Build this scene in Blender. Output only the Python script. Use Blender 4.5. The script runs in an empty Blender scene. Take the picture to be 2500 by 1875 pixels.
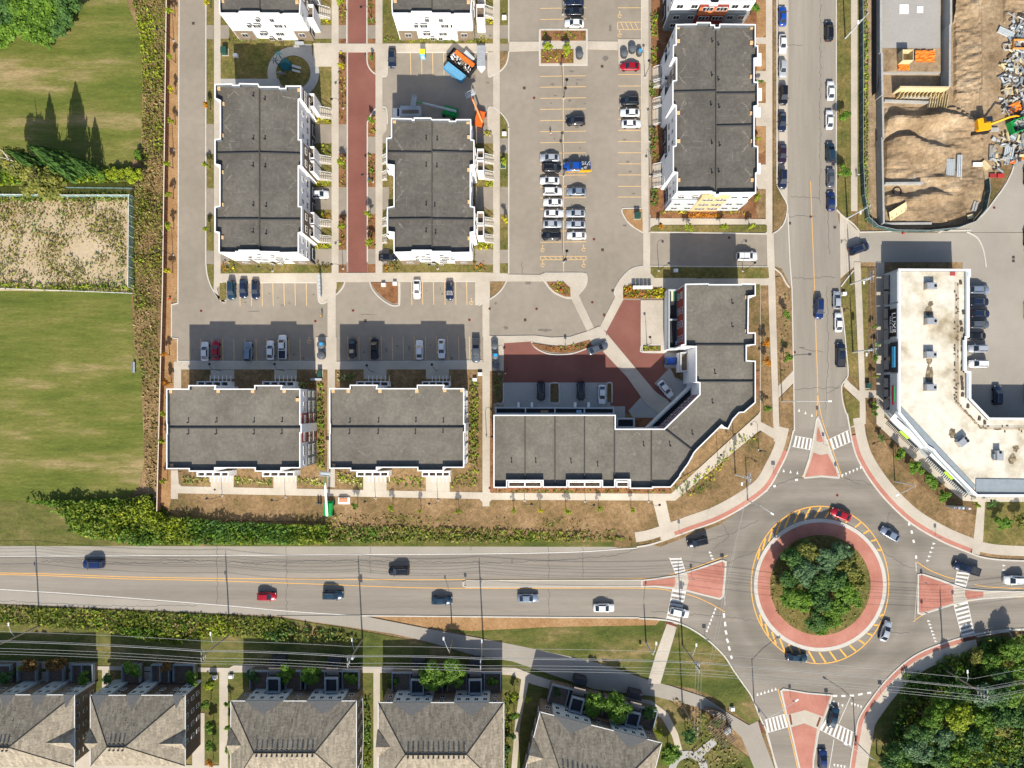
import bpy, bmesh, math, random
import numpy as np
from mathutils import Vector, noise
R = math.radians
random.seed(7); RNG = np.random.default_rng(7)
# ------------------------------------------------------------------ camera, light, exposure
sc = bpy.context.scene
HCAM, NX, NY = 165.0, 1250.0, 985.0      # drone height; the photograph's nadir pixel
SUN_EL, SUN_AZ = 38.5, 177.0             # sun stands in the south, shadows fall north
cam_d = bpy.data.cameras.new('camera'); cam = bpy.data.objects.new('camera', cam_d)
sc.collection.objects.link(cam); sc.camera = cam
cam.location = (0, 0, HCAM); cam_d.sensor_width = 36; cam_d.lens = 36 * HCAM / 250.0
cam_d.shift_y = 4.75 / 250.0; cam_d.clip_end = 3000; cam_d.clip_start = 1
w = bpy.data.worlds.new('World'); sc.world = w; w.use_nodes = True
nt = w.node_tree; sky = nt.nodes.new('ShaderNodeTexSky'); sky.sky_type = 'NISHITA'
sky.sun_disc = False; sky.sun_elevation = R(SUN_EL); sky.sun_rotation = R(SUN_AZ)
sky.air_density = 1.0; sky.dust_density = 1.6
nt.links.new(sky.outputs[0], nt.nodes['Background'].inputs[0]); nt.nodes['Background'].inputs[1].default_value = 0.097
sun_d = bpy.data.lights.new('sun', 'SUN'); sun_d.energy = 4.3; sun_d.angle = R(0.5); sun_d.color = (1, .93, .80)
sun = bpy.data.objects.new('sun', sun_d); sc.collection.objects.link(sun)
_a, _e = R(SUN_AZ), R(SUN_EL)
_to = Vector((math.sin(_a) * math.cos(_e), math.cos(_a) * math.cos(_e), math.sin(_e)))
sun.rotation_euler = _to.to_track_quat('Z', 'Y').to_euler()
sc.view_settings.view_transform = 'Standard'; sc.view_settings.look = 'None'
sc.view_settings.gamma = 1; sc.view_settings.use_curve_mapping = False
sc.view_settings.exposure = 0.66
sc.cycles.max_bounces = 6; sc.cycles.diffuse_bounces = 3

# ------------------------------------------------------------------ helpers
COL = sc.collection
def P(px, py, z=0.0):
    """world x, y of the point at height z seen at this pixel of the photograph"""
    k = (HCAM - z) / HCAM
    return ((px - NX) * .1 * k, (NY - py) * .1 * k)
def PP(pts, z=0.0): return [P(x, y, z) for x, y in pts]

def mat(name, cols, sc_=.2, det=5, rough=.9, bump=0.0, st=(1, 1, 1), fine=(3, .2), metal=0, coat=0, fine2=None, rot=0, spec=.3, pos=None):
    m = bpy.data.materials.new(name); m.use_nodes = True
    n = m.node_tree.nodes; l = m.node_tree.links; b = n['Principled BSDF']
    b.inputs['Roughness'].default_value = rough; b.inputs['Metallic'].default_value = metal
    b.inputs['Specular IOR Level'].default_value = spec
    if coat: b.inputs['Coat Weight'].default_value = coat; b.inputs['Coat Roughness'].default_value = .05
    if len(cols) == 1 and not fine:
        b.inputs['Base Color'].default_value = (*cols[0], 1); return m
    g = n.new('ShaderNodeNewGeometry'); mp = n.new('ShaderNodeMapping'); mp.inputs['Scale'].default_value = st
    mp.inputs['Rotation'].default_value = (0, 0, R(rot)); l.new(g.outputs['Position'], mp.inputs[0])
    out = None
    if len(cols) > 1:
        t = n.new('ShaderNodeTexNoise'); t.inputs['Scale'].default_value = sc_; t.inputs['Detail'].default_value = det
        t.inputs['Roughness'].default_value = .62; l.new(mp.outputs[0], t.inputs[0])
        r = n.new('ShaderNodeValToRGB'); e = r.color_ramp.elements
        k = len(cols)
        for i, c in enumerate(cols):
            p = (.3 + .4 * i / (k - 1)) if pos is None else pos[i]
            if i < 2: e[i].position = p; e[i].color = (*c, 1)
            else: el = e.new(p); el.color = (*c, 1)
        l.new(t.outputs[0], r.inputs[0]); out = r.outputs[0]
    else:
        rg = n.new('ShaderNodeRGB'); rg.outputs[0].default_value = (*cols[0], 1); out = rg.outputs[0]
    for f in (fine, fine2):
        if not f: continue
        t2 = n.new('ShaderNodeTexNoise'); t2.inputs['Scale'].default_value = f[0]; t2.inputs['Detail'].default_value = 3
        l.new(mp.outputs[0], t2.inputs[0])
        mr = n.new('ShaderNodeMapRange'); mr.inputs[1].default_value = .3; mr.inputs[2].default_value = .7
        mr.inputs[3].default_value = 1 - f[1]; mr.inputs[4].default_value = 1 + f[1]; l.new(t2.outputs[0], mr.inputs[0])
        mx = n.new('ShaderNodeVectorMath'); mx.operation = 'SCALE'; l.new(out, mx.inputs[0]); l.new(mr.outputs[0], mx.inputs['Scale'])
        out = mx.outputs[0]
    l.new(out, b.inputs['Base Color'])
    if bump:
        bp = n.new('ShaderNodeBump'); bp.inputs['Strength'].default_value = bump; bp.inputs['Distance'].default_value = .1
        t3 = n.new('ShaderNodeTexNoise'); t3.inputs['Scale'].default_value = 2.5; t3.inputs['Detail'].default_value = 6
        l.new(g.outputs['Position'], t3.inputs[0]); l.new(t3.outputs[0], bp.inputs['Height']); l.new(bp.outputs[0], b.inputs['Normal'])
    return m
def leafmat(name, cols):
    m = bpy.data.materials.new(name); m.use_nodes = True
    n = m.node_tree.nodes; l = m.node_tree.links; b = n['Principled BSDF']; b.inputs['Roughness'].default_value = .6
    b.inputs['Specular IOR Level'].default_value = .25
    g = n.new('ShaderNodeNewGeometry'); r = n.new('ShaderNodeValToRGB'); e = r.color_ramp.elements
    for i, c in enumerate(cols):
        p = i / (len(cols) - 1)
        if i < 2: e[i].position = p; e[i].color = (*c, 1)
        else: el = e.new(p); el.color = (*c, 1)
    t = n.new('ShaderNodeTexNoise'); t.inputs['Scale'].default_value = .55; t.inputs['Detail'].default_value = 3; l.new(g.outputs['Position'], t.inputs[0])
    a = n.new('ShaderNodeMath'); a.operation = 'MULTIPLY_ADD'; a.inputs[1].default_value = .45; l.new(g.outputs['Random Per Island'], a.inputs[0])
    mr = n.new('ShaderNodeMapRange'); mr.inputs[1].default_value = .3; mr.inputs[2].default_value = .7; mr.inputs[4].default_value = .55; l.new(t.outputs[0], mr.inputs[0])
    l.new(mr.outputs[0], a.inputs[2]); l.new(a.outputs[0], r.inputs[0]); l.new(r.outputs[0], b.inputs['Base Color'])
    tr = n.new('ShaderNodeBsdfTranslucent'); l.new(r.outputs[0], tr.inputs[0]); ms = n.new('ShaderNodeMixShader'); ms.inputs[0].default_value = .25
    l.new(b.outputs[0], ms.inputs[1]); l.new(tr.outputs[0], ms.inputs[2]); l.new(ms.outputs[0], n['Material Output'].inputs[0])
    return m

ORG = {}
def tag(o, label=None, cat=None, group=None, kind=None):
    if label: o['label'] = label
    if cat: o['category'] = cat
    if group: o['group'] = group
    if kind: o['kind'] = kind
    return o
def empty(name, loc, label=None, cat=None, group=None, rz=0):
    o = bpy.data.objects.new(name, None); COL.objects.link(o); o.location = loc; o.rotation_euler = (0, 0, rz)
    o.empty_display_size = .5; ORG[o.name] = Vector(loc) if rz == 0 else Vector((0, 0, 0))
    return tag(o, label, cat, group)
class MB:
    def __init__(s): s.v = []; s.f = []; s.m = []; s.k = 0
    def face(s, pts, k=None):
        i = len(s.v); s.v += [tuple(p) for p in pts]; s.f.append(tuple(range(i, i + len(pts)))); s.m.append(s.k if k is None else k)
    def prism(s, pts, z0, z1, top=True, bottom=False):
        """pts = world xy polygon"""
        a = sum(pts[i][0] * pts[(i + 1) % len(pts)][1] - pts[(i + 1) % len(pts)][0] * pts[i][1] for i in range(len(pts)))
        if a < 0: pts = pts[::-1]
        i = len(s.v); n = len(pts)
        zt = z1 if hasattr(z1, '__len__') else [z1] * n
        s.v += [(x, y, z0) for x, y in pts] + [(p[0], p[1], z) for p, z in zip(pts, zt)]
        for j in range(n):
            q = (j + 1) % n; s.f.append((i + j, i + q, i + n + q, i + n + j)); s.m.append(s.k)
        if top: s.f.append(tuple(range(i + n, i + 2 * n))); s.m.append(s.k)
        if bottom: s.f.append(tuple(range(i + n - 1, i - 1, -1))); s.m.append(s.k)
        return s
    def box(s, c, d, rz=0, rx=0, ry=0):
        """centre and full size"""
        hx, hy, hz = d[0] / 2, d[1] / 2, d[2] / 2
        from mathutils import Euler
        e = Euler((rx, ry, rz)).to_matrix(); i = len(s.v)
        for x, y, z in ((-1,-1,-1),(1,-1,-1),(1,1,-1),(-1,1,-1),(-1,-1,1),(1,-1,1),(1,1,1),(-1,1,1)):
            p = e @ Vector((x * hx, y * hy, z * hz)); s.v.append((c[0] + p.x, c[1] + p.y, c[2] + p.z))
        for f in ((3,2,1,0),(4,5,6,7),(0,1,5,4),(1,2,6,5),(2,3,7,6),(3,0,4,7)): s.f.append(tuple(i + a for a in f)); s.m.append(s.k)
        return s
    def tube(s, pts, r, n=6, cap=True):
        """pts 3D polyline, r number or list"""
        rs = r if hasattr(r, '__len__') else [r] * len(pts); i = len(s.v); pts = [Vector(p) for p in pts]
        for j, p in enumerate(pts):
            d = (pts[min(j + 1, len(pts) - 1)] - pts[max(j - 1, 0)]).normalized()
            u = d.orthogonal().normalized() if abs(d.z) < .99 else Vector((1, 0, 0)); v_ = d.cross(u)
            if abs(d.z) < .99: u = Vector((0, 0, 1)).cross(d).normalized(); v_ = d.cross(u)
            for k in range(n):
                a = 2 * math.pi * k / n; q = p + (u * math.cos(a) + v_ * math.sin(a)) * rs[j]; s.v.append(tuple(q))
        for j in range(len(pts) - 1):
            for k in range(n):
                a, b = i + j * n + k, i + j * n + (k + 1) % n; s.f.append((a, b, b + n, a + n)); s.m.append(s.k)
        if cap:
            s.f.append(tuple(i + k for k in reversed(range(n)))); s.m.append(s.k)
            s.f.append(tuple(i + (len(pts) - 1) * n + k for k in range(n))); s.m.append(s.k)
        return s
    def cyl(s, c, r, z0, z1, n=12, r1=None): return s.tube([(c[0], c[1], z0), (c[0], c[1], z1)], [r, r if r1 is None else r1], n)
    def strip(s, pts, o0, o1, z0, z1, closed=False):
        """curb or band along a world xy polyline, between two offsets to its left"""
        A = offset(pts, o0, closed); B = offset(pts, o1, closed); n = len(pts)
        for j in range(n if closed else n - 1):
            q = (j + 1) % n
            quad = [A[j], A[q], B[q], B[j]]
            s.prism(quad, z0, z1)
        return s
    def mesh(s, name, mats=None):
        me = bpy.data.meshes.new(name); me.from_pydata(s.v, [], s.f); me.update()
        for mm in (mats or []): me.materials.append(mm)
        if any(s.m): me.polygons.foreach_set('material_index', s.m)
        return me
    def build(s, name, mats, parent=None, kind=None, label=None, cat=None, group=None, local=False, smooth=False):
        if not isinstance(mats, (list, tuple)): mats = [mats]
        if parent is not None and not local:
            o = ORG[parent.name]; s.v = [(x - o[0], y - o[1], z - o[2]) for x, y, z in s.v]
        me = s.mesh(name, mats)
        if smooth: me.polygons.foreach_set('use_smooth', [True] * len(me.polygons))
        ob = bpy.data.objects.new(name, me); COL.objects.link(ob)
        if parent is not None: ob.parent = parent; ORG[ob.name] = ORG[parent.name]
        else: ORG[ob.name] = Vector((0, 0, 0))
        return tag(ob, label, cat, group, kind)
def offset(pts, d, closed=False):
    n = len(pts); out = []
    for j in range(n):
        a = pts[(j - 1) % n] if (closed or j > 0) else None; b = pts[j]; c = pts[(j + 1) % n] if (closed or j < n - 1) else None
        ns = []
        for p, q in ((a, b), (b, c)):
            if p is None or q is None: continue
            dx, dy = q[0] - p[0], q[1] - p[1]; L = math.hypot(dx, dy) or 1; ns.append((-dy / L, dx / L))
        if len(ns) == 2:
            mx, my = ns[0][0] + ns[1][0], ns[0][1] + ns[1][1]; q = (mx * mx + my * my) / 2 or 1
            k = min(2 / (mx * mx + my * my) if (mx * mx + my * my) > .3 else 3, 3); out.append((b[0] + mx * k * d, b[1] + my * k * d))
        else: out.append((b[0] + ns[0][0] * d, b[1] + ns[0][1] * d))
    return out
def smooth(pts, k=5, closed=False):
    n = len(pts); out = []
    for j in range(n if closed else n - 1):
        p0 = pts[(j - 1) % n] if (closed or j > 0) else pts[j]; p1 = pts[j]; p2 = pts[(j + 1) % n]
        p3 = pts[(j + 2) % n] if (closed or j < n - 2) else p2
        for i in range(k):
            t = i / k; t2, t3 = t * t, t * t * t
            out.append(tuple(.5 * (2 * p1[a] + (p2[a] - p0[a]) * t + (2 * p0[a] - 5 * p1[a] + 4 * p2[a] - p3[a]) * t2 + (3 * p1[a] - p0[a] - 3 * p2[a] + p3[a]) * t3) for a in (0, 1)))
    if not closed: out.append(tuple(pts[-1]))
    return out
def copy_tree(o, parent=None):
    c = o.copy(); COL.objects.link(c); c.parent = parent
    for ch in list(KIDS[o.name]) if o.name in KIDS else list(o.children):
        copy_tree(ch, c)
    return c
KIDS = {}
def quadcloud(name, C, N, S, mats, asp=1.0, mi=None, lift=None):
    """leaf-sized quads at centres C with normals N, sizes S"""
    n = len(C); N = N / (np.linalg.norm(N, axis=1, keepdims=True) + 1e-9)
    rnd = RNG.normal(size=(n, 3)); U = np.cross(N, rnd); U /= np.linalg.norm(U, axis=1, keepdims=True) + 1e-9; V = np.cross(N, U)
    S = np.asarray(S).reshape(-1, 1) * np.ones((n, 1)); a = U * S * .5; b = V * S * .5 * asp
    v = np.stack([C - a - b * .3, C + b * -.9 + a * .2, C + a + b * .25, C + b * .9 - a * .15], 1).reshape(-1, 3)
    me = bpy.data.meshes.new(name); me.vertices.add(4 * n); me.vertices.foreach_set('co', v.ravel().astype(np.float32))
    me.loops.add(4 * n); me.loops.foreach_set('vertex_index', np.arange(4 * n, dtype=np.int32))
    me.polygons.add(n); me.polygons.foreach_set('loop_start', np.arange(0, 4 * n, 4, dtype=np.int32))
    for mm in mats: me.materials.append(mm)
    if mi is not None: me.polygons.foreach_set('material_index', np.asarray(mi, dtype=np.int32))
    me.update(calc_edges=True); return me
def inpoly(x, y, poly):
    c = np.zeros(len(x), bool); n = len(poly)
    for i in range(n):
        x1, y1 = poly[i]; x2, y2 = poly[(i + 1) % n]
        if y1 == y2: continue
        t = ((y1 > y) != (y2 > y)) & (x < (x2 - x1) * (y - y1) / (y2 - y1) + x1); c ^= t
    return c
def scatter(poly, dens):
    """random points in a world polygon"""
    xs = [p[0] for p in poly]; ys = [p[1] for p in poly]; A = (max(xs) - min(xs)) * (max(ys) - min(ys)); n = int(A * dens)
    x = RNG.uniform(min(xs), max(xs), n); y = RNG.uniform(min(ys), max(ys), n); k = inpoly(x, y, poly); return x[k], y[k]
# ------------------------------------------------------------------ materials
def g(v, t=(1, .96, .9)): return (v * t[0], v * t[1], v * t[2])
T = dict(
 asphalt=mat('asphalt', [g(.225, (1,.87,.70)), g(.265, (1,.87,.71)), g(.305, (1,.87,.72))], .05, 6, .85, .02, fine=(5, .07), fine2=(.6, .06)),
 road=mat('road_asphalt', [g(.185, (1,.89,.75)), g(.24, (1,.89,.75)), g(.30, (1,.89,.76))], .075, 7, .85, .02, st=(.12, 2.6, 1), fine=(5, .07), fine2=(1.4, .06)),
 roadv=mat('street_asphalt', [g(.225, (1,.90,.76)), g(.26, (1,.90,.76)), g(.30, (1,.90,.76))], .06, 6, .85, .02, st=(3, .25, 1), fine=(5, .07), fine2=(.4, .05)),
 lightroad=mat('pale_road', [g(.28, (1,.91,.78)), g(.31, (1,.91,.78)), g(.345, (1,.91,.79))], .08, 6, .85, 0, fine=(4, .05)),
 concrete=mat('concrete', [g(.39, (1,.89,.73)), g(.45, (1,.89,.74)), g(.50, (1,.9,.75))], .15, 5, .85, 0, fine=(3, .06)),
 curb=mat('kerb_concrete', [g(.47, (1,.95,.85)), g(.55, (1,.95,.86))], .4, 4, .85, 0, fine=(3, .06)),
 redpave=mat('red_asphalt', [(.165,.062,.048), (.20,.08,.062), (.235,.10,.078)], .08, 6, .85, 0, fine=(4, .06)),
 redconc=mat('red_concrete', [(.34,.135,.10), (.41,.175,.13), (.47,.22,.17)], .15, 5, .85, 0, fine=(3, .07)),
 lawn=mat('lawn', [(.062,.085,.012), (.10,.122,.019), (.145,.147,.034), (.30,.225,.11)], .075, 11, .95, .15, st=(.4, 2.2, 1), fine=(2.5, .22), fine2=(.7, .15), pos=[.3, .43, .54, .66]),
 lawn2=mat('meadow_grass', [(.045,.065,.011), (.08,.095,.018), (.13,.12,.035), (.27,.185,.09)], .10, 10, .95, .15, st=(.7, 1.4, 1), fine=(2.5, .25), fine2=(.7, .18), pos=[.3, .44, .56, .68]),
 lawnv=mat('verge_grass', [(.075,.09,.018), (.14,.12,.035), (.22,.16,.06)], .15, 8, .95, .15, fine=(2.5, .3), fine2=(.9, .2)),
 dry=mat('dry_grass', [(.06,.065,.018), (.165,.11,.048), (.225,.145,.072), (.29,.195,.105)], .13, 9, .95, .2, fine=(2.5, .28), fine2=(.9, .2), pos=[.28,.42,.56,.7]),
 soil=mat('dry_soil', [(.24,.135,.055), (.32,.185,.085), (.38,.24,.12)], .2, 8, .95, .2, fine=(2.5, .2), fine2=(8, .1)),
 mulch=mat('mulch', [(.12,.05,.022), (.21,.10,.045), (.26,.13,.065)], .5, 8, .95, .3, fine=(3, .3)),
 darkmulch=mat('dark_mulch', [(.10,.065,.03), (.17,.11,.05)], .5, 8, .95, .3, fine=(3, .3)),  # a darker, less red mulch colour
 sand=mat('pale_sand', [(.34,.26,.15), (.43,.34,.225), (.48,.39,.27)], .12, 8, .95, .2, fine=(1.5, .12)),
 dirt=mat('excavated_dirt', [(.15,.10,.055), (.26,.185,.11), (.33,.24,.15), (.42,.33,.22)], .14, 10, .95, .5, fine=(1.2, .2), fine2=(4, .15)),
 plaza=mat('pale_plaza', [g(.33, (1,.98,.93)), g(.38, (1,.98,.94))], .2, 5, .85, 0, fine=(2, .05)),
 white=mat('white_paint', [g(.8,(1,1,1))], fine=(2, .05), rough=.6), line=mat('white_marking', [g(.66,(1,.98,.94))], fine=(3, .14), rough=.7),
 yellow=mat('yellow_marking', [(.78,.40,.07)], fine=(3, .15), rough=.7), tan=mat('faded_yellow_marking', [(.70,.46,.20)], fine=(3, .14), rough=.7),
 crack=mat('sealed_crack', [g(.07,(1,1,1))], fine=None, rough=.6), joint=mat('slab_joint', [g(.26,(1,.93,.82))], fine=None),
 tyremark=mat('tyre_wear', [g(.15,(1,.95,.9))], fine=(2, .1)),
)
BR = 0
def ring_wear(m, c, ramp):   # polished wheel tracks circling the roundabout
    n = m.node_tree.nodes; l = m.node_tree.links; b = n['Principled BSDF']; src = b.inputs['Base Color'].links[0].from_socket
    gp = n.new('ShaderNodeNewGeometry'); d = n.new('ShaderNodeVectorMath'); d.operation = 'DISTANCE'; d.inputs[1].default_value = (*c, 0); l.new(gp.outputs['Position'], d.inputs[0])
    nz = n.new('ShaderNodeTexNoise'); nz.inputs['Scale'].default_value = .25; nz.inputs['Detail'].default_value = 5; l.new(gp.outputs['Position'], nz.inputs[0]); ad = n.new('ShaderNodeMath'); ad.operation = 'MULTIPLY_ADD'; ad.inputs[1].default_value = 5; l.new(nz.outputs[0], ad.inputs[0]); l.new(d.outputs['Value'], ad.inputs[2])
    dv = n.new('ShaderNodeMath'); dv.operation = 'DIVIDE'; dv.inputs[1].default_value = 45; l.new(ad.outputs[0], dv.inputs[0]); r = n.new('ShaderNodeValToRGB'); e = r.color_ramp.elements
    for i, (p, v) in enumerate(ramp):
        if i < 2: e[i].position = p / 45; e[i].color = (v, v, v, 1)
        else: q = e.new(p / 45); q.color = (v, v, v, 1)
    l.new(dv.outputs[0], r.inputs[0]); mx = n.new('ShaderNodeVectorMath'); mx.operation = 'MULTIPLY'; l.new(src, mx.inputs[0]); l.new(r.outputs[0], mx.inputs[1]); l.new(mx.outputs[0], b.inputs['Base Color'])
ring_wear(T['road'], P(2002, 1428), [(17, 1.0), (22.5, .78), (25, .95), (28, .80), (33, 1.0), (44, 1.0)])
def slab(name, pts, z, m, z0=-.3, sm=0, parent=None, closed=True):
    w_ = PP(pts)
    if sm: w_ = smooth(w_, sm, closed=True)
    global BR; BR += 1; z += (BR % 37) * .0007 if z > .05 else 0
    return MB().prism(w_, z0, z).build(name, T[m] if isinstance(m, str) else m, parent, kind=None if parent else 'structure')
# base sheet
MB().prism([(-900, -900), (900, -900), (900, 900), (-900, 900)], -1.0, -.06).build('ground', T['dry'], kind='structure')
def rect(x0, y0, x1, y1): return [(x0, y0), (x1, y0), (x1, y1), (x0, y1)]

# ---- west fields
slab('sports_lawn', [(-600,-500),(330,-500),(312,0),(345,105),(350,250),(342,360),(322,395),(322,745),(325,840),(345,900),(352,1130),(340,1185),(300,1235),(150,1300),(-600,1310)], .0, 'lawn')
slab('rough_verge', [(300,-500),(417,-500),(417,0),(407,750),(393,1225),(345,1225),(352,1130),(345,900),(322,745),(318,470),(345,360),(350,105),(308,0)], .03, 'dry')
slab('sand_yard', [(-600,486),(314,476),(312,716),(250,712),(-600,705)], .04, 'sand')
slab('roadside_bank', [(-600,1215),(30,1222),(170,1235),(380,1225),(440,1270),(1500,1322),(1500,1335),(-600,1332)], .02, 'lawn2')
slab('fence_soil_strip', [(417,-500),(438,-500),(438,0),(434,700),(419,740),(419,826),(434,830),(434,1180),(418,1215),(412,1248),(393,1225),(407,750),(417,0)], .10, 'soil')
# ---- estate asphalt base
slab('estate_road', [(437,-500),(1500,-500),(1663,-60),(1663,70),(1590,150),(1590,560),(1874,570),(1874,650),(1590,652),(1663,700),(1663,950),(1500,1020),(1205,1010),(1205,900),(434,885),(434,826),(419,826),(419,745),(436,735)], .0, 'asphalt')
# ---- soil lot south of the houses and its walk
slab('south_soil', [(408,1150),(1240,1180),(1640,1180),(1900,1030),(1930,1060),(1905,1145),(1850,1215),(1758,1280),(1610,1335),(1568,1322),(1400,1322),(900,1275),(440,1268),(412,1248)], .08, 'dry')
blocks = [ # lawn pads under the housing columns
 (539,-500,810,668,'lawnv'), (934,-500,1204,128,'lawnv'), (934,334,1204,668,'lawnv'), (1590,-500,1869,533,'mulch'),
 (443,902,800,1190,'dry'), (818,902,1180,1200,'dry'), (1196,1020,1640,1206,'mulch'), (1700,905,1856,960,'mulch'), (1587,650,1878,720,'lawnv')]
for x0, y0, x1, y1, m in blocks: slab('garden_bed', rect(x0, y0, x1, y1), .10, m)
# ---- concrete walks
Wk = [
 rect(523,-500,539,668), rect(810,-500,827,668), rect(917,-500,934,668), rect(1204,-500,1220,668),
 rect(827,107,917,128), [(934,107),(1204,107),(1220,108),(1220,126),(934,128)],
 [(523,668),(1175,665),(1240,668),(1240,687),(1165,687),(1167,745),(1160,745),(1160,687),(976,688),(976,745),(972,745),(972,688),(775,689),(545,690),(530,703),(537,735),(550,737),(553,727),(553,739),(545,740),(522,712)],
 [(775,688),(822,688),(822,704),(803,727),(790,741),(782,740),(775,728)], [(1165,686),(1196,686),(1196,728),(1175,742),(1167,742)],
 rect(800,688,820,823), rect(1178,728,1195,822), [(771,823),(822,823),(822,885),(771,885)], [(1180,820),(1230,820),(1230,905),(1180,905)],
 rect(428,883,1182,902), [(425,883),(443,883),(443,948),(425,948)], [(800,902),(818,902),(818,1190),(800,1188)], [(1178,900),(1196,900),(1196,1205),(1178,1205)],
 [(418,1148),(435,1148),(437,1180),(444,1187),(1180,1202),(1186,1196),(1200,1203),(1638,1205),(1850,1012),(1858,1000),(1888,1008),(1890,1072),(1855,1050),(1648,1222),(1200,1220),(1195,1226),(1195,1236),(1178,1236),(1178,1226),(1170,1218),(435,1204),(435,1218),(418,1218)],
 [(515,1155),(571,1155),(571,1200),(515,1195)], [(668,1155),(725,1155),(725,1205),(668,1200)], [(887,1160),(944,1160),(944,1210),(887,1208)], [(1040,1160),(1098,1160),(1098,1215),(1040,1213)],
 [(1593,1221),(1625,1221),(1639,1284),(1613,1320),(1611,1293)], [(1639,1284),(1610,1294),(1617,1322),(1650,1310)],
 [(515,903),(572,903),(572,925),(515,925)], [(670,903),(725,903),(725,925),(670,925)], [(888,902),(944,902),(944,925),(888,925)], [(1040,902),(1096,902),(1096,925),(1040,925)],
 [(1243,102),(1317,102),(1317,124),(1243,126)], [(1433,101),(1508,102),(1508,122),(1433,120)], [(1317,72),(1433,72),(1433,159),(1317,159)],
 [(1240,670),(1325,671),(1325,687),(1240,687)],
 [(1394,728),(1412,718),(1450,800),(1433,808)], [(1503,722),(1521,733),(1481,808),(1464,799)],
 [(1482,815),(1475,840),(1576,985),(1606,1008),(1620,1005),(1640,990),(1628,975),(1600,957)],
 rect(1566,-500,1583,567), rect(1570,567,1587,652), [(1508,96),(1566,96),(1566,155),(1510,155)],
 [(1587,533),(1870,535),(1870,548),(1600,549),(1587,556)], [(1587,680),(1875,680),(1875,694),(1587,694)], rect(1855,690,1878,1010),
 rect(1869,-500,1885,570), [(1871,570),(1888,570),(1891,652),(1873,652)], [(1873,652),(1891,652),(1898,900),(1903,1080),(1889,1078),(1882,900),(1876,740)],
 rect(2077,-500,2093,515), [(2084,640),(2100,640),(2105,750),(2112,960),(2113,1035),(2072,1045),(2098,1030),(2098,960),(2089,750)], rect(2139,640,2158,1030), [(2110,953),(2140,953),(2140,971),(2110,971)],
 [(2064,922),(2075,935),(2098,955),(2098,980),(2059,942)], [(1936,905),(1937,935),(1900,972),(1900,942)],
 [(2139,1020),(2160,1020),(2370,1212),(2500,1210),(2600,1210),(2600,1225),(2404,1225),(2399,1320),(2390,1355),(2372,1350),(2386,1225),(2350,1222),(2245,1135),(2139,1035)],
]
for k, p in enumerate(Wk): slab('pavement', p, .12 + .004 * (k % 3), 'concrete')
def ring(name, c, r0, r1, z, m, n=64, a0=0, a1=360, rx=1, ry=1, z0=-.2):
    if r0 == 0:
        cx, cy = P(*c); return MB().prism([(cx + r1 * math.cos(R(i * 360 / n)), cy + r1 * math.sin(R(i * 360 / n))) for i in range(n)], z0, z).build(name, T[m], kind='structure')
    b = MB(); pts = [(math.cos(R(a0 + (a1 - a0) * i / n)), math.sin(R(a0 + (a1 - a0) * i / n))) for i in range(n + 1)]
    cx, cy = P(*c)
    for i in range(n):
        p, q = pts[i], pts[i + 1]
        b.prism([(cx + p[0] * r0 * rx, cy + p[1] * r0 * ry), (cx + q[0] * r0 * rx, cy + q[1] * r0 * ry), (cx + q[0] * r1 * rx, cy + q[1] * r1 * ry), (cx + p[0] * r1 * rx, cy + p[1] * r1 * ry)], z0, z)
    return b.build(name, T[m], kind='structure')
# playground
slab('playground_lawn', rect(566,100,700,193), .115, 'lawnv'); slab('plaza', [(765,106),(810,106),(810,163),(765,163)], .13, 'concrete')
slab('playground_path', [(539,193),(680,193),(690,215),(539,215)], .13, 'plaza'); slab('playground_path', [(706,121),(722,109),(761,109),(765,160),(740,140)], .134, 'plaza')
ring('playground_path', (716.5,178), 4.2, 6.3, .138, 'plaza'); ring('play_surface', (716.5,178), 0, 4.2, .10, 'darkmulch')
# driveways, verge strips
for x0, x1, m, segs in ((505,522,'lawnv', ((-500,62,0),(62,96,1),(96,303,0),(303,376,1),(376,460,0),(460,524,1),(524,612,0),(612,645,1),(645,668,0))),
        (827,846,'mulch', ((-500,62,0),(62,95,1),(95,107,0),(128,304,0),(304,375,1),(375,457,0),(457,524,1),(524,610,0),(610,646,1),(646,668,0))),
        (898,917,'mulch', ((-500,62,0),(62,95,1),(95,107,0),(282,334,0),(334,375,1),(375,457,0),(457,523,1),(523,608,0),(608,645,1),(645,666,0))),
        (1221,1240,'lawnv', ((-500,62,0),(62,95,1),(95,107,0),(338,374,1),(374,457,0),(457,524,1),(524,610,0),(610,643,1),(643,668,0)))):
    for a, b_, d in segs:
        if d: slab('driveway_apron', rect(x0, a, x1, b_), .09, 'asphalt')
        else: slab('verge', rect(x0, a, x1, b_), .10, m)
for x0, x1 in ((750,810),(1160,1204),(539,560),(934,950)):
    for a, b_ in ((62,95),(304,350),(457,512),(608,646)):
        if x0 == 934 and b_ < 300: continue
        slab('driveway', rect(x0, a, x1, b_), .128, 'asphalt')
slab('verge', [(505,668),(522,668),(522,705),(516,695),(508,680)], .10, 'lawnv')
slab('verge', [(537,692),(552,690),(552,728),(548,733),(537,732)], .14, 'lawnv')
slab('verge', [(822,690),(840,689),(832,700),(821,716)], .10, 'lawnv')
slab('verge', [(1197,688),(1236,686),(1226,702),(1212,716),(1196,727)], .10, 'dry')
slab('planting_island', [(905,690),(972,690),(972,740),(958,741),(940,730),(920,712)], .14, 'mulch')
slab('verge', [(898,128),(916,128),(916,176),(904,170),(899,155)], .10, 'mulch'); slab('island', [(917,128),(934,128),(946,128),(946,182),(936,186),(917,176)], .13, 'concrete')
slab('island', [(917,268),(930,263),(944,270),(944,318),(934,332),(917,332)], .13, 'concrete')
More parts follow.
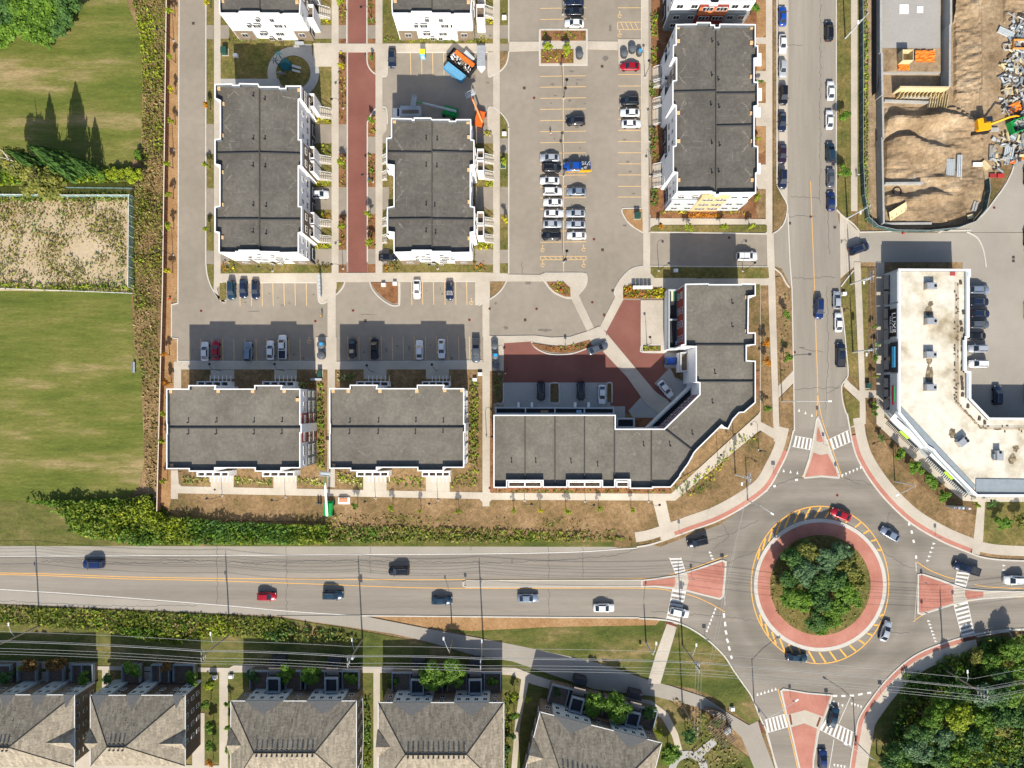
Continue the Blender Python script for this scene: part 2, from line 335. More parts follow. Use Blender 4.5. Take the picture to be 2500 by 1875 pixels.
slab('island', [(1192,128),(1220,128),(1220,176),(1196,186),(1192,180)], .13, 'concrete'); slab('island', [(1192,266),(1200,262),(1220,274),(1220,340),(1204,330),(1192,318)], .13, 'concrete')
slab('verge', [(1221,126),(1240,126),(1240,142),(1232,162),(1221,175)], .10, 'dry'); slab('verge', [(1221,276),(1232,290),(1239,306),(1240,338),(1221,338)], .10, 'lawnv')
# central lot islands
slab('planting_island', rect(1321,76,1430,100), .15, 'mulch'); slab('planting_island', rect(1321,121,1400,155), .15, 'mulch')
slab('island', [(1330,667),(1420,667),(1431,672),(1433,682),(1430,697),(1412,719),(1394,728),(1378,726),(1352,714),(1332,692),(1323,676)], .14, 'concrete', sm=3)
slab('planting_island', [(1334,688),(1376,688),(1392,703),(1393,725),(1378,724),(1355,713),(1340,699)], .18, 'mulch')
slab('verge', [(1519,512),(1568,511),(1569,567),(1550,556),(1530,538)], .12, 'soil')
slab('island', [(1587,650),(1556,652),(1532,664),(1510,690),(1500,712),(1503,724),(1521,733),(1523,728),(1700,728),(1700,650)], .13, 'concrete')
slab('planting_bed', [(1521,700),(1545,694),(1625,704),(1625,729),(1521,729)], .16, 'mulch')
slab('verge', [(1588,652),(1875,653),(1877,679),(1598,679),(1588,668)], .16, 'lawnv'); slab('verge', [(1590,556),(1600,550),(1872,550),(1872,567),(1588,566)], .13, 'lawnv')
slab('planting_bed', [(1587,462),(1868,462),(1868,532),(1600,532),(1587,524)], .13, 'mulch'); slab('verge', rect(1846,462,1868,532), .15, 'dry')
slab('garden_bed', rect(1846,-500,1868,462), .11, 'mulch')
for y0, y1 in ((0,95),(108,175),(198,250),(308,375)): slab('garden_bed', [(1847,y0),(1868,y0),(1868,y1-9),(1860,y1),(1847,y1)], .14, 'soil')
for y0, y1 in ((92,108),(174,200),(252,308),(402,462)): slab('entry_walk', rect(1845,y0,1869,y1), .15, 'concrete')
slab('garden_bed', rect(1855,696,1876,750), .12, 'mulch'); slab('garden_bed', [(1856,697),(1875,697),(1882,930),(1888,1046),(1857,1030)], .145, 'dry')
slab('verge', [(1891,676),(1904,676),(1926,730),(1933,760),(1936,905),(1900,942),(1893,760)], .11, 'dry'); slab('verge', [(1902,972),(1936,938),(1937,1008),(1930,1056),(1905,1050)], .11, 'dry')
slab('verge', [(1886,-500),(1896,-500),(1896,450),(1921,498),(1920,520),(1905,555),(1888,566)], .10, 'dry')
# red estate street and courtyard
slab('red_street', [(850,-500),(895,-500),(895,107),(850,107)], .01, 'redpave'); slab('red_street', [(850,128),(896,128),(898,157),(906,173),(917,181),(917,263),(905,278),(898,297),(897,667),(850,667)], .012, 'redpave')
slab('courtyard', [(1230,838),(1297,834),(1320,858),(1345,866),(1400,864),(1443,845),(1480,838),(1480,815),(1480,806),(1520,732),(1566,733),(1566,850),(1575,862),(1625,862),(1625,900),(1640,905),(1598,935),(1640,980),(1600,1010),(1500,1010),(1500,990),(1228,990)], .012, 'redpave')
slab('courtyard_crossing', [(1472,858),(1483,845),(1545,905),(1605,960),(1640,985),(1613,1008)], .02, 'concrete')
slab('parking_apron', rect(1229,934,1490,996), .03, 'plaza'); slab('parking_apron', [(1490,992),(1526,992),(1526,1050),(1490,1050)], .035, 'plaza')
slab('parking_apron', [(1534,1003),(1570,964),(1614,1008),(1580,1050),(1560,1050),(1550,1025)], .04, 'plaza'); slab('parking_apron', [(1598,936),(1634,899),(1660,928),(1690,935),(1640,980)], .04, 'plaza')
slab('parking_apron', rect(1622,863,1663,897), .045, 'plaza'); slab('forecourt', [(1564,733),(1625,733),(1625,845),(1564,845)], .14, 'concrete')
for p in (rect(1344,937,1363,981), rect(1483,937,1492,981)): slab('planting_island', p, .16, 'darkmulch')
slab('island', [(1566,842),(1570,840),(1612,841),(1628,846),(1628,860),(1572,860),(1566,855)], .15, 'curb'); slab('planting_island', rect(1569,844,1613,857), .2, 'mulch')
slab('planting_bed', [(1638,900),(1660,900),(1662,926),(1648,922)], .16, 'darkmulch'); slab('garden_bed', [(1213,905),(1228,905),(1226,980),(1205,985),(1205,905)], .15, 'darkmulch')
slab('island', [(1230,820),(1306,819),(1347,824),(1392,822),(1433,809),(1462,797),(1471,801),(1480,815),(1480,833),(1476,842),(1443,843),(1440,832),(1400,845),(1381,846),(1347,842),(1297,833),(1230,838)], .13, 'concrete')
slab('planting_island', [(1297,838),(1347,845),(1392,842),(1440,829),(1445,846),(1410,857),(1380,862),(1345,860),(1318,853),(1304,846)], .15, 'mulch')
# ---- the two streets and the roundabout
rb_nw = [(1939,1050),(1925,1102),(1905,1145),(1876,1194),(1826,1233),(1758,1271),(1690,1296),(1600,1328),(1555,1337)]
rb_ne = [(2066,1010),(2072,1044),(2080,1085),(2094,1125),(2127,1179),(2172,1233),(2226,1281),(2294,1321),(2353,1346),(2407,1364),(2500,1371),(2700,1373)]
rb_se = [(2700,1530),(2461,1537),(2380,1548),(2347,1555),(2271,1580),(2217,1609),(2163,1658),(2122,1710),(2095,1753),(2087,1791),(2079,1832),(2070,1900),(2050,2100)]
rb_sw = [(1960,2100),(1903,1900),(1876,1794),(1858,1753),(1836,1699),(1815,1668),(1792,1635),(1770,1601),(1736,1567),(1702,1542),(1668,1524),(1623,1512),(1560,1508)]
NWs, NEs, SEs, SWs = (smooth(PP(p), 4) for p in (rb_nw, rb_ne, rb_se, rb_sw))
main = PP([(-600,1326),(0,1328),(500,1327),(1100,1323),(1300,1322),(1380,1322),(1430,1325),(1475,1330),(1515,1338)]) + list(reversed(NWs)) + PP([(1939,760),(1934,700)]) + NEs[:0]
poly = PP([(1941,1040)]) + PP([(2064,1000)]) + NEs + SEs + SWs + PP([(1350,1507),(880,1503),(700,1506),(676,1504),(500,1496),(0,1474),(-600,1450)]) + main[:9] + list(reversed(NWs))
MB().prism(poly, -.3, .0).build('main_road', T['road'], kind='structure')
slab('road_shoulder', [(-600,1328),(0,1329.5),(500,1329),(1100,1325),(1300,1324),(1440,1327),(1512,1338),(1400,1346),(1200,1350),(900,1352.5),(500,1354.5),(0,1356.5),(-600,1358)], .005, 'lightroad')
slab('road_shoulder', [(-600,1420),(0,1441),(500,1476.5),(700,1494),(860,1504.5),(700,1504.5),(676,1502.5),(500,1494.5),(0,1472.5),(-600,1449)], .005, 'lightroad')
slab('north_street', [(1897,-500),(2040,-500),(2040,500),(2052,560),(2052,700),(2055,760),(2060,795),(2068,904),(2070,920),(2056,938),(2054,953),(2064,1005),(2066,1040),(1939,1050),(1936,900),(1934,704),(1926,690),(1908,655),(1888,648),(1874,648),(1874,570),(1888,570),(1906,555),(1920,525),(1921,500),(1897,452)], .004, 'roadv', sm=0)
slab('side_street', [(2500,300),(2750,300),(2750,566),(2290,567),(2380,540),(2430,485),(2470,420)], .002, 'lightroad')
slab('shop_lot', [(2098,568),(2750,568),(2750,1060),(2340,1060),(2350,640),(2098,640)], .008, 'lightroad')
slab('walk_crossing', [(2050,520),(2098,568),(2098,640),(2052,680)], .02, 'concrete')
slab('kerb_apron', [(1903,455),(1922,500),(1923,512),(1927,-500),(1921,-500),(1900,-500)], .008, 'concrete')
slab('verge', rect(2042,-500,2077,505), .11, 'lawnv'); slab('verge', [(2042,505),(2077,505),(2080,545),(2060,528)], .11, 'lawnv')
slab('verge', [(2052,700),(2083,660),(2090,800),(2096,940),(2074,918),(2064,880),(2058,760)], .11, 'lawnv'); slab('verge', [(2059,950),(2096,978),(2096,1035),(2074,1042),(2066,1000)], .11, 'lawnv')
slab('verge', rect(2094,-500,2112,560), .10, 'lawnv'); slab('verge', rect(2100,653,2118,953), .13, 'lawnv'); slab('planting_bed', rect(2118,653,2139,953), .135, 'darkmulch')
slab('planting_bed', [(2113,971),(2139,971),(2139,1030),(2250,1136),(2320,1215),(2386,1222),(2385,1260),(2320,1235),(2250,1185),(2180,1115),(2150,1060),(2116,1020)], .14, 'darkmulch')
slab('corner_lawn', [(2112,1000),(2140,1040),(2200,1110),(2300,1225),(2386,1240),(2378,1322),(2320,1302),(2250,1262),(2190,1208),(2140,1140),(2116,1080)], .11, 'dry')
slab('corner_lawn', [(2404,1225),(2700,1222),(2700,1350),(2480,1345),(2395,1328)], .11, 'lawnv')
slab('earth_bank', [(905,1504),(1600,1510),(1612,1514),(1600,1526),(1350,1530),(1150,1540),(1040,1530)], .115, 'soil')
slab('wood_floor', [(2120,1740),(2170,1690),(2250,1640),(2400,1560),(2600,1545),(2600,2200),(2080,2200),(2100,1830)], -.02, 'lawn2')
slab('pond', [(2405,1872),(2420,1855),(2450,1862),(2480,1848),(2600,1850),(2600,2000),(2390,2000)], .4, mat('pond_water', [(.015,.017,.025)], fine=None, rough=.1), z0=-.4)
slab('corner_lawn', [(900,1502),(1600,1508),(1625,1512),(1612,1600),(1590,1670),(1450,1625),(1250,1575),(1040,1522)], .09, 'lawn2'); slab('corner_lawn', [(1650,1520),(1700,1542),(1770,1601),(1815,1668),(1858,1757),(1830,1768),(1800,1745),(1740,1700),(1690,1680),(1612,1668)], .09, 'lawn2')
slab('south_lawn', [(-600,1455),(0,1476),(500,1498),(680,1508),(860,1536),(1200,1600),(1620,1700),(1900,1900),(1900,2200),(-600,2200)], .03, 'lawn2')
# trail and house walks
slab('trail', [(676,1503),(880,1502),(1040,1534),(1200,1563),(1310,1585),(1450,1615),(1590,1662),(1640,1675),(1720,1702),(1780,1742),(1828,1770),(1850,1760),(1860,1795),(1900,1900),(1852,1905),(1835,1860),(1810,1800),(1770,1760),(1700,1725),(1600,1700),(1450,1682),(1250,1614),(1160,1600),(1040,1565),(960,1547),(850,1530),(760,1517)], .10, 'lightroad')
slab('trail_link', [(1628,1522),(1655,1520),(1612,1669),(1580,1668),(1600,1600)], .11, 'concrete')
for p in ([(-100,1610),(230,1618),(235,1626),(560,1630),(570,1624),(1130,1630),(1200,1628),(1260,1630),(1310,1650),(1440,1690),(1590,1710),(1630,1740),(1655,1790),(1667,1838),(1650,1830),(1640,1795),(1615,1752),(1570,1732),(1440,1708),(1300,1670),(1250,1648),(1180,1643),(540,1641),(-100,1628)],
          rect(536,1636,557,1880), rect(912,1640,928,1880), [(1274,1648),(1294,1648),(1270,1765),(1262,1880),(1248,1880),(1258,1760)], rect(250,1630,265,1690), [(0,1864),(536,1868),(536,1900),(0,1900)], rect(180,1690,225,1870), rect(470,1740,500,1870)):
    slab('house_walk', p, .13, 'concrete')
for x0, x1 in ((83,113),(150,182),(340,372),(405,440),(655,682),(795,830),(998,1022),(1140,1178)): slab('entry_path', rect(x0, 1640, x1, 1672), .12, 'concrete')
slab('entry_path', [(1380,1672),(1425,1690),(1420,1712),(1375,1700)], .12, 'concrete'); slab('entry_path', [(1535,1700),(1565,1712),(1558,1745),(1530,1735)], .12, 'concrete')
ring('garden_path', (1680,1880), 3.0, 4.8, .14, 'plaza'); slab('garden_path', [(1690,1840),(1740,1800),(1750,1815),(1705,1855)], .14, 'plaza')
# rounded corners of the outer walks
def band(name, pts, o0, o1, z, m, a=0, b=None):
    return MB().strip(pts[a:b], o0, o1, -.2, z).build(name, T[m], kind='structure')
L_, R_ = 1, -1
for nm, pts, sgn, ra, rb in (('nw', NWs, -1, 4, 27), ('ne', NEs, 1, 6, 34), ('se', SEs, 1, 12, 48), ('sw', SWs, 1, 0, 0)):
    band('kerb', pts, 0, sgn * .35, .13, 'curb')
    if nm == 'sw': continue
    band('red_border', pts, sgn * .35, sgn * 1.35, .125, 'redconc', ra, rb)
    if nm == 'se': band('pavement', pts, sgn * 1.35, sgn * 4.4, .128, 'concrete', 8)
    else: band('pavement', pts, sgn * 1.35, sgn * 3.8, .128, 'concrete', 0 if nm == 'nw' else 2)
# ------------------------------------------------------------------ kerbs along streets and lots
def kerb(pts, w_=.28, sm=0, z=.135, m='curb', side=1):
    q = PP(pts)
    if sm: q = smooth(q, sm)
    MB().strip(q, -w_ / 2, w_ / 2, -.2, z).build('kerb', T[m], kind='structure')
for pts in ([(438,-500),(438,0),(435,740),(419.5,744),(419.5,825),(434,827),(434,882),(771,883)],
            [(504,-500),(503,300),(503,640)], [(822,884),(1178,881)], [(847,-500),(847,106)], [(896,-500),(896,106)], [(848,128),(848,640)],
            [(897,300),(897,640)], [(1242,-500),(1242,102)], [(1242,310),(1242,668)], [(934,128),(1192,128)],
            [(1566,-500),(1566,96)], [(1566,155),(1567,510)], [(1896.5,-500),(1896.5,452)], [(2041,-500),(2041,505)], [(1587,567),(1872,571)], [(1587,650),(1873,652)],
            [(2098,567),(2370,562)], [(1317,72),(1433,72),(1433,159),(1317,159),(1317,72)], [(553,690),(775,690)], [(977,687),(1165,687)], [(1923,520),(1928,640),(1933,704),(1937,900),(1939,1052)]):
    kerb(pts)
for pts in ([(503,640),(506,670),(515,698),(532,726),(545,736),(552,733)], [(775,690),(777,728),(782,740),(792,740),(806,730),(826,715),(838,700),(842,688)],
            [(903,688),(908,704),(922,722),(940,737),(958,746),(972,746),(976,738),(976,690)], [(1166,688),(1167,742),(1180,739),(1196,731),(1214,718),(1227,704),(1237,686)],
            [(896,128),(897,155),(905,171),(917,181),(934,187),(944,184),(946,170),(946,130)], [(897,300),(905,282),(917,266),(932,262),(944,268),(945,320),(934,334)],
            [(1242,126),(1240,145),(1232,163),(1218,176),(1200,186),(1192,182),(1192,130)], [(1192,310),(1192,268),(1200,262),(1216,270),(1230,284),(1240,300),(1242,312)],
            [(1330,667),(1420,667),(1431,672),(1433,682),(1430,697),(1412,719),(1394,728),(1378,726),(1352,714),(1332,692),(1323,676),(1330,667)],
            [(1567,509),(1525,509),(1518,514),(1522,526),(1536,546),(1556,560),(1570,568)], [(1587,650),(1556,652),(1532,664),(1510,690),(1500,712),(1503,724)],
            [(1896,450),(1908,474),(1921,498),(1921,520),(1914,545),(1900,562),(1887,570)], [(1888,654),(1906,668),(1918,690),(1928,702)],
            [(2042,512),(2060,530),(2084,548),(2098,566)], [(2053,700),(2068,680),(2084,660)], [(2054,750),(2060,795),(2066,860),(2070,905),(2068,922),(2056,938),(2054,955),(2058,985),(2066,1010)],
            [(1297,834),(1304,846),(1320,857),(1345,865),(1385,865),(1412,859),(1445,846)], [(1566,842),(1564,852),(1570,860),(1628,861)],
            [(1342,983),(1342,942),(1346,935),(1361,935),(1365,942),(1365,983),(1342,983)], [(1481,983),(1481,940),(1486,934),(1491,934),(1494,940),(1494,983)],
            [(2360,566),(2385,580),(2400,610),(2407,652)], [(1229,936),(1228,984),(1213,984)], [(2500,300),(2470,420),(2430,485),(2380,540),(2290,568)]):
    kerb(pts, sm=3)
kerb([(2380,1548),(2461,1537),(2600,1533)], .4, z=.14)
kerb([(880,1503),(1350,1507),(1560,1508)], .3)
# roundabout centre
RC = (2002, 1428)
ring('roundabout_kerb', RC, 15.3, 16.2, .16, 'curb', 96); ring('apron', RC, 12.2, 15.35, .15, 'redconc', 96); ring('roundabout_garden', RC, 0, 12.25, .2, 'lawnv', 96)
ring('painted_edge_line', RC, 1, 1.012, .012, 'yellow', 120, rx=16.7, ry=19.1)
def paint(pts, m='line', z=.01, name='painted_line', kind='structure', parent=None):
    return MB().prism(PP(pts), z - .004, z).build(name, T[m], parent, kind=None if parent else kind)
def line(p, q, w_=.13, m='line', z=.012, name='painted_line', parent=None):
    (x0, y0), (x1, y1) = P(*p), P(*q); L = math.hypot(x1 - x0, y1 - y0) or 1; nx, ny = -(y1 - y0) / L * w_ / 2, (x1 - x0) / L * w_ / 2
    return MB().prism([(x0 + nx, y0 + ny), (x1 + nx, y1 + ny), (x1 - nx, y1 - ny), (x0 - nx, y0 - ny)], z - .004, z).build(name, T[m], parent, kind=None if parent else 'structure')
def poly_line(pts, w_=.13, m='line', z=.012, sm=4):
    q = PP(pts); q = smooth(q, sm) if sm else q
    MB().strip(q, -w_ / 2, w_ / 2, z - .004, z).build('painted_line', T[m], kind='structure')
cx, cy = P(*RC)
for a in list(range(20, 160, 9)) + list(range(200, 342, 9)):
    a2 = a + 4 ; r0 = 16.4; e = lambda t, k: (cx + 16.7 * k * math.cos(R(t)), cy + 19.1 * k * math.sin(R(t)))
    if math.hypot(16.7 * math.cos(R(a)), 19.1 * math.sin(R(a))) < 17.1: continue
    s_ = -4 if a < 180 else 4
    p0 = (cx + r0 * math.cos(R(a - s_ * .7)), cy + r0 * math.sin(R(a - s_ * .7))); p1 = e(a + s_ * .7, .995)
    L = math.hypot(p1[0] - p0[0], p1[1] - p0[1]); nx, ny = -(p1[1] - p0[1]) / L * .19, (p1[0] - p0[0]) / L * .19
    MB().prism([(p0[0] + nx, p0[1] + ny), (p1[0] + nx, p1[1] + ny), (p1[0] - nx, p1[1] - ny), (p0[0] - nx, p0[1] - ny)], .008, .014).build('hatch_stripe', T['yellow'], kind='structure')
# splitter islands: kerb + red + concrete crossing
def splitter(outer, reds, sm=0):
    q = PP(outer); MB().prism(q, -.2, .13).build('splitter_island', T['concrete'], kind='structure')
    MB().strip(q, -.17, .17, -.2, .16, closed=True).build('kerb', T['curb'], kind='structure')
    for r in reds: slab('red_island_paving', r, .15, 'redconc')
splitter([(1993,1024),(1996,1018),(1999,1024),(2012,1060),(2030,1110),(2049,1160),(2047,1167),(2005,1163),(1965,1167),(1961,1162),(1975,1120),(1984,1080)],
         [[(1996,1042),(2000,1050),(2009,1078),(2003,1080),(1993,1077),(1993,1060)], [(1986,1105),(2004,1111),(2020,1108),(2034,1135),(2045,1163),(2005,1160),(1965,1164),(1977,1130)]])
splitter([(1567,1417),(1600,1413),(1650,1405),(1700,1390),(1762,1368),(1772,1371),(1770,1410),(1765,1456),(1757,1462),(1720,1453),(1670,1440),(1600,1431),(1567,1432)],
         [[(1568,1419),(1610,1414),(1647,1409),(1649,1420),(1646,1433),(1600,1429),(1568,1430)], [(1677,1399),(1720,1386),(1763,1371),(1769,1376),(1762,1455),(1756,1459),(1718,1450),(1676,1439),(1681,1418)]])
MB().prism(PP([(1132,1420),(1140,1417),(1567,1415),(1567,1432),(1140,1433),(1131,1430),(1129,1425)]), -.2, .13).build('road_median', T['lightroad'], kind='structure')
kerb([(1567,1416),(1140,1417),(1130,1421),(1131,1431),(1140,1433),(1567,1432)], .2, z=.15)
splitter([(2241,1403),(2250,1401),(2294,1415),(2330,1429),(2357,1438),(2410,1443),(2620,1446),(2620,1455),(2500,1455),(2400,1461),(2362,1466),(2327,1475),(2290,1487),(2250,1500),(2240,1496)],
         [[(2243,1405),(2251,1404),(2326,1431),(2324,1450),(2326,1472),(2249,1496),(2243,1493)], [(2356,1441),(2400,1445),(2400,1457),(2361,1463),(2355,1452)]])
splitter([(1906,1687),(1912,1682),(1971,1692),(2031,1697),(2026,1715),(2010,1755),(1997,1790),(1985,1860),(1984,2000),(1960,2000),(1951,1875),(1930,1780),(1919,1742)],
         [[(1910,1688),(1930,1687),(1971,1694),(2027,1699),(2009,1749),(1965,1733),(1922,1744)], [(1931,1776),(1963,1766),(1994,1779),(1983,1850),(1981,2000),(1962,2000),(1954,1875)]])
for p in ([(1925,1745),(1930,1744),(1934,1768),(1930,1769)], [(2000,1750),(2004,1752),(1996,1774),(1992,1772)], [(1852,1763),(1857,1762),(1864,1788),(1858,1789)], [(2087,1795),(2093,1796),(2090,1820),(2084,1819)],
          [(1627,1517),(1655,1526),(1653,1531),(1626,1522)], [(2354,1557),(2378,1552),(2379,1558),(2355,1563)]):
    slab('tactile_plate', p, .165, mat('rust_plate', [(.16,.05,.03)], fine=None) if 'rust' not in T else T['rust'])
# crossings
def zebra(a, b, c, d, n, skip=()):
    """a->b is one kerb-to-kerb side, d->c the other"""
    cr = empty('zebra_crossing', (*P(*a), 0)); cr['kind'] = 'structure'
    for i in range(n):
        t0, t1 = (i + .25) / n, (i + .75) / n; L = lambda p, q, t: (p[0] + (q[0] - p[0]) * t, p[1] + (q[1] - p[1]) * t)
        if i in skip: continue
        paint([L(a, b, t0), L(a, b, t1), L(d, c, t1), L(d, c, t0)], 'line', .016, 'stripe', parent=cr)
    line(a, b, .12, parent=cr); line(d, c, .12, parent=cr)
zebra((1940,1064),(1985,1072),(1981,1099),(1934,1090), 5); zebra((2013,1078),(2072,1050),(2078,1078),(2022,1103), 6)
zebra((1634,1361),(1650,1402),(1674,1397),(1662,1361), 5); zebra((1643,1436),(1627,1512),(1658,1519),(1675,1441), 7)
zebra((2337,1394),(2331,1428),(2357,1436),(2368,1396), 4); zebra((2328,1475),(2349,1556),(2379,1548),(2361,1466), 8)
zebra((1866,1758),(1917,1743),(1926,1774),(1872,1789), 6); zebra((2015,1753),(2084,1788),(2080,1822),(1999,1780), 8)
# shark teeth and dashes
def teeth(a, b, n, dx, dy, s=.55):
    for i in range(n):
        t = (i + .5) / n; x, y = a[0] + (b[0] - a[0]) * t, a[1] + (b[1] - a[1]) * t; L = math.hypot(dx, dy); ux, uy = dx / L, dy / L; k = 3.6
        paint([(x + ux * k * 1.6, y + uy * k * 1.6), (x - uy * k * .75 - ux * k * .6, y + ux * k * .75 - uy * k * .6), (x + uy * k * .75 - ux * k * .6, y - ux * k * .75 - uy * k * .6)], 'line', .014, 'yield_triangle')
teeth((1943,1000),(1990,1018), 3, 0, -1); teeth((1905,1149),(1955,1157), 3, 0, -1); teeth((2052,1162),(2106,1139), 6, 0, 1)
teeth((1731,1345),(1741,1368), 3, 1, .2); teeth((1748,1483),(1724,1545), 7, .3, -1); teeth((2281,1322),(2262,1374), 5, 1, 0)
teeth((2265,1512),(2285,1570), 7, 1, .1); teeth((1845,1698),(1898,1682), 6, 0, -1); teeth((2030,1711),(2062,1724), 3, .3, 1); teeth((2076,1716),(2106,1726), 4, 0, 1); teeth((2450,1375),(2449,1420), 4, 1, 0)
teeth((2033,1866),(2066,1872), 4, 0, 1)
for p, q in (((1767,1497),(1768,1508)), ((1770,1518),(1771,1529)), ((1771,1539),(1774,1549)), ((1774,1559),(1778,1569)), ((1779,1578),(1782,1588)), ((1784,1600),(1787,1608)),
             ((1948,1171),(1941,1172)), ((1873,1196),(1866,1201)), ((1894,1186),(1888,1188)), ((2219,1276),(2220,1283)), ((2225,1295),(2227,1303)), ((2229,1318),(2232,1325)), ((2236,1356),(2237,1364)),
             ((2034,1699),(2044,1699)), ((2054,1699),(2064,1699)), ((2074,1698),(2085,1698)), ((2095,1696),(2106,1694)), ((2117,1692),(2127,1691))): line(p, q, .5, 'line')
line((2236,1372),(2237,1395)); line((2241,1398),(2233,1518), .1, 'curb'); line((2077,1700),(2048,1766)); line((2036,1805),(2024,1880), .13); line((1770,1480),(1767,1366), .1, 'curb')
# main road lines
poly_line([(-600,1360),(0,1358),(500,1356),(900,1354),(1200,1352),(1400,1348),(1500,1342),(1556,1338)], .15)
poly_line([(-600,1418),(0,1439),(500,1474.5),(700,1492),(870,1503)], .15)
poly_line([(-600,1398),(0,1398.5),(300,1408),(500,1411.5),(900,1415),(1140,1415),(1560,1413),(1640,1402),(1690,1388),(1776,1356)], .14, 'yellow'); poly_line([(-600,1402),(0,1402.5),(300,1413),(500,1417),(800,1427),(900,1431),(1100,1436),(1560,1436),(1640,1444)], .14, 'yellow')
poly_line([(1676,1451),(1700,1458),(1735,1474),(1770,1494)], .14, 'yellow')
poly_line([(2239,1372),(2270,1392),(2310,1408),(2330,1413)], .16, 'yellow'); poly_line([(2229,1518),(2260,1498),(2327,1477)], .14, 'yellow'); poly_line([(2362,1468),(2440,1459),(2600,1457)], .14, 'yellow'); poly_line([(2380,1427),(2430,1434),(2600,1440)], .14, 'yellow')
line((1979,442),(1982,530), .14, 'yellow'); poly_line([(1982,532),(1988,690),(1993,850),(1996,960),(1988,1080),(1970,1130),(1958,1165)], .14, 'yellow'); poly_line([(1996,960),(2006,1020),(2030,1090),(2056,1166)], .14, 'yellow')
poly_line([(1899,1682),(1915,1740),(1935,1820),(1948,1880)], .16, 'yellow'); poly_line([(2030,1703),(2005,1765),(1992,1810),(1985,1880)], .16, 'yellow')
poly_line([(1871,1790),(1900,1885)], .35, 'curb')
line((1923,40),(1923,560), .08, 'joint'); line((2002,-60),(2003,500), .07, 'joint')
# parking bays
for xs, y0, y1, m in (((585,613,639.5,666,693,720,747.5), 691, 747, 'tan'), ((463,490,516.5,543.5,570.5,598,625,651,679,705,732), 827, 881, 'tan'),
                      ((1004.5,1031,1058,1085.5,1112,1139), 688, 744, 'tan'), ((849,876,903.5,930.5,957.5,984,1011,1038.5,1065.6,1092.7,1119.4,1146), 822, 879, 'tan'), ((1002,1029,1056,1083), 128, 184, 'tan')):
    for x in xs: line((x, y0), (x + 1.2, y1), .13, m)
for y in (20,47,186,212.5,239.6,266.7,294,321,348,374,401,428,456,483,510,537,564,591): line((1319, y + .5), (1431, y - 1), .13, 'tan')
line((1375,159),(1376,667), .14, 'tan')
for y in (19,182,210,237,264,291,318.5,345.5,373,400,427,455,481): line((1509, y), (1565, y), .13, 'tan')
for (x0, y0, x1, y1, n) in ((1319,626,1431,634,9), (1508,54,1565,72,5)):
    line((x0,y0),(x1,y0),.13,'tan'); line((x0,y1),(x1,y1),.13,'tan'); line((x0,y0),(x0,y1),.13,'tan'); line((x1,y0),(x1,y1),.13,'tan')
    for i in range(1, n): x = x0 + (x1 - x0) * i / n; line((x - 4, y0), (x + 4, y1), .13, 'tan')
def wheelchair(px, py, s=1):
    x, y = P(px, py); b = MB(); b.strip([(x + .42 * math.cos(a), y - .2 + .42 * math.sin(a)) for a in [R(i * 30 + 60) for i in range(10)]], -.06, .06, .008, .013)
    b.prism([(x - .1, y), (x + .05, y), (x + .05, y + .6), (x - .1, y + .6)], .008, .013); b.prism([(x, y - .05), (x + .55 * s, y - .1), (x + .55 * s, y + .03), (x, y + .08)], .008, .0135)
    b.prism([(x + .1 + .16 * math.cos(R(i * 60)) - .12, y + .8 + .16 * math.sin(R(i * 60))) for i in range(6)], .008, .0132)
    b.build('wheelchair_symbol', T['tan'], kind='structure')
for p in ((1325,608),(1425,607),(1325,645),(1425,646),(1513,37),(1513,84),(1151,737),(755,832)): wheelchair(*p)
# slab joints on the walks
b = MB()
def joints(x0, y0, x1, y1, step, vert):
    t = (y0 if vert else x0) + step
    while t < (y1 if vert else x1):
        q = [(x0, t - .2), (x1, t - .2), (x1, t + .2), (x0, t + .2)] if vert else [(t - .2, y0), (t + .2, y0), (t + .2, y1), (t - .2, y1)]
        b.prism(PP(q), .12, .1315); t += step
for x0, x1, y0, y1 in ((523,539,-60,668),(810,827,-60,668),(917,934,-60,668),(1204,1220,-60,668),(1566,1583,-60,560),(1869,1885,-60,560),(2077,2093,-60,510),(1178,1196,910,1200),(802,818,905,1185)): joints(x0, y0, x1, y1, 15, True)
for x0, x1, y0, y1 in ((445,800,883,902),(822,1178,883,902),(545,1160,668,687),(1600,1866,533,547)): joints(x0, y0, x1, y1, 15, False)
b.build('pavement_joints', T['joint'], kind='structure')
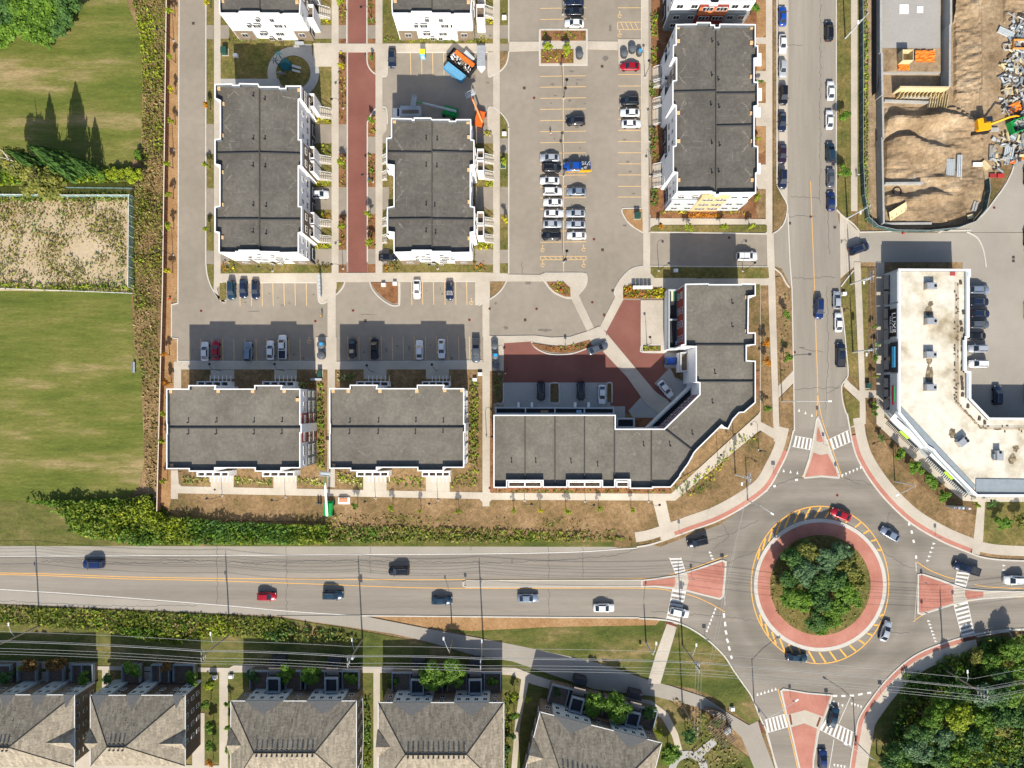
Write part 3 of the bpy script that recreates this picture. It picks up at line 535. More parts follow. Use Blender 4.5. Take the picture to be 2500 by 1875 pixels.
# cracks, traced
def crack(pts, w_=.09, jit=2.5):
    out = [pts[0]]
    for p, q in zip(pts, pts[1:]):
        n = max(2, int(math.hypot(q[0] - p[0], q[1] - p[1]) / 7))
        for i in range(1, n + 1): t = i / n; out.append((p[0] + (q[0] - p[0]) * t + random.uniform(-jit, jit) * (i < n), p[1] + (q[1] - p[1]) * t + random.uniform(-jit, jit) * (i < n)))
    CR.strip(PP(out), -w_ / 2, w_ / 2, .006, .0105)
CR = MB()
for pts in ([(390,1366),(600,1373),(760,1369),(1000,1371),(1200,1374),(1350,1368),(1480,1358),(1530,1350),(1560,1338)], [(590,1375),(640,1378)], [(690,1384),(712,1374)],
            [(1705,1325),(1790,1303),(1850,1270)], [(1770,1375),(1860,1340)], [(1880,1190),(1935,1170),(1985,1160)], [(2063,1168),(2110,1175),(2127,1185)], [(2060,1166),(2100,1182)],
            [(2152,1347),(2185,1365),(2205,1380),(2240,1390)], [(2018,700),(2022,850),(2018,960)], [(2018,960),(2050,940)], [(2018,960),(2015,1000)], [(2003,0),(2002,500)], [(1925,704),(1935,900)],
            [(1590,1492),(1780,1506),(1900,1525)], [(1905,1528),(2060,1540),(2220,1546)], [(1924,110),(1960,110)], [(1930,480),(2000,485)], [(1934,680),(2040,676)], [(2010,860),(1950,848)], [(1938,950),(2050,946)],
            [(700,1325),(700,1500)], [(530,1325),(530,1480)], [(1150,1325),(1150,1345)], [(905,1330),(905,1400)], [(1340,1330),(1340,1500)], [(1424,1330),(1424,1410)], [(1750,1260),(1780,1310),(1740,1340)], [(2160,1310),(2172,1250)],
            [(1275,670),(1275,640)], [(0,1467),(300,1480),(480,1478)], [(100,1370),(250,1376),(480,1372)], [(2020,500),(2025,620)], [(1990,528),(1925,528)]): crack(pts)
CR.build('sealed_cracks', T['crack'], kind='stuff')
# tyre-worn lane bands: slightly darker sheets of polished asphalt
for pts, w_ in (([(-600,1376),(0,1376),(600,1384),(1100,1386),(1400,1384),(1560,1372),(1700,1335),(1830,1275)], 2.2), ([(-600,1418),(0,1424),(500,1448),(900,1466),(1300,1470),(1600,1472),(1700,1490)], 2.0),
                ([(1965,-60),(1965,500),(1968,900),(1965,1040)], 2.0), ([(2025,560),(2030,760),(2036,900),(2030,1040),(2070,1130)], 2.0)):
    pass
oil = MB(); orr = random.Random(4)
spots = [(1415,195,9,2),(1428,253,4,2),(1190,202,5,3),(1390,246,5,4),(1478,142,7,8),(1490,68,4,9),(1500,745,8,10),(1330,806,18,4),(1235,800,6,6),(1345,252,3,2),(1080,660+58,3,3),(1290,690,10,6),(1959,849,7,2.5),(690,745,6,2),(620,760,20,1.2),(900,768,24,1.2),(1250,1370,3,8),(2460,980,8,2),(1210,740,4,5)]
for xs, y0, y1 in ((range(474, 760, 27), 840, 878), (range(862, 1160, 27), 836, 876), (range(600, 770, 27), 700, 740), (range(1018, 1140, 27), 700, 738)):
    for x in xs:
        if orr.random() < .7: spots.append((x + orr.uniform(-4, 4), orr.uniform(y0, y1), orr.uniform(2, 5), orr.uniform(2, 6)))
for y in range(170, 600, 27):
    for x in (1345, 1405, 1537):
        if orr.random() < .55: spots.append((x + orr.uniform(-12, 12), y + orr.uniform(2, 10), orr.uniform(2, 7), orr.uniform(1.5, 4)))
for px, py, rx_, ry_ in spots:
    x, y = P(px, py); oil.prism([(x + .1 * rx_ * math.cos(R(a)) * orr.uniform(.5, 1.2), y + .1 * ry_ * math.sin(R(a)) * orr.uniform(.5, 1.2)) for a in range(0, 360, 30)], .004, .0075)
oil.build('oil_stains', mat('oil_stained_asphalt', [g(.13,(1,.9,.78)), g(.20,(1,.89,.76))], 1.5, 6, fine=(5, .25)), kind='stuff')
# drains and manhole covers
iron = mat('cast_iron', [(.07,.035,.025)], fine=(6, .3)); redman = mat('rusty_cover', [(.30,.11,.08)], fine=(6, .2))
grate = MB(); grate.box((0, 0, .012), (.66, .66, .02))
for i in range(5): grate.k = 1; grate.box((-.22 + .11 * i, 0, .026), (.05, .5, .012))
gm = grate.mesh('drain_grate', [iron, T['crack']])
cov = MB(); cov.cyl((0, 0), .36, .0, .018, 16); cov.k = 1; cov.cyl((0, 0), .27, .018, .024, 16); cm = cov.mesh('manhole_cover', [redman, iron])
def place(name, me, px, py, z, label, cat, group=None, rz=0, s=1):
    o = bpy.data.objects.new(name, me); COL.objects.link(o); o.location = (*P(px, py), z); o.rotation_euler = (0, 0, R(rz)); o.scale = (s, s, s); return tag(o, label, cat, group)
for px, py, lb in ((472,57,'in the west lane near its upper end'), (1280,215,'in the centre lot aisle left of the upper stalls'), (1470,162,'in the aisle right of the planter island'), (1471,610,'right of the lower end of the double stall row'),
                   (1282,781,'in the round court above the curved planter'), (1496,709,'against the round corner left of the mailboxes'), (1928,545,'at the kerb where the side street meets the main street'), (2038,555,'at the right kerb below the construction fence'),
                   (892,783,'in the aisle above the right parking bay'), (894,131,'on the red street just below the crossing'), (2474,628,'upper of two squares at the shop lot edge'), (2474,637,'lower of two squares at the shop lot edge')):
    place('drain_grate', gm, px, py, .012, 'dark square drain grate ' + lb, 'drain')
for px, py, z, lb in ((1304,239,.01,'in the centre lot aisle right of the orange lift'), (1450,584,.01,'right of the white car at the end of the row'), (1310,754,.01,'in the middle of the round court'), (1446,738,.01,'between the two diagonal crossings'),
                   (1475,770,.13,'on the right diagonal crossing'), (1146,781,.01,'in the aisle left of the middle crossing'), (1195,754,.12,'on the middle crossing walk'), (770,784,.01,'in the aisle left of the west crossing'),
                   (491,759,.01,'in the aisle near the west kerb'), (862,758,.01,'in the aisle below the red street'), (525,1195,.13,'in the walk below the lower left block'), (1979,529,.01,'on the yellow line of the main street'),
                   (2044,1209,.01,'above the red car on the roundabout'), (1940,860,.01,'at the left kerb of the main street'), (2427,507,.01,'in the lane beside the construction corner'), (1196,1191,.13,'at the walk corner beside the corner block'), (1780,580,.01,'in the shade on the side street')):
    place('manhole_cover', cm, px, py, z, 'round rusty manhole cover ' + lb, 'manhole')
# ------------------------------------------------------------------ buildings
B = dict(
 lining=mat('parapet_membrane', [(.10,.115,.135)], fine=(1, .15)), roofw=mat('pale_flat_roof', [g(.125,(1,.91,.77)), g(.150,(1,.91,.77)), g(.180,(1,.91,.76))], .10, 8, .85, .05, fine=(1.6, .12), fine2=(.3, .12)), roof=mat('flat_roof', [g(.092,(1,.92,.80)), g(.112,(1,.92,.80)), g(.14,(1,.92,.79))], .10, 8, .85, .05, fine=(1.6, .13), fine2=(.3, .12)),
 cap=mat('roof_cap_white', [g(.78,(1,1,1))], fine=(1, .04), rough=.5), coping=mat('roof_firewall', [g(.06,(1,1,1))], fine=None),
 white=mat('white_siding', [g(.80,(1,1,1))], fine=(1.2, .04), rough=.7), grey=mat('grey_siding', [(.20,.22,.23)], fine=(1, .08)), lgrey=mat('pale_grey_siding', [(.42,.46,.48)], fine=(1, .06)),
 brown=mat('brown_brick', [(.20,.155,.11)], fine=(3, .2)), dbrown=mat('dark_brown_brick', [(.09,.065,.05)], fine=(3, .2)), red=mat('red_siding', [(.22,.04,.03)], fine=(1.5, .15)), orange=mat('orange_siding', [(.55,.17,.06)], fine=(1.5, .1)),
 beige=mat('beige_siding', [(.62,.42,.22)], fine=(1.5, .08)), stain=mat('chalk_stain', [g(.12,(1,.93,.82)), g(.21,(1,.92,.8))] , 1.6, 6, fine=(3, .35)), seam=mat('membrane_lap', [g(.15,(1,.95,.88)), g(.24,(1,.95,.88))], .8, 6, fine=(3,.25)),
 glass=mat('window_glass', [(.015,.02,.025)], fine=None, rough=.08, spec=.8), frame=mat('window_frame', [g(.75,(1,1,1))], fine=None), black=mat('black_metal', [(.012,.013,.016)], fine=None, rough=.4), metal=mat('galvanised_metal', [(.38,.40,.43)], fine=(2, .1), rough=.45, metal=.3),
 deck=mat('deck_boards', [(.16,.12,.09)], fine=(2, .25)), croof=mat('cream_membrane', [(.30,.24,.15), (.50,.45,.35), (.62,.58,.49), (.64,.61,.53)], .12, 11, .7, .05, fine=(.5, .12), fine2=(3, .06), pos=[.3,.42,.52,.7]), canopy=mat('grey_canopy', [(.24,.28,.31)], fine=(1, .08)),
 dark=mat('charcoal_panel', [(.035,.038,.045)], fine=(2, .15)), garage=mat('garage_door', [(.04,.045,.055)], fine=None), shingle=None, tile=None, wood=mat('light_wood', [(.42,.30,.17)], fine=(3, .2)),
)
def shingle_mat(name, c1, c2, c3):
    m = mat(name, [c1, c2, c3], 1.1, 7, .9, .25, st=(1, 2.2, 1), fine=(5, .22), rot=0)
    n = m.node_tree.nodes; l = m.node_tree.links; b_ = n['Principled BSDF']; src = b_.inputs['Base Color'].links[0].from_socket
    gg = n.new('ShaderNodeNewGeometry'); w1 = n.new('ShaderNodeTexVoronoi'); w1.inputs['Scale'].default_value = 1.0; w1.distance = 'MANHATTAN'
    mp = n.new('ShaderNodeMapping'); mp.inputs['Rotation'].default_value = (0, 0, R(45)); mp.inputs['Scale'].default_value = (2.2, .55, .6); l.new(gg.outputs['Position'], mp.inputs[0]); l.new(mp.outputs[0], w1.inputs[0])
    mr = n.new('ShaderNodeMapRange'); mr.inputs[3].default_value = .70; mr.inputs[4].default_value = 1.28; l.new(w1.outputs['Color'], mr.inputs[0])
    mx = n.new('ShaderNodeVectorMath'); mx.operation = 'SCALE'; l.new(src, mx.inputs[0]); l.new(mr.outputs[0], mx.inputs['Scale']); l.new(mx.outputs[0], b_.inputs['Base Color']); return m
B['shingle'] = shingle_mat('asphalt_shingles', (.19,.16,.12), (.26,.225,.172), (.325,.285,.225))
def cw(pts):
    a = sum(pts[i][0] * pts[(i + 1) % len(pts)][1] - pts[(i + 1) % len(pts)][0] * pts[i][1] for i in range(len(pts)))
    return pts if a < 0 else pts[::-1]
def win_mesh(w_, h_):
    b = MB(); t = .05
    b.box((0, .03, h_ / 2 - t / 2), (w_, .1, t)); b.box((0, .03, -h_ / 2 + t / 2), (w_, .1, t)); b.box((-w_ / 2 + t / 2, .03, 0), (t, .1, h_ - 2 * t)); b.box((w_ / 2 - t / 2, .03, 0), (t, .1, h_ - 2 * t)); b.box((0, .03, 0), (.04, .1, h_ - 2 * t))
    p = MB().box((0, .012, 0), (w_ - .09, .07, h_ - .09)); return b.mesh('window', [B['frame']]), p.mesh('pane', [B['glass']])
WM = {'s': win_mesh(1.0, 1.35), 'm': win_mesh(1.5, 1.4), 'w': win_mesh(2.2, 1.5), 'b': win_mesh(.9, .6)}
def window(par, x, y, z, nx, ny, k='m'):
    o = ORG[par.name]; f, p = WM[k]; a = bpy.data.objects.new('window', f); COL.objects.link(a); a.parent = par; a.location = (x - o[0], y - o[1], z - o[2]); a.rotation_euler = (0, 0, math.atan2(-nx, ny))
    q = bpy.data.objects.new('pane', p); COL.objects.link(q); q.parent = a; return a
def edge_xy(e, u, off=0):
    (x0, y0), (x1, y1) = e; L = math.hypot(x1 - x0, y1 - y0); dx, dy = (x1 - x0) / L, (y1 - y0) / L
    return (x0 + dx * u - dy * off, y0 + dy * u + dx * off, -dy, dx, L)
def panel(par, e, u0, u1, z0, z1, m, name='cladding', th=.05):
    a, b_ = edge_xy(e, u0), edge_xy(e, u1); n = (a[2], a[3])
    return MB().prism([(a[0] + n[0] * -.01, a[1] + n[1] * -.01), (b_[0] - n[0] * .01, b_[1] - n[1] * .01), (b_[0] + n[0] * th, b_[1] + n[1] * th), (a[0] + n[0] * th, a[1] + n[1] * th)], z0, z1, bottom=True).build(name, B[m], par)
vent_me = MB(); vent_me.cyl((0, 0), .09, 0, .55, 6); vent_me.cyl((0, 0), .15, .55, .62, 6); vent_me = vent_me.mesh('roof_vent', [B['black']])
pad_me = MB().box((0, 0, .15), (.75, .75, .3)).mesh('roof_hatch', [B['beige']])
def add_me(par, name, me, x, y, z, rz=0, s=1):
    o = ORG[par.name]; q = bpy.data.objects.new(name, me); COL.objects.link(q); q.parent = par; q.location = (x - o[0], y - o[1], z - o[2]); q.rotation_euler = (0, 0, rz); q.scale = (s, s, s); return q
def flat_block(label, poly, h, wallm='white', par_h=1.1, seams=(), vents=(), hatches=(), stains=(), name='apartment_block', walls_z0=0.0, pw=.24, roofm='roof', capm='cap', group=None, laps=True, cat='building'):
    q = cw(PP(poly, h)); cx_ = sum(p[0] for p in q) / len(q); cy_ = sum(p[1] for p in q) / len(q)
    e = empty(name, (cx_, cy_, 0), label, cat, group); e['_'] = 0; del e['_']
    MB().prism(offset(q, -.03, True), walls_z0, h - par_h).build('wall', B[wallm], e)
    MB().prism(offset(q, -pw, True), h - par_h - .3, h - par_h + .02).build('roof', B[roofm], e)
    inner = offset(q, -pw, True); mid_ = offset(q, -.1, True); n = len(q)
    for a_, c_, nm_, mm_ in ((q, mid_, 'parapet', 'white'), (mid_, inner, 'parapet_lining', 'lining')):
        b = MB()
        for j in range(n):
            k = (j + 1) % n; b.prism([a_[j], a_[k], c_[k], c_[j]], h - par_h, h - .08)
        b.build(nm_, B[mm_], e)
    b = MB(); o2 = offset(q, .03, True); i2 = offset(q, -pw + .02, True)
    for j in range(n):
        k = (j + 1) % n; b.prism([o2[j], o2[k], i2[k], i2[j]], h - .078, h, bottom=True)
    b.build('parapet_cap', B[capm], e)
    rz = h - par_h
    for s in seams:
        x0, y0 = P(s[0], s[1], rz); x1, y1 = P(s[2], s[3], rz); L = math.hypot(x1 - x0, y1 - y0)
        MB().box(((x0 + x1) / 2, (y0 + y1) / 2, rz + .22), (L, .22, .4), rz=math.atan2(y1 - y0, x1 - x0)).build('firewall', B['coping'], e)
    for v in vents: add_me(e, 'roof_vent', vent_me, *P(v[0], v[1], rz), rz + .02, s=1.25)
    for v in hatches: add_me(e, 'roof_hatch', pad_me, *P(v[0], v[1], rz), rz + .02)
    if stains:
        b = MB()
        for st in stains:
            for p0, p1, w0, w1 in st:
                (x0, y0), (x1, y1) = P(*p0, rz), P(*p1, rz); L = math.hypot(x1 - x0, y1 - y0) or 1; nx, ny = -(y1 - y0) / L, (x1 - x0) / L; m_ = 6
                A, C_ = [], []
                for i in range(m_ + 1):
                    t = i / m_; ww = (w0 + (w1 - w0) * t) * random.uniform(.25, 1.0) / 2.6; X, Y = x0 + (x1 - x0) * t + random.uniform(-.1, .1), y0 + (y1 - y0) * t + random.uniform(-.1, .1)
                    A.append((X + nx * ww, Y + ny * ww)); C_.append((X - nx * ww, Y - ny * ww))
                b.prism(A + C_[::-1], rz + .02, rz + .028 + random.uniform(0, .004))
        b.build('dust_stains', B['stain'], e, kind='stuff')
    if laps:
        b = MB(); xs = [p[0] for p in inner]; ys = [p[1] for p in inner]; cnt = int((max(xs) - min(xs)) * (max(ys) - min(ys)) * .25)
        X = RNG.uniform(min(xs), max(xs), cnt); Y = RNG.uniform(min(ys), max(ys), cnt); ok = inpoly(X, Y, offset(q, -1.6, True))
        X = np.round(X / 1.0) * 1.0; Y = np.round(Y / 1.45) * 1.45
        for x, y in zip(X[ok], Y[ok]):
            L = random.uniform(.3, 1.1) if random.random() < .8 else random.uniform(1, 2.4); v = random.random() < .45
            b.prism([(x, y), (x + (.06 if v else L), y), (x + (.06 if v else L), y + (L if v else .06)), (x, y + (L if v else .06))], rz + .02, rz + .0255 + random.uniform(0, .003))
        b.build('membrane_laps', B['seam'], e, kind='stuff')
    e['h'] = h; BL[e.name] = q; del e['h']
    return e, q
BL = {}
def gedge(q, p0, p1, h):
    """facade edge of the block between two roof pixels at roof height h"""
    return (P(*p0, h), P(*p1, h))
def vee(x, y, s=14, up=1):   # drainage stains running to a roof outlet
    return [((x, y), (x - s, y + up * s * .9), .25, .9), ((x, y), (x + s, y + up * s * .9), .3, .7)]
def veeh(x, y, s=14, sg=1): return [((x, y), (x + sg * s * .8, y - s), .25, .9), ((x, y), (x + sg * s * .8, y + s), .25, .8)]
HB = 12.7
# west column, lower block
pB1 = [(524,205),(567,204),(568,207),(583,207),(584,203),(630,204),(633,211),(682,211),(683,215),(697,215),(697,209),(735,209),(735,240),(729,243),(729,340),(736,340),(736,404),(729,406),(729,503),(737,504),(737,567),(729,569),(729,617),
       (682,618),(681,616),(633,615),(631,612),(584,612),(583,616),(576,615),(575,618),(534,617),(534,568),(524,566),(524,505),(536,502),(536,404),(524,401),(524,340),(537,338),(537,246),(524,240)]
e, q = flat_block('white walled flat roofed block below the round playground, west column', pB1, HB, seams=((634.5,212,634.5,615),(528,376,634,374),(636,374,733,377),(530,536,634,536),(636,537,733,537)),
    vents=[(620,236),(648,245),(620,341),(648,341),(619,407),(649,409),(620,503),(651,505),(619,568),(651,572)], hatches=[(535,217),(731,220),(543,331),(543,421),(543,500),(543,580),(545,254)],
    stains=[vee(572,222,14), [((572,222),(556,238),.6,.2),((688,235),(722,243),.3,.9)], veeh(545,300,22), veeh(722,330,20,-1), [((560,350),(567,368),.9,.3)], veeh(547,450,24), veeh(722,440,22,-1), veeh(545,520,18), veeh(724,560,16,-1), [((558,400),(552,410),.8,.2)]])
def housing_south(e, px0, px1, py, h, scheme='white'):
    E = (P(px1, py, h), P(px0, py, h)); L = edge_xy(E, 0)[4]
    if scheme == 'white':
        for u0, u1 in ((.0, 4.4), (L - 4.4, L)):
            panel(e, E, u0 + .02, u1 - .02, 0, 4.3, 'brown'); x, y, nx, ny, _ = edge_xy(E, (u0 + u1) / 2, .09); window(e, x, y, 2.6, nx, ny, 'm')
        for z, us in ((9.0, (.40,.58)), (6.6, (.26,.34,.385,.62,.66,.74)), (3.2, (.38,.43,.60,.645)), (1.0, (.45,.56))):
            for u in us: x, y, nx, ny, _ = edge_xy(E, L * u, .12); window(e, x, y, z, nx, ny, 's')
        b = MB()
    else:
        mid, bot, ctr = scheme
        panel(e, E, .05, L - .05, 0, 7.6, bot, th=.5)
        panel(e, E, L * .30, L * .66, 0, h - 1.2, ctr, th=.62)
        if ctr == 'red': panel(e, E, L * .30, L * .66, h - 4.4, h - 1.3, 'orange', th=.68)
        for z in (9.6, 5.9, 2.6):
            for u in (.08, .22, .36, .41, .53, .58, .72, .90):
                x, y, nx, ny, _ = edge_xy(E, L * u, .7 if .3 < u < .66 else .52 if z < 7.6 else .1); window(e, x, y, z, nx, ny, 'm')
housing_south(e, 534, 729, 617.5, HB)
def housing_east(e, px, spans, h, bay='beige', side=1, rec=None):
    """white recessed walls over garages, coloured bays with tall windows"""
    for (xw, y0, y1, kind) in spans:
        E = (P(xw, y0, h), P(xw, y1, h)) if side > 0 else (P(xw, y1, h), P(xw, y0, h)); L = edge_xy(E, 0)[4]
        if kind == 'bay':
            panel(e, E, .05, L - .05, 0, h - 1.2, 'brown' if bay == 'beige' else bay)
            for u in (.25, .75):
                for z in (9.6, 6.2, 3.2): x, y, nx, ny, _ = edge_xy(E, L * u, .07); window(e, x, y, z, nx, ny, 'm')
        else:
            panel(e, E, .1, L - .1, 0, 3.9, 'dark', 'garage_wall')
            for u in (.2, .5, .8): 
                if L < 6 and u == .5: continue
                for z in (9.6, 6.2): x, y, nx, ny, _ = edge_xy(E, L * u, .0); window(e, x, y, z, nx, ny, 's' if z > 9 else 'm')
            for u in ((.28, .72) if L > 6 else (.5,)):
                panel(e, E, L * u - 1.25, L * u + 1.25, 0, 2.4, 'white', 'garage_frame', .1); d_ = panel(e, E, L * u - 1.15, L * u + 1.15, 0, 2.3, 'garage', 'garage_door', .13)
housing_east(e, 735, ((735,211,240,'bay'),(729,245,338,'rec'),(736,342,403,'bay'),(729,408,501,'rec'),(737,506,566,'bay'),(729,571,617,'rec')), HB)
def porch(e, x0, x1, y0, y1, sx, sy0, sy1, side=1, zt=6.3, sxw=None):
    """raised balcony against the facade and a white stair down to the walk; pixels of the balcony top and of the stair"""
    (X0, Y1), (X1, Y0) = P(x0, y0, zt), P(x1, y1, zt)
    X0, X1 = min(X0, X1), max(X0, X1)
    MB().prism([(X0, Y0), (X1, Y0), (X1, Y1), (X0, Y1)], 0, zt - 1.15).build('porch', B['white'], e)
    MB().prism([(X0 + .15, Y0 + .15), (X1 - .15, Y0 + .15), (X1 - .15, Y1 - .15), (X0 + .15, Y1 - .15)], zt - 1.16, zt - 1.1).build('balcony_floor', B['deck'], e)
    b = MB(); q_ = cw([(X0, Y0), (X1, Y0), (X1, Y1), (X0, Y1)]); i_ = offset(q_, -.16, True)
    for j in range(4): b.prism([q_[j], q_[(j + 1) % 4], i_[(j + 1) % 4], i_[j]], zt - 1.1, zt)
    b.build('balcony_rail', B['frame'], e)
    # stair
    (A0, B1_), (A1, B0_) = P(sx[0], sy0, 1.0), P(sx[1], sy1, 1.0); A0, A1 = min(A0, A1), max(A0, A1); n = 6; o = ORG[e.name]
    for i in range(n):
        t0, t1 = i / n, (i + 1) / n; z = 1.5 - 1.35 * i / (n - 1) + .0
        xa, xb = (A0 + (A1 - A0) * t0, A0 + (A1 - A0) * t1) if side > 0 else (A1 - (A1 - A0) * t1, A1 - (A1 - A0) * t0)
        MB().prism([(xa + .01, B0_ + .15), (xb - .01, B0_ + .15), (xb - .01, B1_ - .15), (xa + .01, B1_ - .15)], .1, z).build('step', T['concrete'], e)
    for yy in (B0_ + .06, B1_ - .06):
        b = MB(); x_hi, x_lo = (A0, A1) if side > 0 else (A1, A0)
        for k in range(9):
            t = k / 8; x = x_hi + (x_lo - x_hi) * t; z = 1.55 - 1.4 * t; b.box((x, yy, z + .45), (.05, .05, 1.0))
        L = abs(x_lo - x_hi); b.box(((x_hi + x_lo) / 2, yy, 1.78), (math.hypot(L, 1.4), .08, .09), ry=math.atan2(1.4, x_lo - x_hi) if side > 0 else math.atan2(1.4, L) * -1)
        b.build('stair_rail', B['frame'], e)
for a, b_, c, d in ((228,260,264,289),(357,386,382,400),(392,419,421,441),(518,546,537,554),(550,578,576,594)): porch(e, 747, 767, a, b_, (781,808), c, d)
# centre column block
pB2 = [(955,288),(1006,289),(1007,292),(1010,292),(1010,287),(1052,287),(1055,291),(1098,291),(1098,295),(1112,295),(1113,291),(1150,291),(1150,340),(1158,342),(1158,402),(1149,404),(1149,503),(1159,505),(1159,566),(1149,568),(1149,617),
       (1101,618),(1099,615),(1054,615),(1052,612),(1007,612),(1006,616),(961,617),(961,568),(945,566),(945,506),(961,503),(961,404),(943,402),(943,337),(955,335)]
e, q = flat_block('white walled flat roofed block between the red street and the centre lot', pB2, HB, seams=((1055,293,1055,614),(947,373,1054,374),(1056,371,1156,374),(948,536,1054,535),(1056,536,1156,537)),
    vents=[(1041,341),(1068,343),(1041,407),(1067,409),(1041,502),(1062,505),(1041,567),(1064,571)], hatches=[(963,297),(1143,299),(1145,335),(1145,415),(1146,493),(1146,582)],
    stains=[veeh(958,330,20), [((974,352),(984,368),1.6,.9),((1136,352),(1120,372),1.6,.7),((978,388),(972,400),1.3,.4)], veeh(965,440,20), [((985,465),(968,492),1.0,.4),((975,545),(984,560),.9,.5),((1138,505),(1130,520),1,.5),((1130,560),(1136,570),1,.4)], veeh(1145,450,20,-1), veeh(1146,520,20,-1)])
housing_south(e, 961, 1149, 617.5, HB); housing_east(e, 1150, ((1150,293,338,'rec'),(1158,344,401,'bay'),(1149,406,501,'rec'),(1159,507,565,'bay'),(1149,570,617,'rec')), HB)
for a, b_, c, d in ((363,386,379,400),(390,417,419,440),(516,545,533,553),(548,576,574,594)): porch(e, 1165, 1181, a, b_, (1184,1206), c, d)
for a, b_, c, d in ((363,386,379,400),(390,417,419,440),(516,545,533,553),(548,576,574,594)): porch(e, 944, 956, a, b_, (933,945), c, d, side=-1, zt=3.2)
# upper blocks, cut by the frame
HT = 11.4
for lb, x0, x1, mx in (('white walled block at the top edge above the playground', 538, 732, 635), ('white walled block at the top edge above the crane yard', 959, 1150, 1055)):
    k = x0 - 538
    e, q = flat_block(lb, [(x0,-240),(x1+2,-240),(x1+2,-5),(x1,34),(x1-40,34),(x1-42,36),(x1-50,36),(x1-52,33),(mx-1,33),(mx-3,29),(x0+47,29),(x0+46,33),(x0+38,34),(x0+37,33),(x0-2,33),(x0-3,16),(x0-3,-5)], HT, seams=((mx,-240,mx,30),(x0,-60,x1,-60)), vents=[(mx-14,-5),(mx+14,-5)], hatches=[(x0+6,3),(x1-6,6)])
    housing_south(e, x0, x1, 33.5, HT); housing_east(e, x1, ((x1+2,-60,-6,'bay'),(x1,-4,34,'rec')), HT)
    X = x1 + 13
    for a, b_, c, d in ((-52,-25,-28,-8),(10,44,18,44)): porch(e, X, X + 20, a, b_, (X+34,X+60) if k < 100 else (X+17,X+41), c, d)
e, q = flat_block('block with a red and orange panel at the top edge beside the street', [(1645,-250),(1845,-250),(1845,3),(1757,3),(1755,8),(1735,8),(1733,3),(1645,3)], HT, wallm='white', seams=((1745,-250,1745,6),))
housing_south(e, 1645, 1845, 3, HT, ('white', 'grey', 'red')); housing_east(e, 1645, ((1645,-60,0,'rec'),), HT, side=-1)
# east column block
pB5 = [(1650,59),(1700,58),(1701,54),(1735,54),(1736,60),(1745,60),(1746,66),(1756,66),(1757,58),(1845,59),(1845,110),(1851,111),(1851,142),(1842,143),(1842,199),(1851,200),(1851,258),(1842,260),(1842,355),(1851,357),(1851,420),(1846,423),(1846,471),
       (1758,472),(1757,476),(1746,476),(1745,471),(1738,470),(1737,468),(1652,469),(1653,422),(1643,420),(1643,357),(1650,355),(1650,258),(1642,255),(1642,197),(1651,195),(1651,142),(1643,141),(1643,110),(1650,108)]
e, q = flat_block('long flat roofed block beside the main street with a beige south panel', pB5, HB, seams=((1747,66,1747,470),(1646,226,1746,224),(1748,230,1848,229),(1748,309,1840,307)),
    vents=[(1738,104),(1753,112),(1737,186),(1753,197),(1735,258),(1755,264),(1737,352),(1756,357),(1737,423),(1754,421)], hatches=[(1655,67),(1835,68),(1655,101),(1834,105),(1655,276),(1834,277),(1656,345),(1836,345),(1656,440),(1836,440),(1834,188)],
    stains=[[((1672,78),(1660,88),.9,.4),((1812,75),(1835,98),.3,1.2),((1667,118),(1675,138),1.2,.3),((1822,128),(1812,135),.9,.4),((1672,245),(1658,268),1.2,.4),((1668,330),(1658,340),1,.4)], veeh(1656,184,26), veeh(1834,184,28,-1), veeh(1656,275,24), veeh(1834,275,26,-1), veeh(1656,345,26), veeh(1834,345,28,-1), veeh(1834,430,20,-1)])
housing_south(e, 1652, 1846, 470.5, HB, ('white', 'lgrey', 'beige'))
housing_east(e, 1650, ((1650,62,108,'rec'),(1651,145,193,'bay'),(1650,262,353,'rec'),(1653,424,468,'rec')), HB, side=-1)
for a, b_, c, d in ((128,162,163,197),(172,196,200,214),(209,235,240,262),(262,283,264,304),(375,400,400,430),(425,448,432,458)): porch(e, 1622, 1638, a, b_, (1595,1613), c, d, side=-1, zt=4.5)
for y0, y1, x in ((130,160,1852),(215,245,1853),(262,285,1850),(398,424,1850)):
    (X0, Y1), (X1, Y0) = P(x, y0, 3), P(x + 7, y1, 3); MB().prism([(X0 - 1, Y0), (X1, Y0), (X1, Y1), (X0 - 1, Y1)], 2.7, 3.0, bottom=True).build('entrance_canopy', B['white'], e)
# lower-left pair
def lower(lb, x0, xs, x1, yt, yb, vent, hatch, stains, seamy, pe):
    a, b_, c, d = xs
    poly = [(x0,yt+1),(a,yt+1),(a,yt-7.5),(b_,yt-7.5),(b_-2,yt+1),(c,yt+1),(c,yt-7.5),(d,yt-7.5),(d-2,yt+1),(x1,yt+1),(x1,seamy-10),(x1+3,seamy-10),(x1+3,seamy+12),(x1,seamy+12),(x1,yb),(d-2,yb),(d-2,yb+8),(c+1,yb+8),(c+1,yb),(b_-2,yb),(b_-2,yb+8),(a+1,yb+8),(a+1,yb+2),(x0,yb+2),(x0,seamy+14),(x0+1,seamy+13),(x0+1,seamy-9),(x0,seamy-10)]
    return flat_block(lb, poly, HB, seams=((x0+3,seamy,x1,seamy),), vents=vent, hatches=hatch, stains=stains, roofm='roofw')
e, q = lower('flat roofed block at lower left with a grey and red end wall', 406, (460,527,621,689), 733, 948, 1143,
    [(461,1031),(530,1030),(621.5,1030),(690,1029),(461,1059),(529,1059),(621,1059),(689,1058)], [(418,956),(534,955),(618,955),(695,955),(727,976),(420,1136)],
    [vee(455,962,20), vee(535,958,22), vee(625,960,20), vee(700,960,20), vee(495,1115,26,-1), vee(650,1110,20,-1)], 1045, 1)
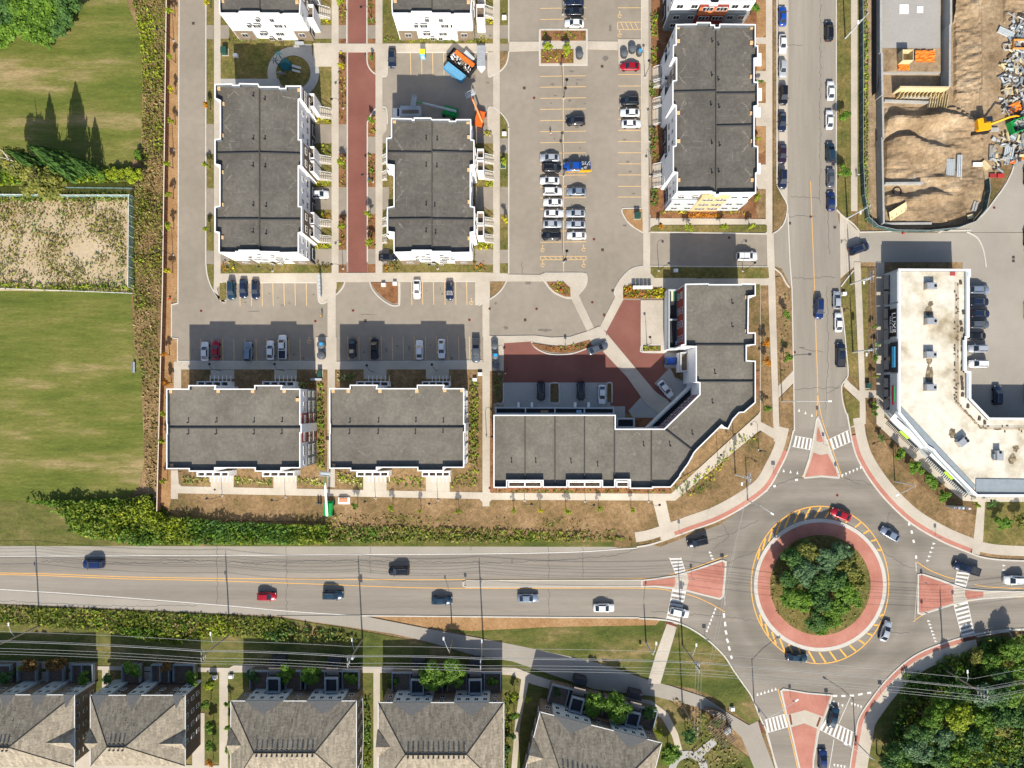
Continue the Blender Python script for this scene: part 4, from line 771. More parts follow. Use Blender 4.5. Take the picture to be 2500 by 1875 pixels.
E = (P(733, 949, HB), P(733, 1143, HB)); L = edge_xy(E, 0)[4]
panel(e, E, .05, L - .05, 0, 7.6, 'grey'); panel(e, E, L * .31, L * .68, 0, HB - 1.15, 'red', th=.12)
for z in (9.8, 5.8, 2.6):
    for u in (.06, .19, .26, .36, .42, .58, .64, .76, .82, .94):
        x, y, nx, ny, _ = edge_xy(E, L * u, .13 if .3 < u < .7 else .07 if z < 7 else .01); window(e, x, y, z, nx, ny, 'm' if z < 9 else 's')
e2, q2 = lower('flat roofed block left of the corner block, wall beside a green planting strip', 804, (854,922,1018,1085), 1133, 947, 1142,
    [(855,1031),(925,1030),(1016,1029),(1083,1030),(854,1058),(924,1058),(1015,1058),(1082,1055)], [(814,955),(851,955),(928,955),(1018,955),(1086,953),(1128,953),(815,1136)],
    [vee(860,962,22), vee(925,958,22), vee(1018,954,30), vee(1090,958,20), vee(895,1115,24,-1), vee(970,1108,24,-1), vee(1050,1115,20,-1)], 1044, 1)
E = (P(1133, 949, HB), P(1133, 1142, HB)); L = edge_xy(E, 0)[4]
panel(e2, E, .05, L - .05, 0, 7.6, 'grey'); panel(e2, E, L * .33, L * .66, 0, HB - 1.15, 'brown', th=.12)
for z in (9.8, 5.8, 2.6):
    for u in (.06, .19, .26, .36, .42, .58, .64, .76, .82, .94):
        x, y, nx, ny, _ = edge_xy(E, L * u, .13 if .3 < u < .7 else .07 if z < 7 else .01); window(e2, x, y, z, nx, ny, 'm' if z < 9 else 's')
def balcony_row(e, x0, x1, y0, y1, zt, n, vert=False, pergola=None):
    """low terrace with white upstands split into n bays"""
    (X0, Y1), (X1, Y0) = P(x0, y0, zt), P(x1, y1, zt); X0, X1 = min(X0, X1), max(X0, X1); q_ = cw([(X0, Y0), (X1, Y0), (X1, Y1), (X0, Y1)])
    MB().prism(q_, 0, zt - 1.1).build('terrace_base', B['white'], e); MB().prism(offset(q_, -.15, True), zt - 1.1, zt - 1.05).build('terrace_floor', B['deck'], e)
    b = MB(); i_ = offset(q_, -.2, True)
    for j in range(4): b.prism([q_[j], q_[(j + 1) % 4], i_[(j + 1) % 4], i_[j]], zt - 1.06, zt)
    for k in range(1, n):
        x = X0 + (X1 - X0) * k / n; b.prism([(x - .12, Y0 + .22), (x + .12, Y0 + .22), (x + .12, Y1 - .22), (x - .12, Y1 - .22)], zt - 1.04, zt - .02)
    b.build('terrace_wall', B['white'], e)
    if pergola:
        bm_ = None
        for k in range(6):
            x = X0 + (X1 - X0) * (.35 + k * .13); 
            y_ = (Y1, Y1 + pergola) if pergola > 0 else (Y0 + pergola, Y0)
            MB().box((x, (y_[0] + y_[1]) / 2, zt - 1.3), (.12, y_[1] - y_[0] + .3, .14)).build('pergola_beam', B['frame'], e)
for e_, k in ((e, 0), (e2, 396)):
    for x in ((480,558),(640,718)):
        xx = x if k == 0 else (x[0] + 390, x[1] + 390) if x[0] < 600 else (x[0] + 390, x[1] + 380)
        balcony_row(e_, xx[0], xx[1], 931, 943, 3.6, 4, pergola=1.3); balcony_row(e_, xx[0], xx[1], 1152, 1164, 5.0, 4, pergola=-1.2)
# corner block
HL = 11.6
pL = [(1673,693),(1730,692),(1731,694),(1810,694),(1811,692),(1845,693),(1845,722),(1828,724),(1827,812),(1845,812),(1845,842),(1823,844),(1823,880),(1845,881),(1845,983),(1817,1007),(1805,1008),(1790,1024),(1778,1048),(1768,1044),(1762,1039),
      (1702,1098),(1695,1106),(1681,1132),(1662,1158),(1660,1164),(1638,1190),(1594,1190),(1594,1193),(1538,1193),(1538,1172),(1502,1172),(1502,1190),(1470,1190),(1470,1174),(1385,1174),(1385,1190),(1325,1190),(1325,1174),(1238,1174),(1238,1191),(1205,1191),(1205,1013),
      (1503,1013),(1503,1047),(1622,1047),(1708,963),(1708,935),(1699,933),(1699,847),(1663,846),(1663,842),(1673,840)]
e, q = flat_block('large angled flat roofed corner block wrapping the red courtyard', pL, HL, par_h=1.15, roofm='roofw', seams=((1676,843,1842,843),(1702,932,1842,932),(1282,1018,1282,1170),(1355,1018,1355,1188),(1427,1018,1427,1172),(1500,1018,1500,1172),(1590,1052,1590,1190),(1625,1050,1690,1100)),
    vents=[(1787,741),(1787,798),(1739,984),(1635,1087),(1249,1128),(1308,1128),(1394,1129),(1459,1137),(1571,1088),(1635,1088),(1745,912),(1690,1060)], hatches=[(1822,726),(1822,808)],
    stains=[[((1680,717),(1690,732),.7,1.1),((1693,752),(1702,768),.8,.3),((1818,728),(1812,742),.9,.5),((1690,790),(1681,815),.6,.3),((1815,820),(1818,826),.9,.4),((1800,775),(1818,800),.3,.8),((1716,880),(1708,890),.9,.5),((1704,905),(1714,918),.5,.8),((1640,1046),(1655,1040),.8,.4),((1516,1093),(1528,1112),1.2,1.0),((1546,1090),(1552,1114),1.2,1.2),((1620,1066),(1608,1084),.5,.9)],
            vee(1280,1145,20,1), vee(1425,1145,20,1), veeh(1700,770,20,-1), vee(1350,1025,16,1), vee(1450,1025,16,1), vee(1555,1055,18,1)])
for x0, x1, n in ((1241,1322,2),(1388,1467,2),(1505,1536,1)): balcony_row(e, x0, x1, 1176, 1190, 8.6, n)
# lower courtyard wing with roof terraces
def terrace_wing(par, poly, zt, divs=(), floor='dark', name='terrace_wing', base='white'):
    q_ = cw(PP(poly, zt)); MB().prism(q_, 0, zt - 1.1).build(name, B[base], par); MB().prism(offset(q_, -.2, True), zt - 1.12, zt - 1.05).build('terrace_floor', B[floor], par)
    b = MB(); i_ = offset(q_, -.3, True)
    for j in range(len(q_)): b.prism([q_[j], q_[(j + 1) % len(q_)], i_[(j + 1) % len(q_)], i_[j]], zt - 1.06, zt)
    b.build('terrace_wall', B['lgrey'], par)
    for (a, c) in divs:
        (x0, y0), (x1, y1) = P(*a, zt), P(*c, zt); L = math.hypot(x1 - x0, y1 - y0); MB().box(((x0 + x1) / 2, (y0 + y1) / 2, zt - .53), (L, .3, 1.02), rz=math.atan2(y1 - y0, x1 - x0)).build('terrace_divider', B['lgrey'], par)
terrace_wing(e, [(1209,994),(1500,995),(1500,1011),(1209,1011)], 4.6, (((1283,997),(1283,1010)),((1355,997),(1355,1010)),((1427,997),(1427,1010))))
terrace_wing(e, [(1506,1021),(1550,1021),(1550,1044),(1506,1044)], 4.4); terrace_wing(e, [(1584,1044),(1697,935),(1706,960),(1622,1044)], 4.6, floor='dark')
terrace_wing(e, [(1632,706),(1668,706),(1668,852),(1632,852)], 4.6, (((1634,780),(1666,780)),), floor='dark'); terrace_wing(e, [(1661,860),(1694,858),(1694,906),(1661,908)], 4.4, floor='deck')
for x in (1266, 1299, 1405, 1438): x_, y_ = P(x, 988, 2.5); MB().box((x_, y_, 1.25), (.5, 1.2, 2.3)).build('garage_pier', B['white'], e)
E = (P(1673, 840, HL), P(1673, 695, HL)); L = edge_xy(E, 0)[4]; panel(e, E, .1, L - .1, 4.0, HL - 1.3, 'red')
for u in (.12, .37, .6, .86):
    for z in (8.6, 5.6): x, y, nx, ny, _ = edge_xy(E, L * u, .07); window(e, x, y, z, nx, ny, 'm')
E = (P(1622, 1047, HL), P(1708, 963, HL)); L = edge_xy(E, 0)[4]; panel(e, E, .1, L - .1, 4.0, HL - 1.3, 'red')
for u in (.12, .3, .5, .7, .88):
    for z in (8.6, 5.6): x, y, nx, ny, _ = edge_xy(E, L * u, .07); window(e, x, y, z, nx, ny, 'w')
# terrace bits
for nm, lb, px, py, z, c, d in (('rug', 'green rug on the corner block terrace below the north roof', 1646, 722, 3.6, (.04,.16,.11), (1.4, 2.6, .03)), ('rug', 'cream rug beside the green rug on the terrace', 1641, 722, 3.62, (.6,.6,.4), (.5, 2.6, .03)),
                                ('table', 'blue patio table on the terrace above the black cars', 1413, 1006, 3.6, (.3,.5,.7), (1.2, 1.0, .7)), ('sofa', 'tan sofa on the terrace above the courtyard apron', 1329, 1006, 3.6, (.32,.24,.13), (1.8, .8, .6)), ('chair', 'pale blue chair on the lower end of the long terrace', 1652, 838, 3.6, (.35,.6,.8), (.8, .9, .7))):
    x, y = P(px, py, z); b = MB(); b.box((0, 0, d[2] * (.5 if d[2] < .1 else .8)), (d[0], d[1], d[2] * (1 if d[2] < .1 else .2)))
    if d[2] > .1:
        for sx in (-1, 1):
            for sy in (-1, 1): b.box((sx * d[0] * .42, sy * d[1] * .42, d[2] * .36), (.08, .08, d[2] * .7))
        if nm != 'table': b.box((0, d[1] * .45, d[2]), (d[0], .12, d[2] * .6))
    o = b.build(nm, mat(nm + '_cover', [c], fine=(3, .15)), label=lb, cat=nm); o.location = (x, y, z)
# ------------------------------------------------------------------ shop building on the right
HS = 6.4
pS = [(2194,656),(2370,657),(2370,675),(2367,677),(2367,823),(2360,825),(2360,905),(2371,907),(2371,973),(2416,1020),(2620,1021),(2620,1212),(2385,1212),(2290,1115),(2278,1100),(2264,1092),(2194,1008)]
e, q = flat_block('cream roofed shop building with a grey street front and angled corner', pS, HS, wallm='lgrey', par_h=.6, roofm='croof', name='shop_building', pw=.5, laps=False, cat='shop')
E = (P(2194, 1008, HS), P(2194, 656, HS)); L = edge_xy(E, 0)[4]
# street front fascia, canopies, signs
def along(py): return (1008 - py) * .1 * (HCAM - HS) / HCAM
for p0, p1, m in ((1000, 911, 'lgrey'), (908, 834, 'dark'), (826, 740, 'lgrey'), (735, 662, 'lgrey')):
    panel(e, E, along(p0), along(p1), 3.2, HS - .2, m, 'fascia', .25); panel(e, E, along(p0) + .2, along(p1) - .2, .3, 2.9, 'glass', 'shopfront', .08)
for p0, p1 in ((1001,975),(968,950),(945,922),(900,878),(870,836),(826,802),(800,776),(773,748),(738,705),(700,665)):
    a, b_ = edge_xy(E, along(p0)), edge_xy(E, along(p1)); n = (a[2], a[3])
    MB().prism([(a[0] + n[0] * .26, a[1] + n[1] * .26), (b_[0] + n[0] * .26, b_[1] + n[1] * .26), (b_[0] + n[0] * 1.7, b_[1] + n[1] * 1.7), (a[0] + n[0] * 1.7, a[1] + n[1] * 1.7)], 2.9, 3.05, bottom=True).build('awning', B['dark'], e)
x, y = P(2380, 905, HS)
for p0, p1, x0, x1 in ((660,825,2358,2367),(830,905,2351,2360),(910,973,2360,2371)): MB().prism(PP([(x0,p0),(x1-2,p0),(x1-2,p1),(x0,p1)], HS), HS - .7, HS - .05).build('roof_curb', B['lgrey'], e)
def text_obj(txt, size, m, loc, rot, parent, name='sign_lettering', ext=.03):
    c = bpy.data.curves.new('t', 'FONT'); c.body = txt; c.size = size; c.extrude = ext; c.align_x = 'CENTER'; c.align_y = 'CENTER'; c.resolution_u = 2
    o = bpy.data.objects.new('tt', c); COL.objects.link(o); dg = bpy.context.evaluated_depsgraph_get(); me = bpy.data.meshes.new_from_object(o.evaluated_get(dg)); bpy.data.objects.remove(o)
    me.materials.clear(); me.materials.append(m); q_ = bpy.data.objects.new(name, me); COL.objects.link(q_); q_.location = loc; q_.rotation_euler = rot
    if parent: q_.parent = parent; q_.location = Vector(loc) - ORG[parent.name]
    return q_
def sign(p0, p1, z0, z1, bm_, lb, texts):
    a, b_ = edge_xy(E, along(p0)), edge_xy(E, along(p1)); s = empty('shop_sign', ((a[0] + b_[0]) / 2 - .3, (a[1] + b_[1]) / 2, (z0 + z1) / 2), lb, 'sign')
    X = a[0] - .32; MB().prism([(X - .12, a[1]), (X + .05, a[1]), (X + .05, b_[1]), (X - .12, b_[1])], z0, z1, bottom=True).build('sign_board', bm_, s)
    for txt, size, m, du, dz in texts: text_obj(txt, size, m, (X - .16, (a[1] + b_[1]) / 2 + du, (z0 + z1) / 2 + dz), (R(90), 0, R(-90)), s)
lit = mat('sign_white', [g(.85,(1,1,1))], fine=None)
sign(820, 752, 3.35, 6.0, B['black'], 'black sign reading LUXE NAIL BAR on the grey shop front', (('LUXE', 2.0, lit, 0, .38), ('NAIL BAR', .9, lit, -.3, -.85)))
sign(896, 845, 4.3, 5.5, mat('sign_blue', [(.08,.42,.72)], fine=None), 'long light blue sign on the dark part of the shop front', (('PHARMACY', .8, lit, 0, 0),)) if False else sign(896, 845, 4.3, 5.5, mat('sign_blue', [(.08,.42,.72)], fine=None), 'long light blue sign on the dark part of the shop front', ())
sign(988, 941, 4.3, 4.9, mat('sign_red', [(.5,.02,.03)], fine=None), 'long red strip sign at the lower end of the shop front', ()); sign(980, 943, 5.0, 5.3, mat('sign_green', [(.05,.4,.12)], fine=None), 'thin green strip sign above the red strip sign', ())
# angled corner canopies
for a, c, nm in (((2173,1022),(2250,1094),'upper'), ((2270,1110),(2370,1205),'lower')):
    z = 4.6; (x0, y0), (x1, y1) = P(*a, z), P(*c, z); L2 = math.hypot(x1 - x0, y1 - y0); th = math.atan2(y1 - y0, x1 - x0); o_ = ((x0 + x1) / 2, (y0 + y1) / 2)
    nx, ny = math.sin(th), -math.cos(th); nx, ny = (-nx, -ny) if nx > 0 else (nx, ny)
    MB().box((o_[0] - nx * 1.1, o_[1] - ny * 1.1, z), (L2, 2.4, .3), rz=th).build('canopy_roof', B['white'], e); MB().box((o_[0] - nx * 1.2, o_[1] - ny * 1.2, z + .18), (L2 * .8, .25, .08), rz=th).build('canopy_gutter', B['dark'], e)
    MB().box((o_[0] + nx * .35, o_[1] + ny * .35, z - .7), (L2 * .9, .1, 1.0), rz=th).build('sign_band', B['dark'], e)
    n = 26
    for i in range(n):
        t = (i + .5) / n; X, Y = x0 + (x1 - x0) * t + nx * .9, y0 + (y1 - y0) * t + ny * .9; MB().box((X, Y, z - .35), (.16, 1.2, .1), rz=th).build('canopy_slat', B['dark'], e)
    o = MB().box((0, 0, 0), (2.6, .12, .8)).build('green_logo', mat('lime_sign', [(.35,.6,.05)], fine=None), None, label='lime green sign on the %s angled shop canopy' % nm, cat='sign'); o.location = (o_[0] + nx * .5, o_[1] + ny * .5, z - .2); o.rotation_euler = (R(-35), 0, th)
for a, c, w_ in (((2200,1012),(2382,1206), 2.2), ((2382,1200),(2620,1203), 3.0)):
    z = HS - .45; (x0, y0), (x1, y1) = P(*a, z), P(*c, z); L2 = math.hypot(x1 - x0, y1 - y0); th = math.atan2(y1 - y0, x1 - x0)
    MB().box(((x0 + x1) / 2 + math.sin(-th) * (-w_ / 2) * -1 * (1 if th < -.3 else -1) * -1, (y0 + y1) / 2 + w_ / 2, z), (L2, w_, .12), rz=th).build('grey_roof_strip', B['canopy'], e)
# rooftop units
def rtu(px, py, rz, label, fans=1):
    z = HS - .58; x, y = P(px, py, z + 1); u = empty('rooftop_unit', (x, y, z), label, 'rooftop unit', 'rooftop units on the shop roof', R(rz))
    MB().box((0, 0, .75), (2.3, 1.5, 1.2)).build('housing', B['metal'], u, local=True); MB().box((0, 0, .08), (2.5, 1.7, .16)).build('unit_curb', B['wood'], u, local=True)
    for i in range(fans): MB().cyl((.75 - .0 * i, (-.35 + .7 * i) if fans > 1 else 0), .32, 1.35, 1.42, 14).build('fan', B['black'], u, local=True)
    MB().box((-.3, .95, .5), (1.2, .5, .7)).build('duct', B['canopy'], u, local=True)
for a in ((2274,698,0,'grey rooftop unit nearest the upper end of the shop roof'),(2274,784,0,'grey rooftop unit second from the top on the shop roof'),(2273,866,0,'grey rooftop unit third from the top, mid shop roof'),(2273,946,0,'grey rooftop unit fourth from the top above the roof bend'),(2352,1078,38,'two fan rooftop unit set askew at the roof bend',2),(2440,1112,90,'grey rooftop unit near the right edge of the shop roof')): rtu(*a)
b = MB(); rr = random.Random(3)
stn = mat('water_stain', [(.06,.05,.035),(.16,.125,.08),(.36,.30,.20)], 1.0, 7, fine=(4,.3)); 
for px, py, w_, l_ in ((2268,760,9,16),(2268,915,9,26),(2272,742,6,8),(2268,880,7,12),(2266,935,8,14),(2325,1058,9,14),(2471,1120,9,14),(2480,1095,8,10)):
    x, y = P(px, py, HS - .6); pts = [(x + (w_ * .1) * math.cos(R(a)) * rr.uniform(.7, 1.2), y + l_ * .09 * math.sin(R(a)) * rr.uniform(.7, 1.2)) for a in range(0, 360, 24)]; b.prism(pts, HS - .6, HS - .565 + rr.uniform(0, .003))
b.build('ponding_stains', stn, e, kind='stuff')
blk = MB().box((0, 0, .12), (.9, .55, .24)).mesh('roof_block', [B['dbrown']]); sl = MB().box((0, 0, .06), (.5, .25, .12)).mesh('pipe_support', [B['dbrown']])
for px, py in ((2352,763),(2346,789),(2348,805),(2349,838),(2349,853),(2349,885),(2349,901),(2348,924),(2349,936),(2350,948),(2350,964),(2363,992),(2391,1022),(2404,1032),(2345,690)): add_me(e, 'roof_block', blk, *P(px, py, HS - .5), HS - .58, rz=R(90 + rr.uniform(-15, 15)))
for i in range(90):
    t = i / 90
    if t < .6: px, py = 2335 + rr.choice((-4, 0, 4)), 690 + t / .6 * 295
    elif t < .8: px, py = 2340 + (t - .6) / .2 * 55, 985 + (t - .6) / .2 * 60
    else: px, py = 2395 + (t - .8) / .2 * 105, 1045 + rr.choice((-4, 2, 8))
    if rr.random() < .75: add_me(e, 'pipe_support', sl, *P(px, py + rr.uniform(-2, 2), HS - .5), HS - .58, rz=R(rr.choice((0, 90))))
for off in (-3, 1, 4): MB().tube([(*P(a, c, HS - .4), HS - .4) for a, c in ((2336 + off, 690),(2336 + off, 985),(2394 + off, 1045 + off),(2610, 1045 + off))], .04, 4).build('gas_pipe', B['wood'], e)
MB().prism(PP([(2323,663),(2335,663),(2335,672),(2323,672)], HS), HS - .58, HS - .4).build('roof_hatch', mat('red_hatch', [(.35,.06,.06)], fine=None), e)
# windows on the faces turned away from the middle of the estate
for o_ in [o for o in COL.objects if o.get('category') == 'building' and o.name in BL and 'top edge' not in o['label']]:
    q_ = BL[o_.name]; n_ = len(q_)
    for j in range(n_):
        a, c = q_[j], q_[(j + 1) % n_]; L = math.hypot(c[0] - a[0], c[1] - a[1])
        if L < 3.4: continue
        x, y, nx, ny, _ = edge_xy((a, c), L / 2)
        if nx * -x + ny * -y > 0 or L > 60: continue
        k = max(1, int(L / 3.3))
        for i in range(k):
            for z in (2.2, 5.4, 8.6): x, y, nx, ny, _ = edge_xy((a, c), L * (i + .5) / k, 0); window(o_, x, y, z, nx, ny, 'm')
# ------------------------------------------------------------------ hip roofed townhouses along the bottom
def house(label, px, py, W, D, th, ridge, rl, walls, towers, terr, z0=9.0, z1=13.3, side='brown', dorm=(), side_gables=()):
    """px,py = north-west eave corner; W, D eave size in metres; local x east, y south (negative)"""
    ox, oy = P(px, py, z0); e = empty('townhouse_row', (ox, oy, 0), label, 'building', 'hip roofed townhouse rows', R(th)); L = dict(parent=e, local=True)
    i = .45
    MB().prism([(i, -i), (W - i, -i), (W - i, -D + i), (i, -D + i)], 0, z0 - .05).build('wall', B[side], **L)
    a, c, d_, f = (0, 0, z0), (W, 0, z0), (W, -D, z0), (0, -D, z0); r0, r1 = (ridge[0], -ridge[2], z1), (ridge[1], -ridge[2], z1)
    for pts in ((a, r0, r1, c), (c, r1, d_), (d_, r1, r0, f), (f, r0, a)):
        b = MB(); b.face(pts[::-1]); b.face([(p[0], p[1], p[2] - .12) for p in pts]); b.build('roof_slope', B['shingle'], **L)
    for p0, p1, w_ in ((r0, r1, .35), (r0, a, .22), (r0, f, .22), (r1, c, .22), (r1, d_, .22)):
        MB().tube([(p0[0], p0[1], p0[2] + .02), (p1[0], p1[1], p1[2] + .02)], w_ / 2, 4).build('ridge_cap', B['shingle2'], **L)
    g_ = MB()
    for (x0, y0, x1, y1) in ((-.12, -D, 0, 0), (W, -D, W + .12, 0), (-.12, 0, W + .12, .12)): g_.prism([(x0, y0), (x1, y0), (x1, y1), (x0, y1)], z0 - .22, z0 + .02)
    g_.build('gutter', B['frame'], **L)
    for k in range(rl):   # vents either side of the ridge
        t = ridge[0] + (ridge[1] - ridge[0]) * (k + .5) / rl
        for s in (-1, 1): v = bpy.data.objects.new('roof_vent', box_vent); COL.objects.link(v); v.parent = e; v.location = (t, -ridge[2] + s * .7, z1 - .12 if s < 0 else z1 - .15)
    for k in range(9):
        x = random.uniform(ridge[0] - 2, ridge[1] + 2); y = random.uniform(.25, .8) * ridge[2]; v = bpy.data.objects.new('vent_pipe', vent_me); COL.objects.link(v); v.parent = e; v.location = (x, -y, z0 + (z1 - z0) * y / ridge[2] - .1); v.scale = (.6, .6, .5)
    for (x0, x1, m, gab) in walls:   # facade bays on the north face, with their flat gable over
        MB().prism([(x0, -i), (x1, -i), (x1, -i + .5), (x0, -i + .5)], 0, z0 - .3).build('bay', B[m], **L)
        if gab:
            b = MB(); xm = (x0 + x1) / 2; k = 2.5 * (z1 - z0) / ridge[2]
            b.face([(x0, .15, z0 + .06), (x1, .15, z0 + .06), (xm, -2.5, z0 + k + .12)]); b.face([(x0, .15, z0 - .2), (x1, .15, z0 - .2), (x1, .15, z0 + .06), (x0, .15, z0 + .06)]); b.face([(x0, .15, z0 - .2), (x0, .15, z0 + .06), (xm, -2.5, z0 + k + .12), (xm, -2.5, z0 - .2)]); b.face([(x1, .15, z0 - .2), (x1, .15, z0 + .06), (xm, -2.5, z0 + k + .12), (xm, -2.5, z0 - .2)])
            b.build('gable', B['canopy2'], **L)
        n = 2 if x1 - x0 < 6 else 4
        for j in range(n):
            for z in (7.3, 4.6): w_ = window(e, ox, oy, 0, 0, 1, 's'); w_.location = (x0 + (x1 - x0) * (j + .5) / n, -i + .51, z)
    for (X, sg, ya, yb) in side_gables:   # cross gables on the end slopes
        ym = (ya + yb) / 2; rz = z0 + 1.9; run = 1.9 / (z1 - z0) * (ridge[0] if sg < 0 else W - ridge[1]); xo = X + sg * .25; xi = X - sg * run
        b = MB(); b.face([(xo, -ya, z0 + .05), (xo, -ym, rz + .06), (xi, -ym, rz + .06)]); b.face([(xo, -yb, z0 + .05), (xi, -ym, rz + .06), (xo, -ym, rz + .06)]); b.build('gable_roof', B['shingle'], **L)
        b = MB(); b.face([(X + sg * .05, -ya, z0), (X + sg * .05, -yb, z0), (X + sg * .05, -ym, rz)]); b.build('gable_wall', B['lgrey'], **L)
    # gaps between bays get windows too
    for x in np.arange(2.0, W - 1, 3.1):
        if any(w0 - .6 < x < w1 + .6 for w0, w1, *_ in walls): continue
        for z in (7.3, 4.6): w_ = window(e, ox, oy, 0, 0, 1, 's'); w_.location = (x, -i + .01, z)
    for y in np.arange(2.5, D - 2, 3.0):
        for z in (7.2, 4.4, 1.8):
            for X, sg in ((W - i + .01, 1), (i - .01, -1)):
                if sg < 0 and ox < 5 and px > 560: continue
                if (sg > 0 and ox + W < 0) or (sg < 0 and ox > 0): w_ = window(e, ox, oy, 0, 1, 0, 's'); w_.location = (X, -y, z); w_.rotation_euler = (0, 0, R(-90 * sg))
    # terraces: raised yard behind brick upstands
    for (x0, x1, dep, zt, div) in terr:
        MB().prism([(x0, -.4), (x1, -.4), (x1, dep), (x0, dep)], 0, zt - 1).build('terrace', B['deck'], **L)
        b = MB(); 
        for (X0, Y0, X1, Y1) in [(x0, dep - .2, x1, dep), (x0, .2, x0 + .2, dep - .2), (x1 - .2, .2, x1, dep - .2)] + [(v - .1, .2, v + .1, dep - .2) for v in div]: b.prism([(X0, Y0), (X1, Y0), (X1, Y1), (X0, Y1)], zt - 1, zt)
        b.build('terrace_wall', B['canopy'], **L)
    for (x0, x1, y0, y1, zt) in towers:
        MB().prism([(x0, y0), (x1, y0), (x1, y1), (x0, y1)], 0, zt - .9).build('stair_tower', B['dark'], **L); b = MB(); q_ = cw([(x0, y0), (x1, y0), (x1, y1), (x0, y1)]); i_ = offset(q_, -.25, True)
        for j in range(4): b.prism([q_[j], q_[(j + 1) % 4], i_[(j + 1) % 4], i_[j]], zt - .9, zt)
        b.build('tower_parapet', B['canopy'], **L)
        b = MB(); b.box(((x0 + x1) / 2, y1 + 1.1, zt - 1.4), (x1 - x0 - .3, 2.0, .12), rx=R(18)); b.build('tower_canopy', B['metal2'], **L); MB().box(((x0 + x1) / 2, y1 + 2.9, 1.5), (x1 - x0, 1.6, 3.0)).build('entry_porch', B['dark'], **L)
    return e, ox, oy
B['shingle2'] = mat('ridge_shingles', [(.075,.065,.05)], fine=(3, .3)); B['canopy2'] = mat('metal_gable', [(.19,.185,.175)], fine=(3, .12)); B['metal2'] = mat('brown_metal', [(.22,.19,.16)], fine=(3, .1))
box_vent = MB().box((0, 0, .2), (.38, .3, .35)).mesh('box_vent', [B['dark']])
house('hip roofed townhouse row in the bottom left corner', -114, 1697, 27.9, 16.6, 0, (12.3, 16.0, 9.9), 4, ((17.8,21.6,'lgrey',1),(10.7,14.4,'lgrey',1),(25.4,27.9,'lgrey',1)), (), ((1,8,4.2,2.2,()),(9.6,14.2,4.2,2.2,()),(16.8,20.8,4.4,2.2,()),(22.6,27.9,4.4,2.2,(25.2,))), side_gables=((27.9, 1, 7.6, 12.6),))
house('hip roofed townhouse row second from the left along the bottom', 221, 1698, 21.8, 16.2, 0, (6.4, 10.4, 9.7), 4, ((.3,4.2,'lgrey',1),(8.2,11.8,'lgrey',1),(19.0,21.5,'lgrey',1)), (), ((3.2,7.6,4.4,2.2,()),(10.2,14.6,4.4,2.2,(12.4,)),(15.5,20.6,4.4,2.2,())), side='dbrown', side_gables=((0, -1, 7.6, 12.6), (21.8, 1, 8.0, 12.4)))
for lb, px, py, th in (('hip roofed townhouse row left of centre, narrow walk on both sides', 564, 1712, 0), ('hip roofed townhouse row behind the large twin crowned tree', 924, 1716, 0), ('hip roofed townhouse row turned askew, right end of the bottom row', 1319, 1739, -14.3)):
    house(lb, px, py, 28.9, 20.4, th, (6.9, 20.6, 9.7), 12, ((3.2,12.2,'lgrey',1),(17.4,25.6,'lgrey',1)), ((6.9,10.0,.4,3.9,5.6),(20.6,23.7,.4,3.9,5.6)), ((2.0,14.3,4.6,3.2,(6.4,10.5)),(15.2,28.2,4.6,3.2,(20,24.2))), side_gables=((0, -1, 6.0, 12.5),))
# ------------------------------------------------------------------ vehicles
def paintm(n, c, r=.28, me=.25): return mat('car_paint_' + n, [c], fine=None, rough=r, coat=.6, metal=me, spec=.5)
CP = dict(white=paintm('white', (.72,.73,.74), .3, 0), silver=paintm('silver', (.42,.45,.50)), black=paintm('black', (.010,.011,.016)), navy=paintm('navy', (.012,.022,.055)), blue=paintm('blue', (.01,.08,.42)), red=paintm('red', (.38,.006,.02)),
          grey=paintm('grey', (.10,.115,.14)), teal=paintm('teal', (.015,.045,.075)), steel=paintm('steel', (.20,.25,.33)), plum=paintm('plum', (.03,.015,.04)), yellow=paintm('yellow', (.75,.42,.01)), dkblue=paintm('dark_blue', (.01,.03,.12)))
cglass = mat('car_glass', [(.012,.02,.03)], fine=None, rough=.06, spec=1.0, coat=.3); tyre = mat('tyre', [(.015,.015,.015)], fine=None); rim = mat('rim', [(.3,.3,.32)], fine=None, metal=.8, rough=.35)
hl = mat('headlight', [(.7,.72,.75)], fine=None, rough=.1); tl = mat('tail_light', [(.35,.01,.01)], fine=None, rough=.2)
CK = dict(sedan=dict(L=4.75, W=1.84, belt=.95, top=1.44, c0=-1.95, c1=1.15, t0=-1.1, t1=.25), suv=dict(L=4.75, W=1.92, belt=1.08, top=1.72, c0=-2.3, c1=1.25, t0=-1.9, t1=.35),
          hatch=dict(L=4.3, W=1.80, belt=.98, top=1.5, c0=-2.05, c1=1.15, t0=-1.55, t1=.25), pickup=dict(L=5.9, W=2.0, belt=1.15, top=1.88, c0=-.75, c1=1.75, t0=-.45, t1=.9))
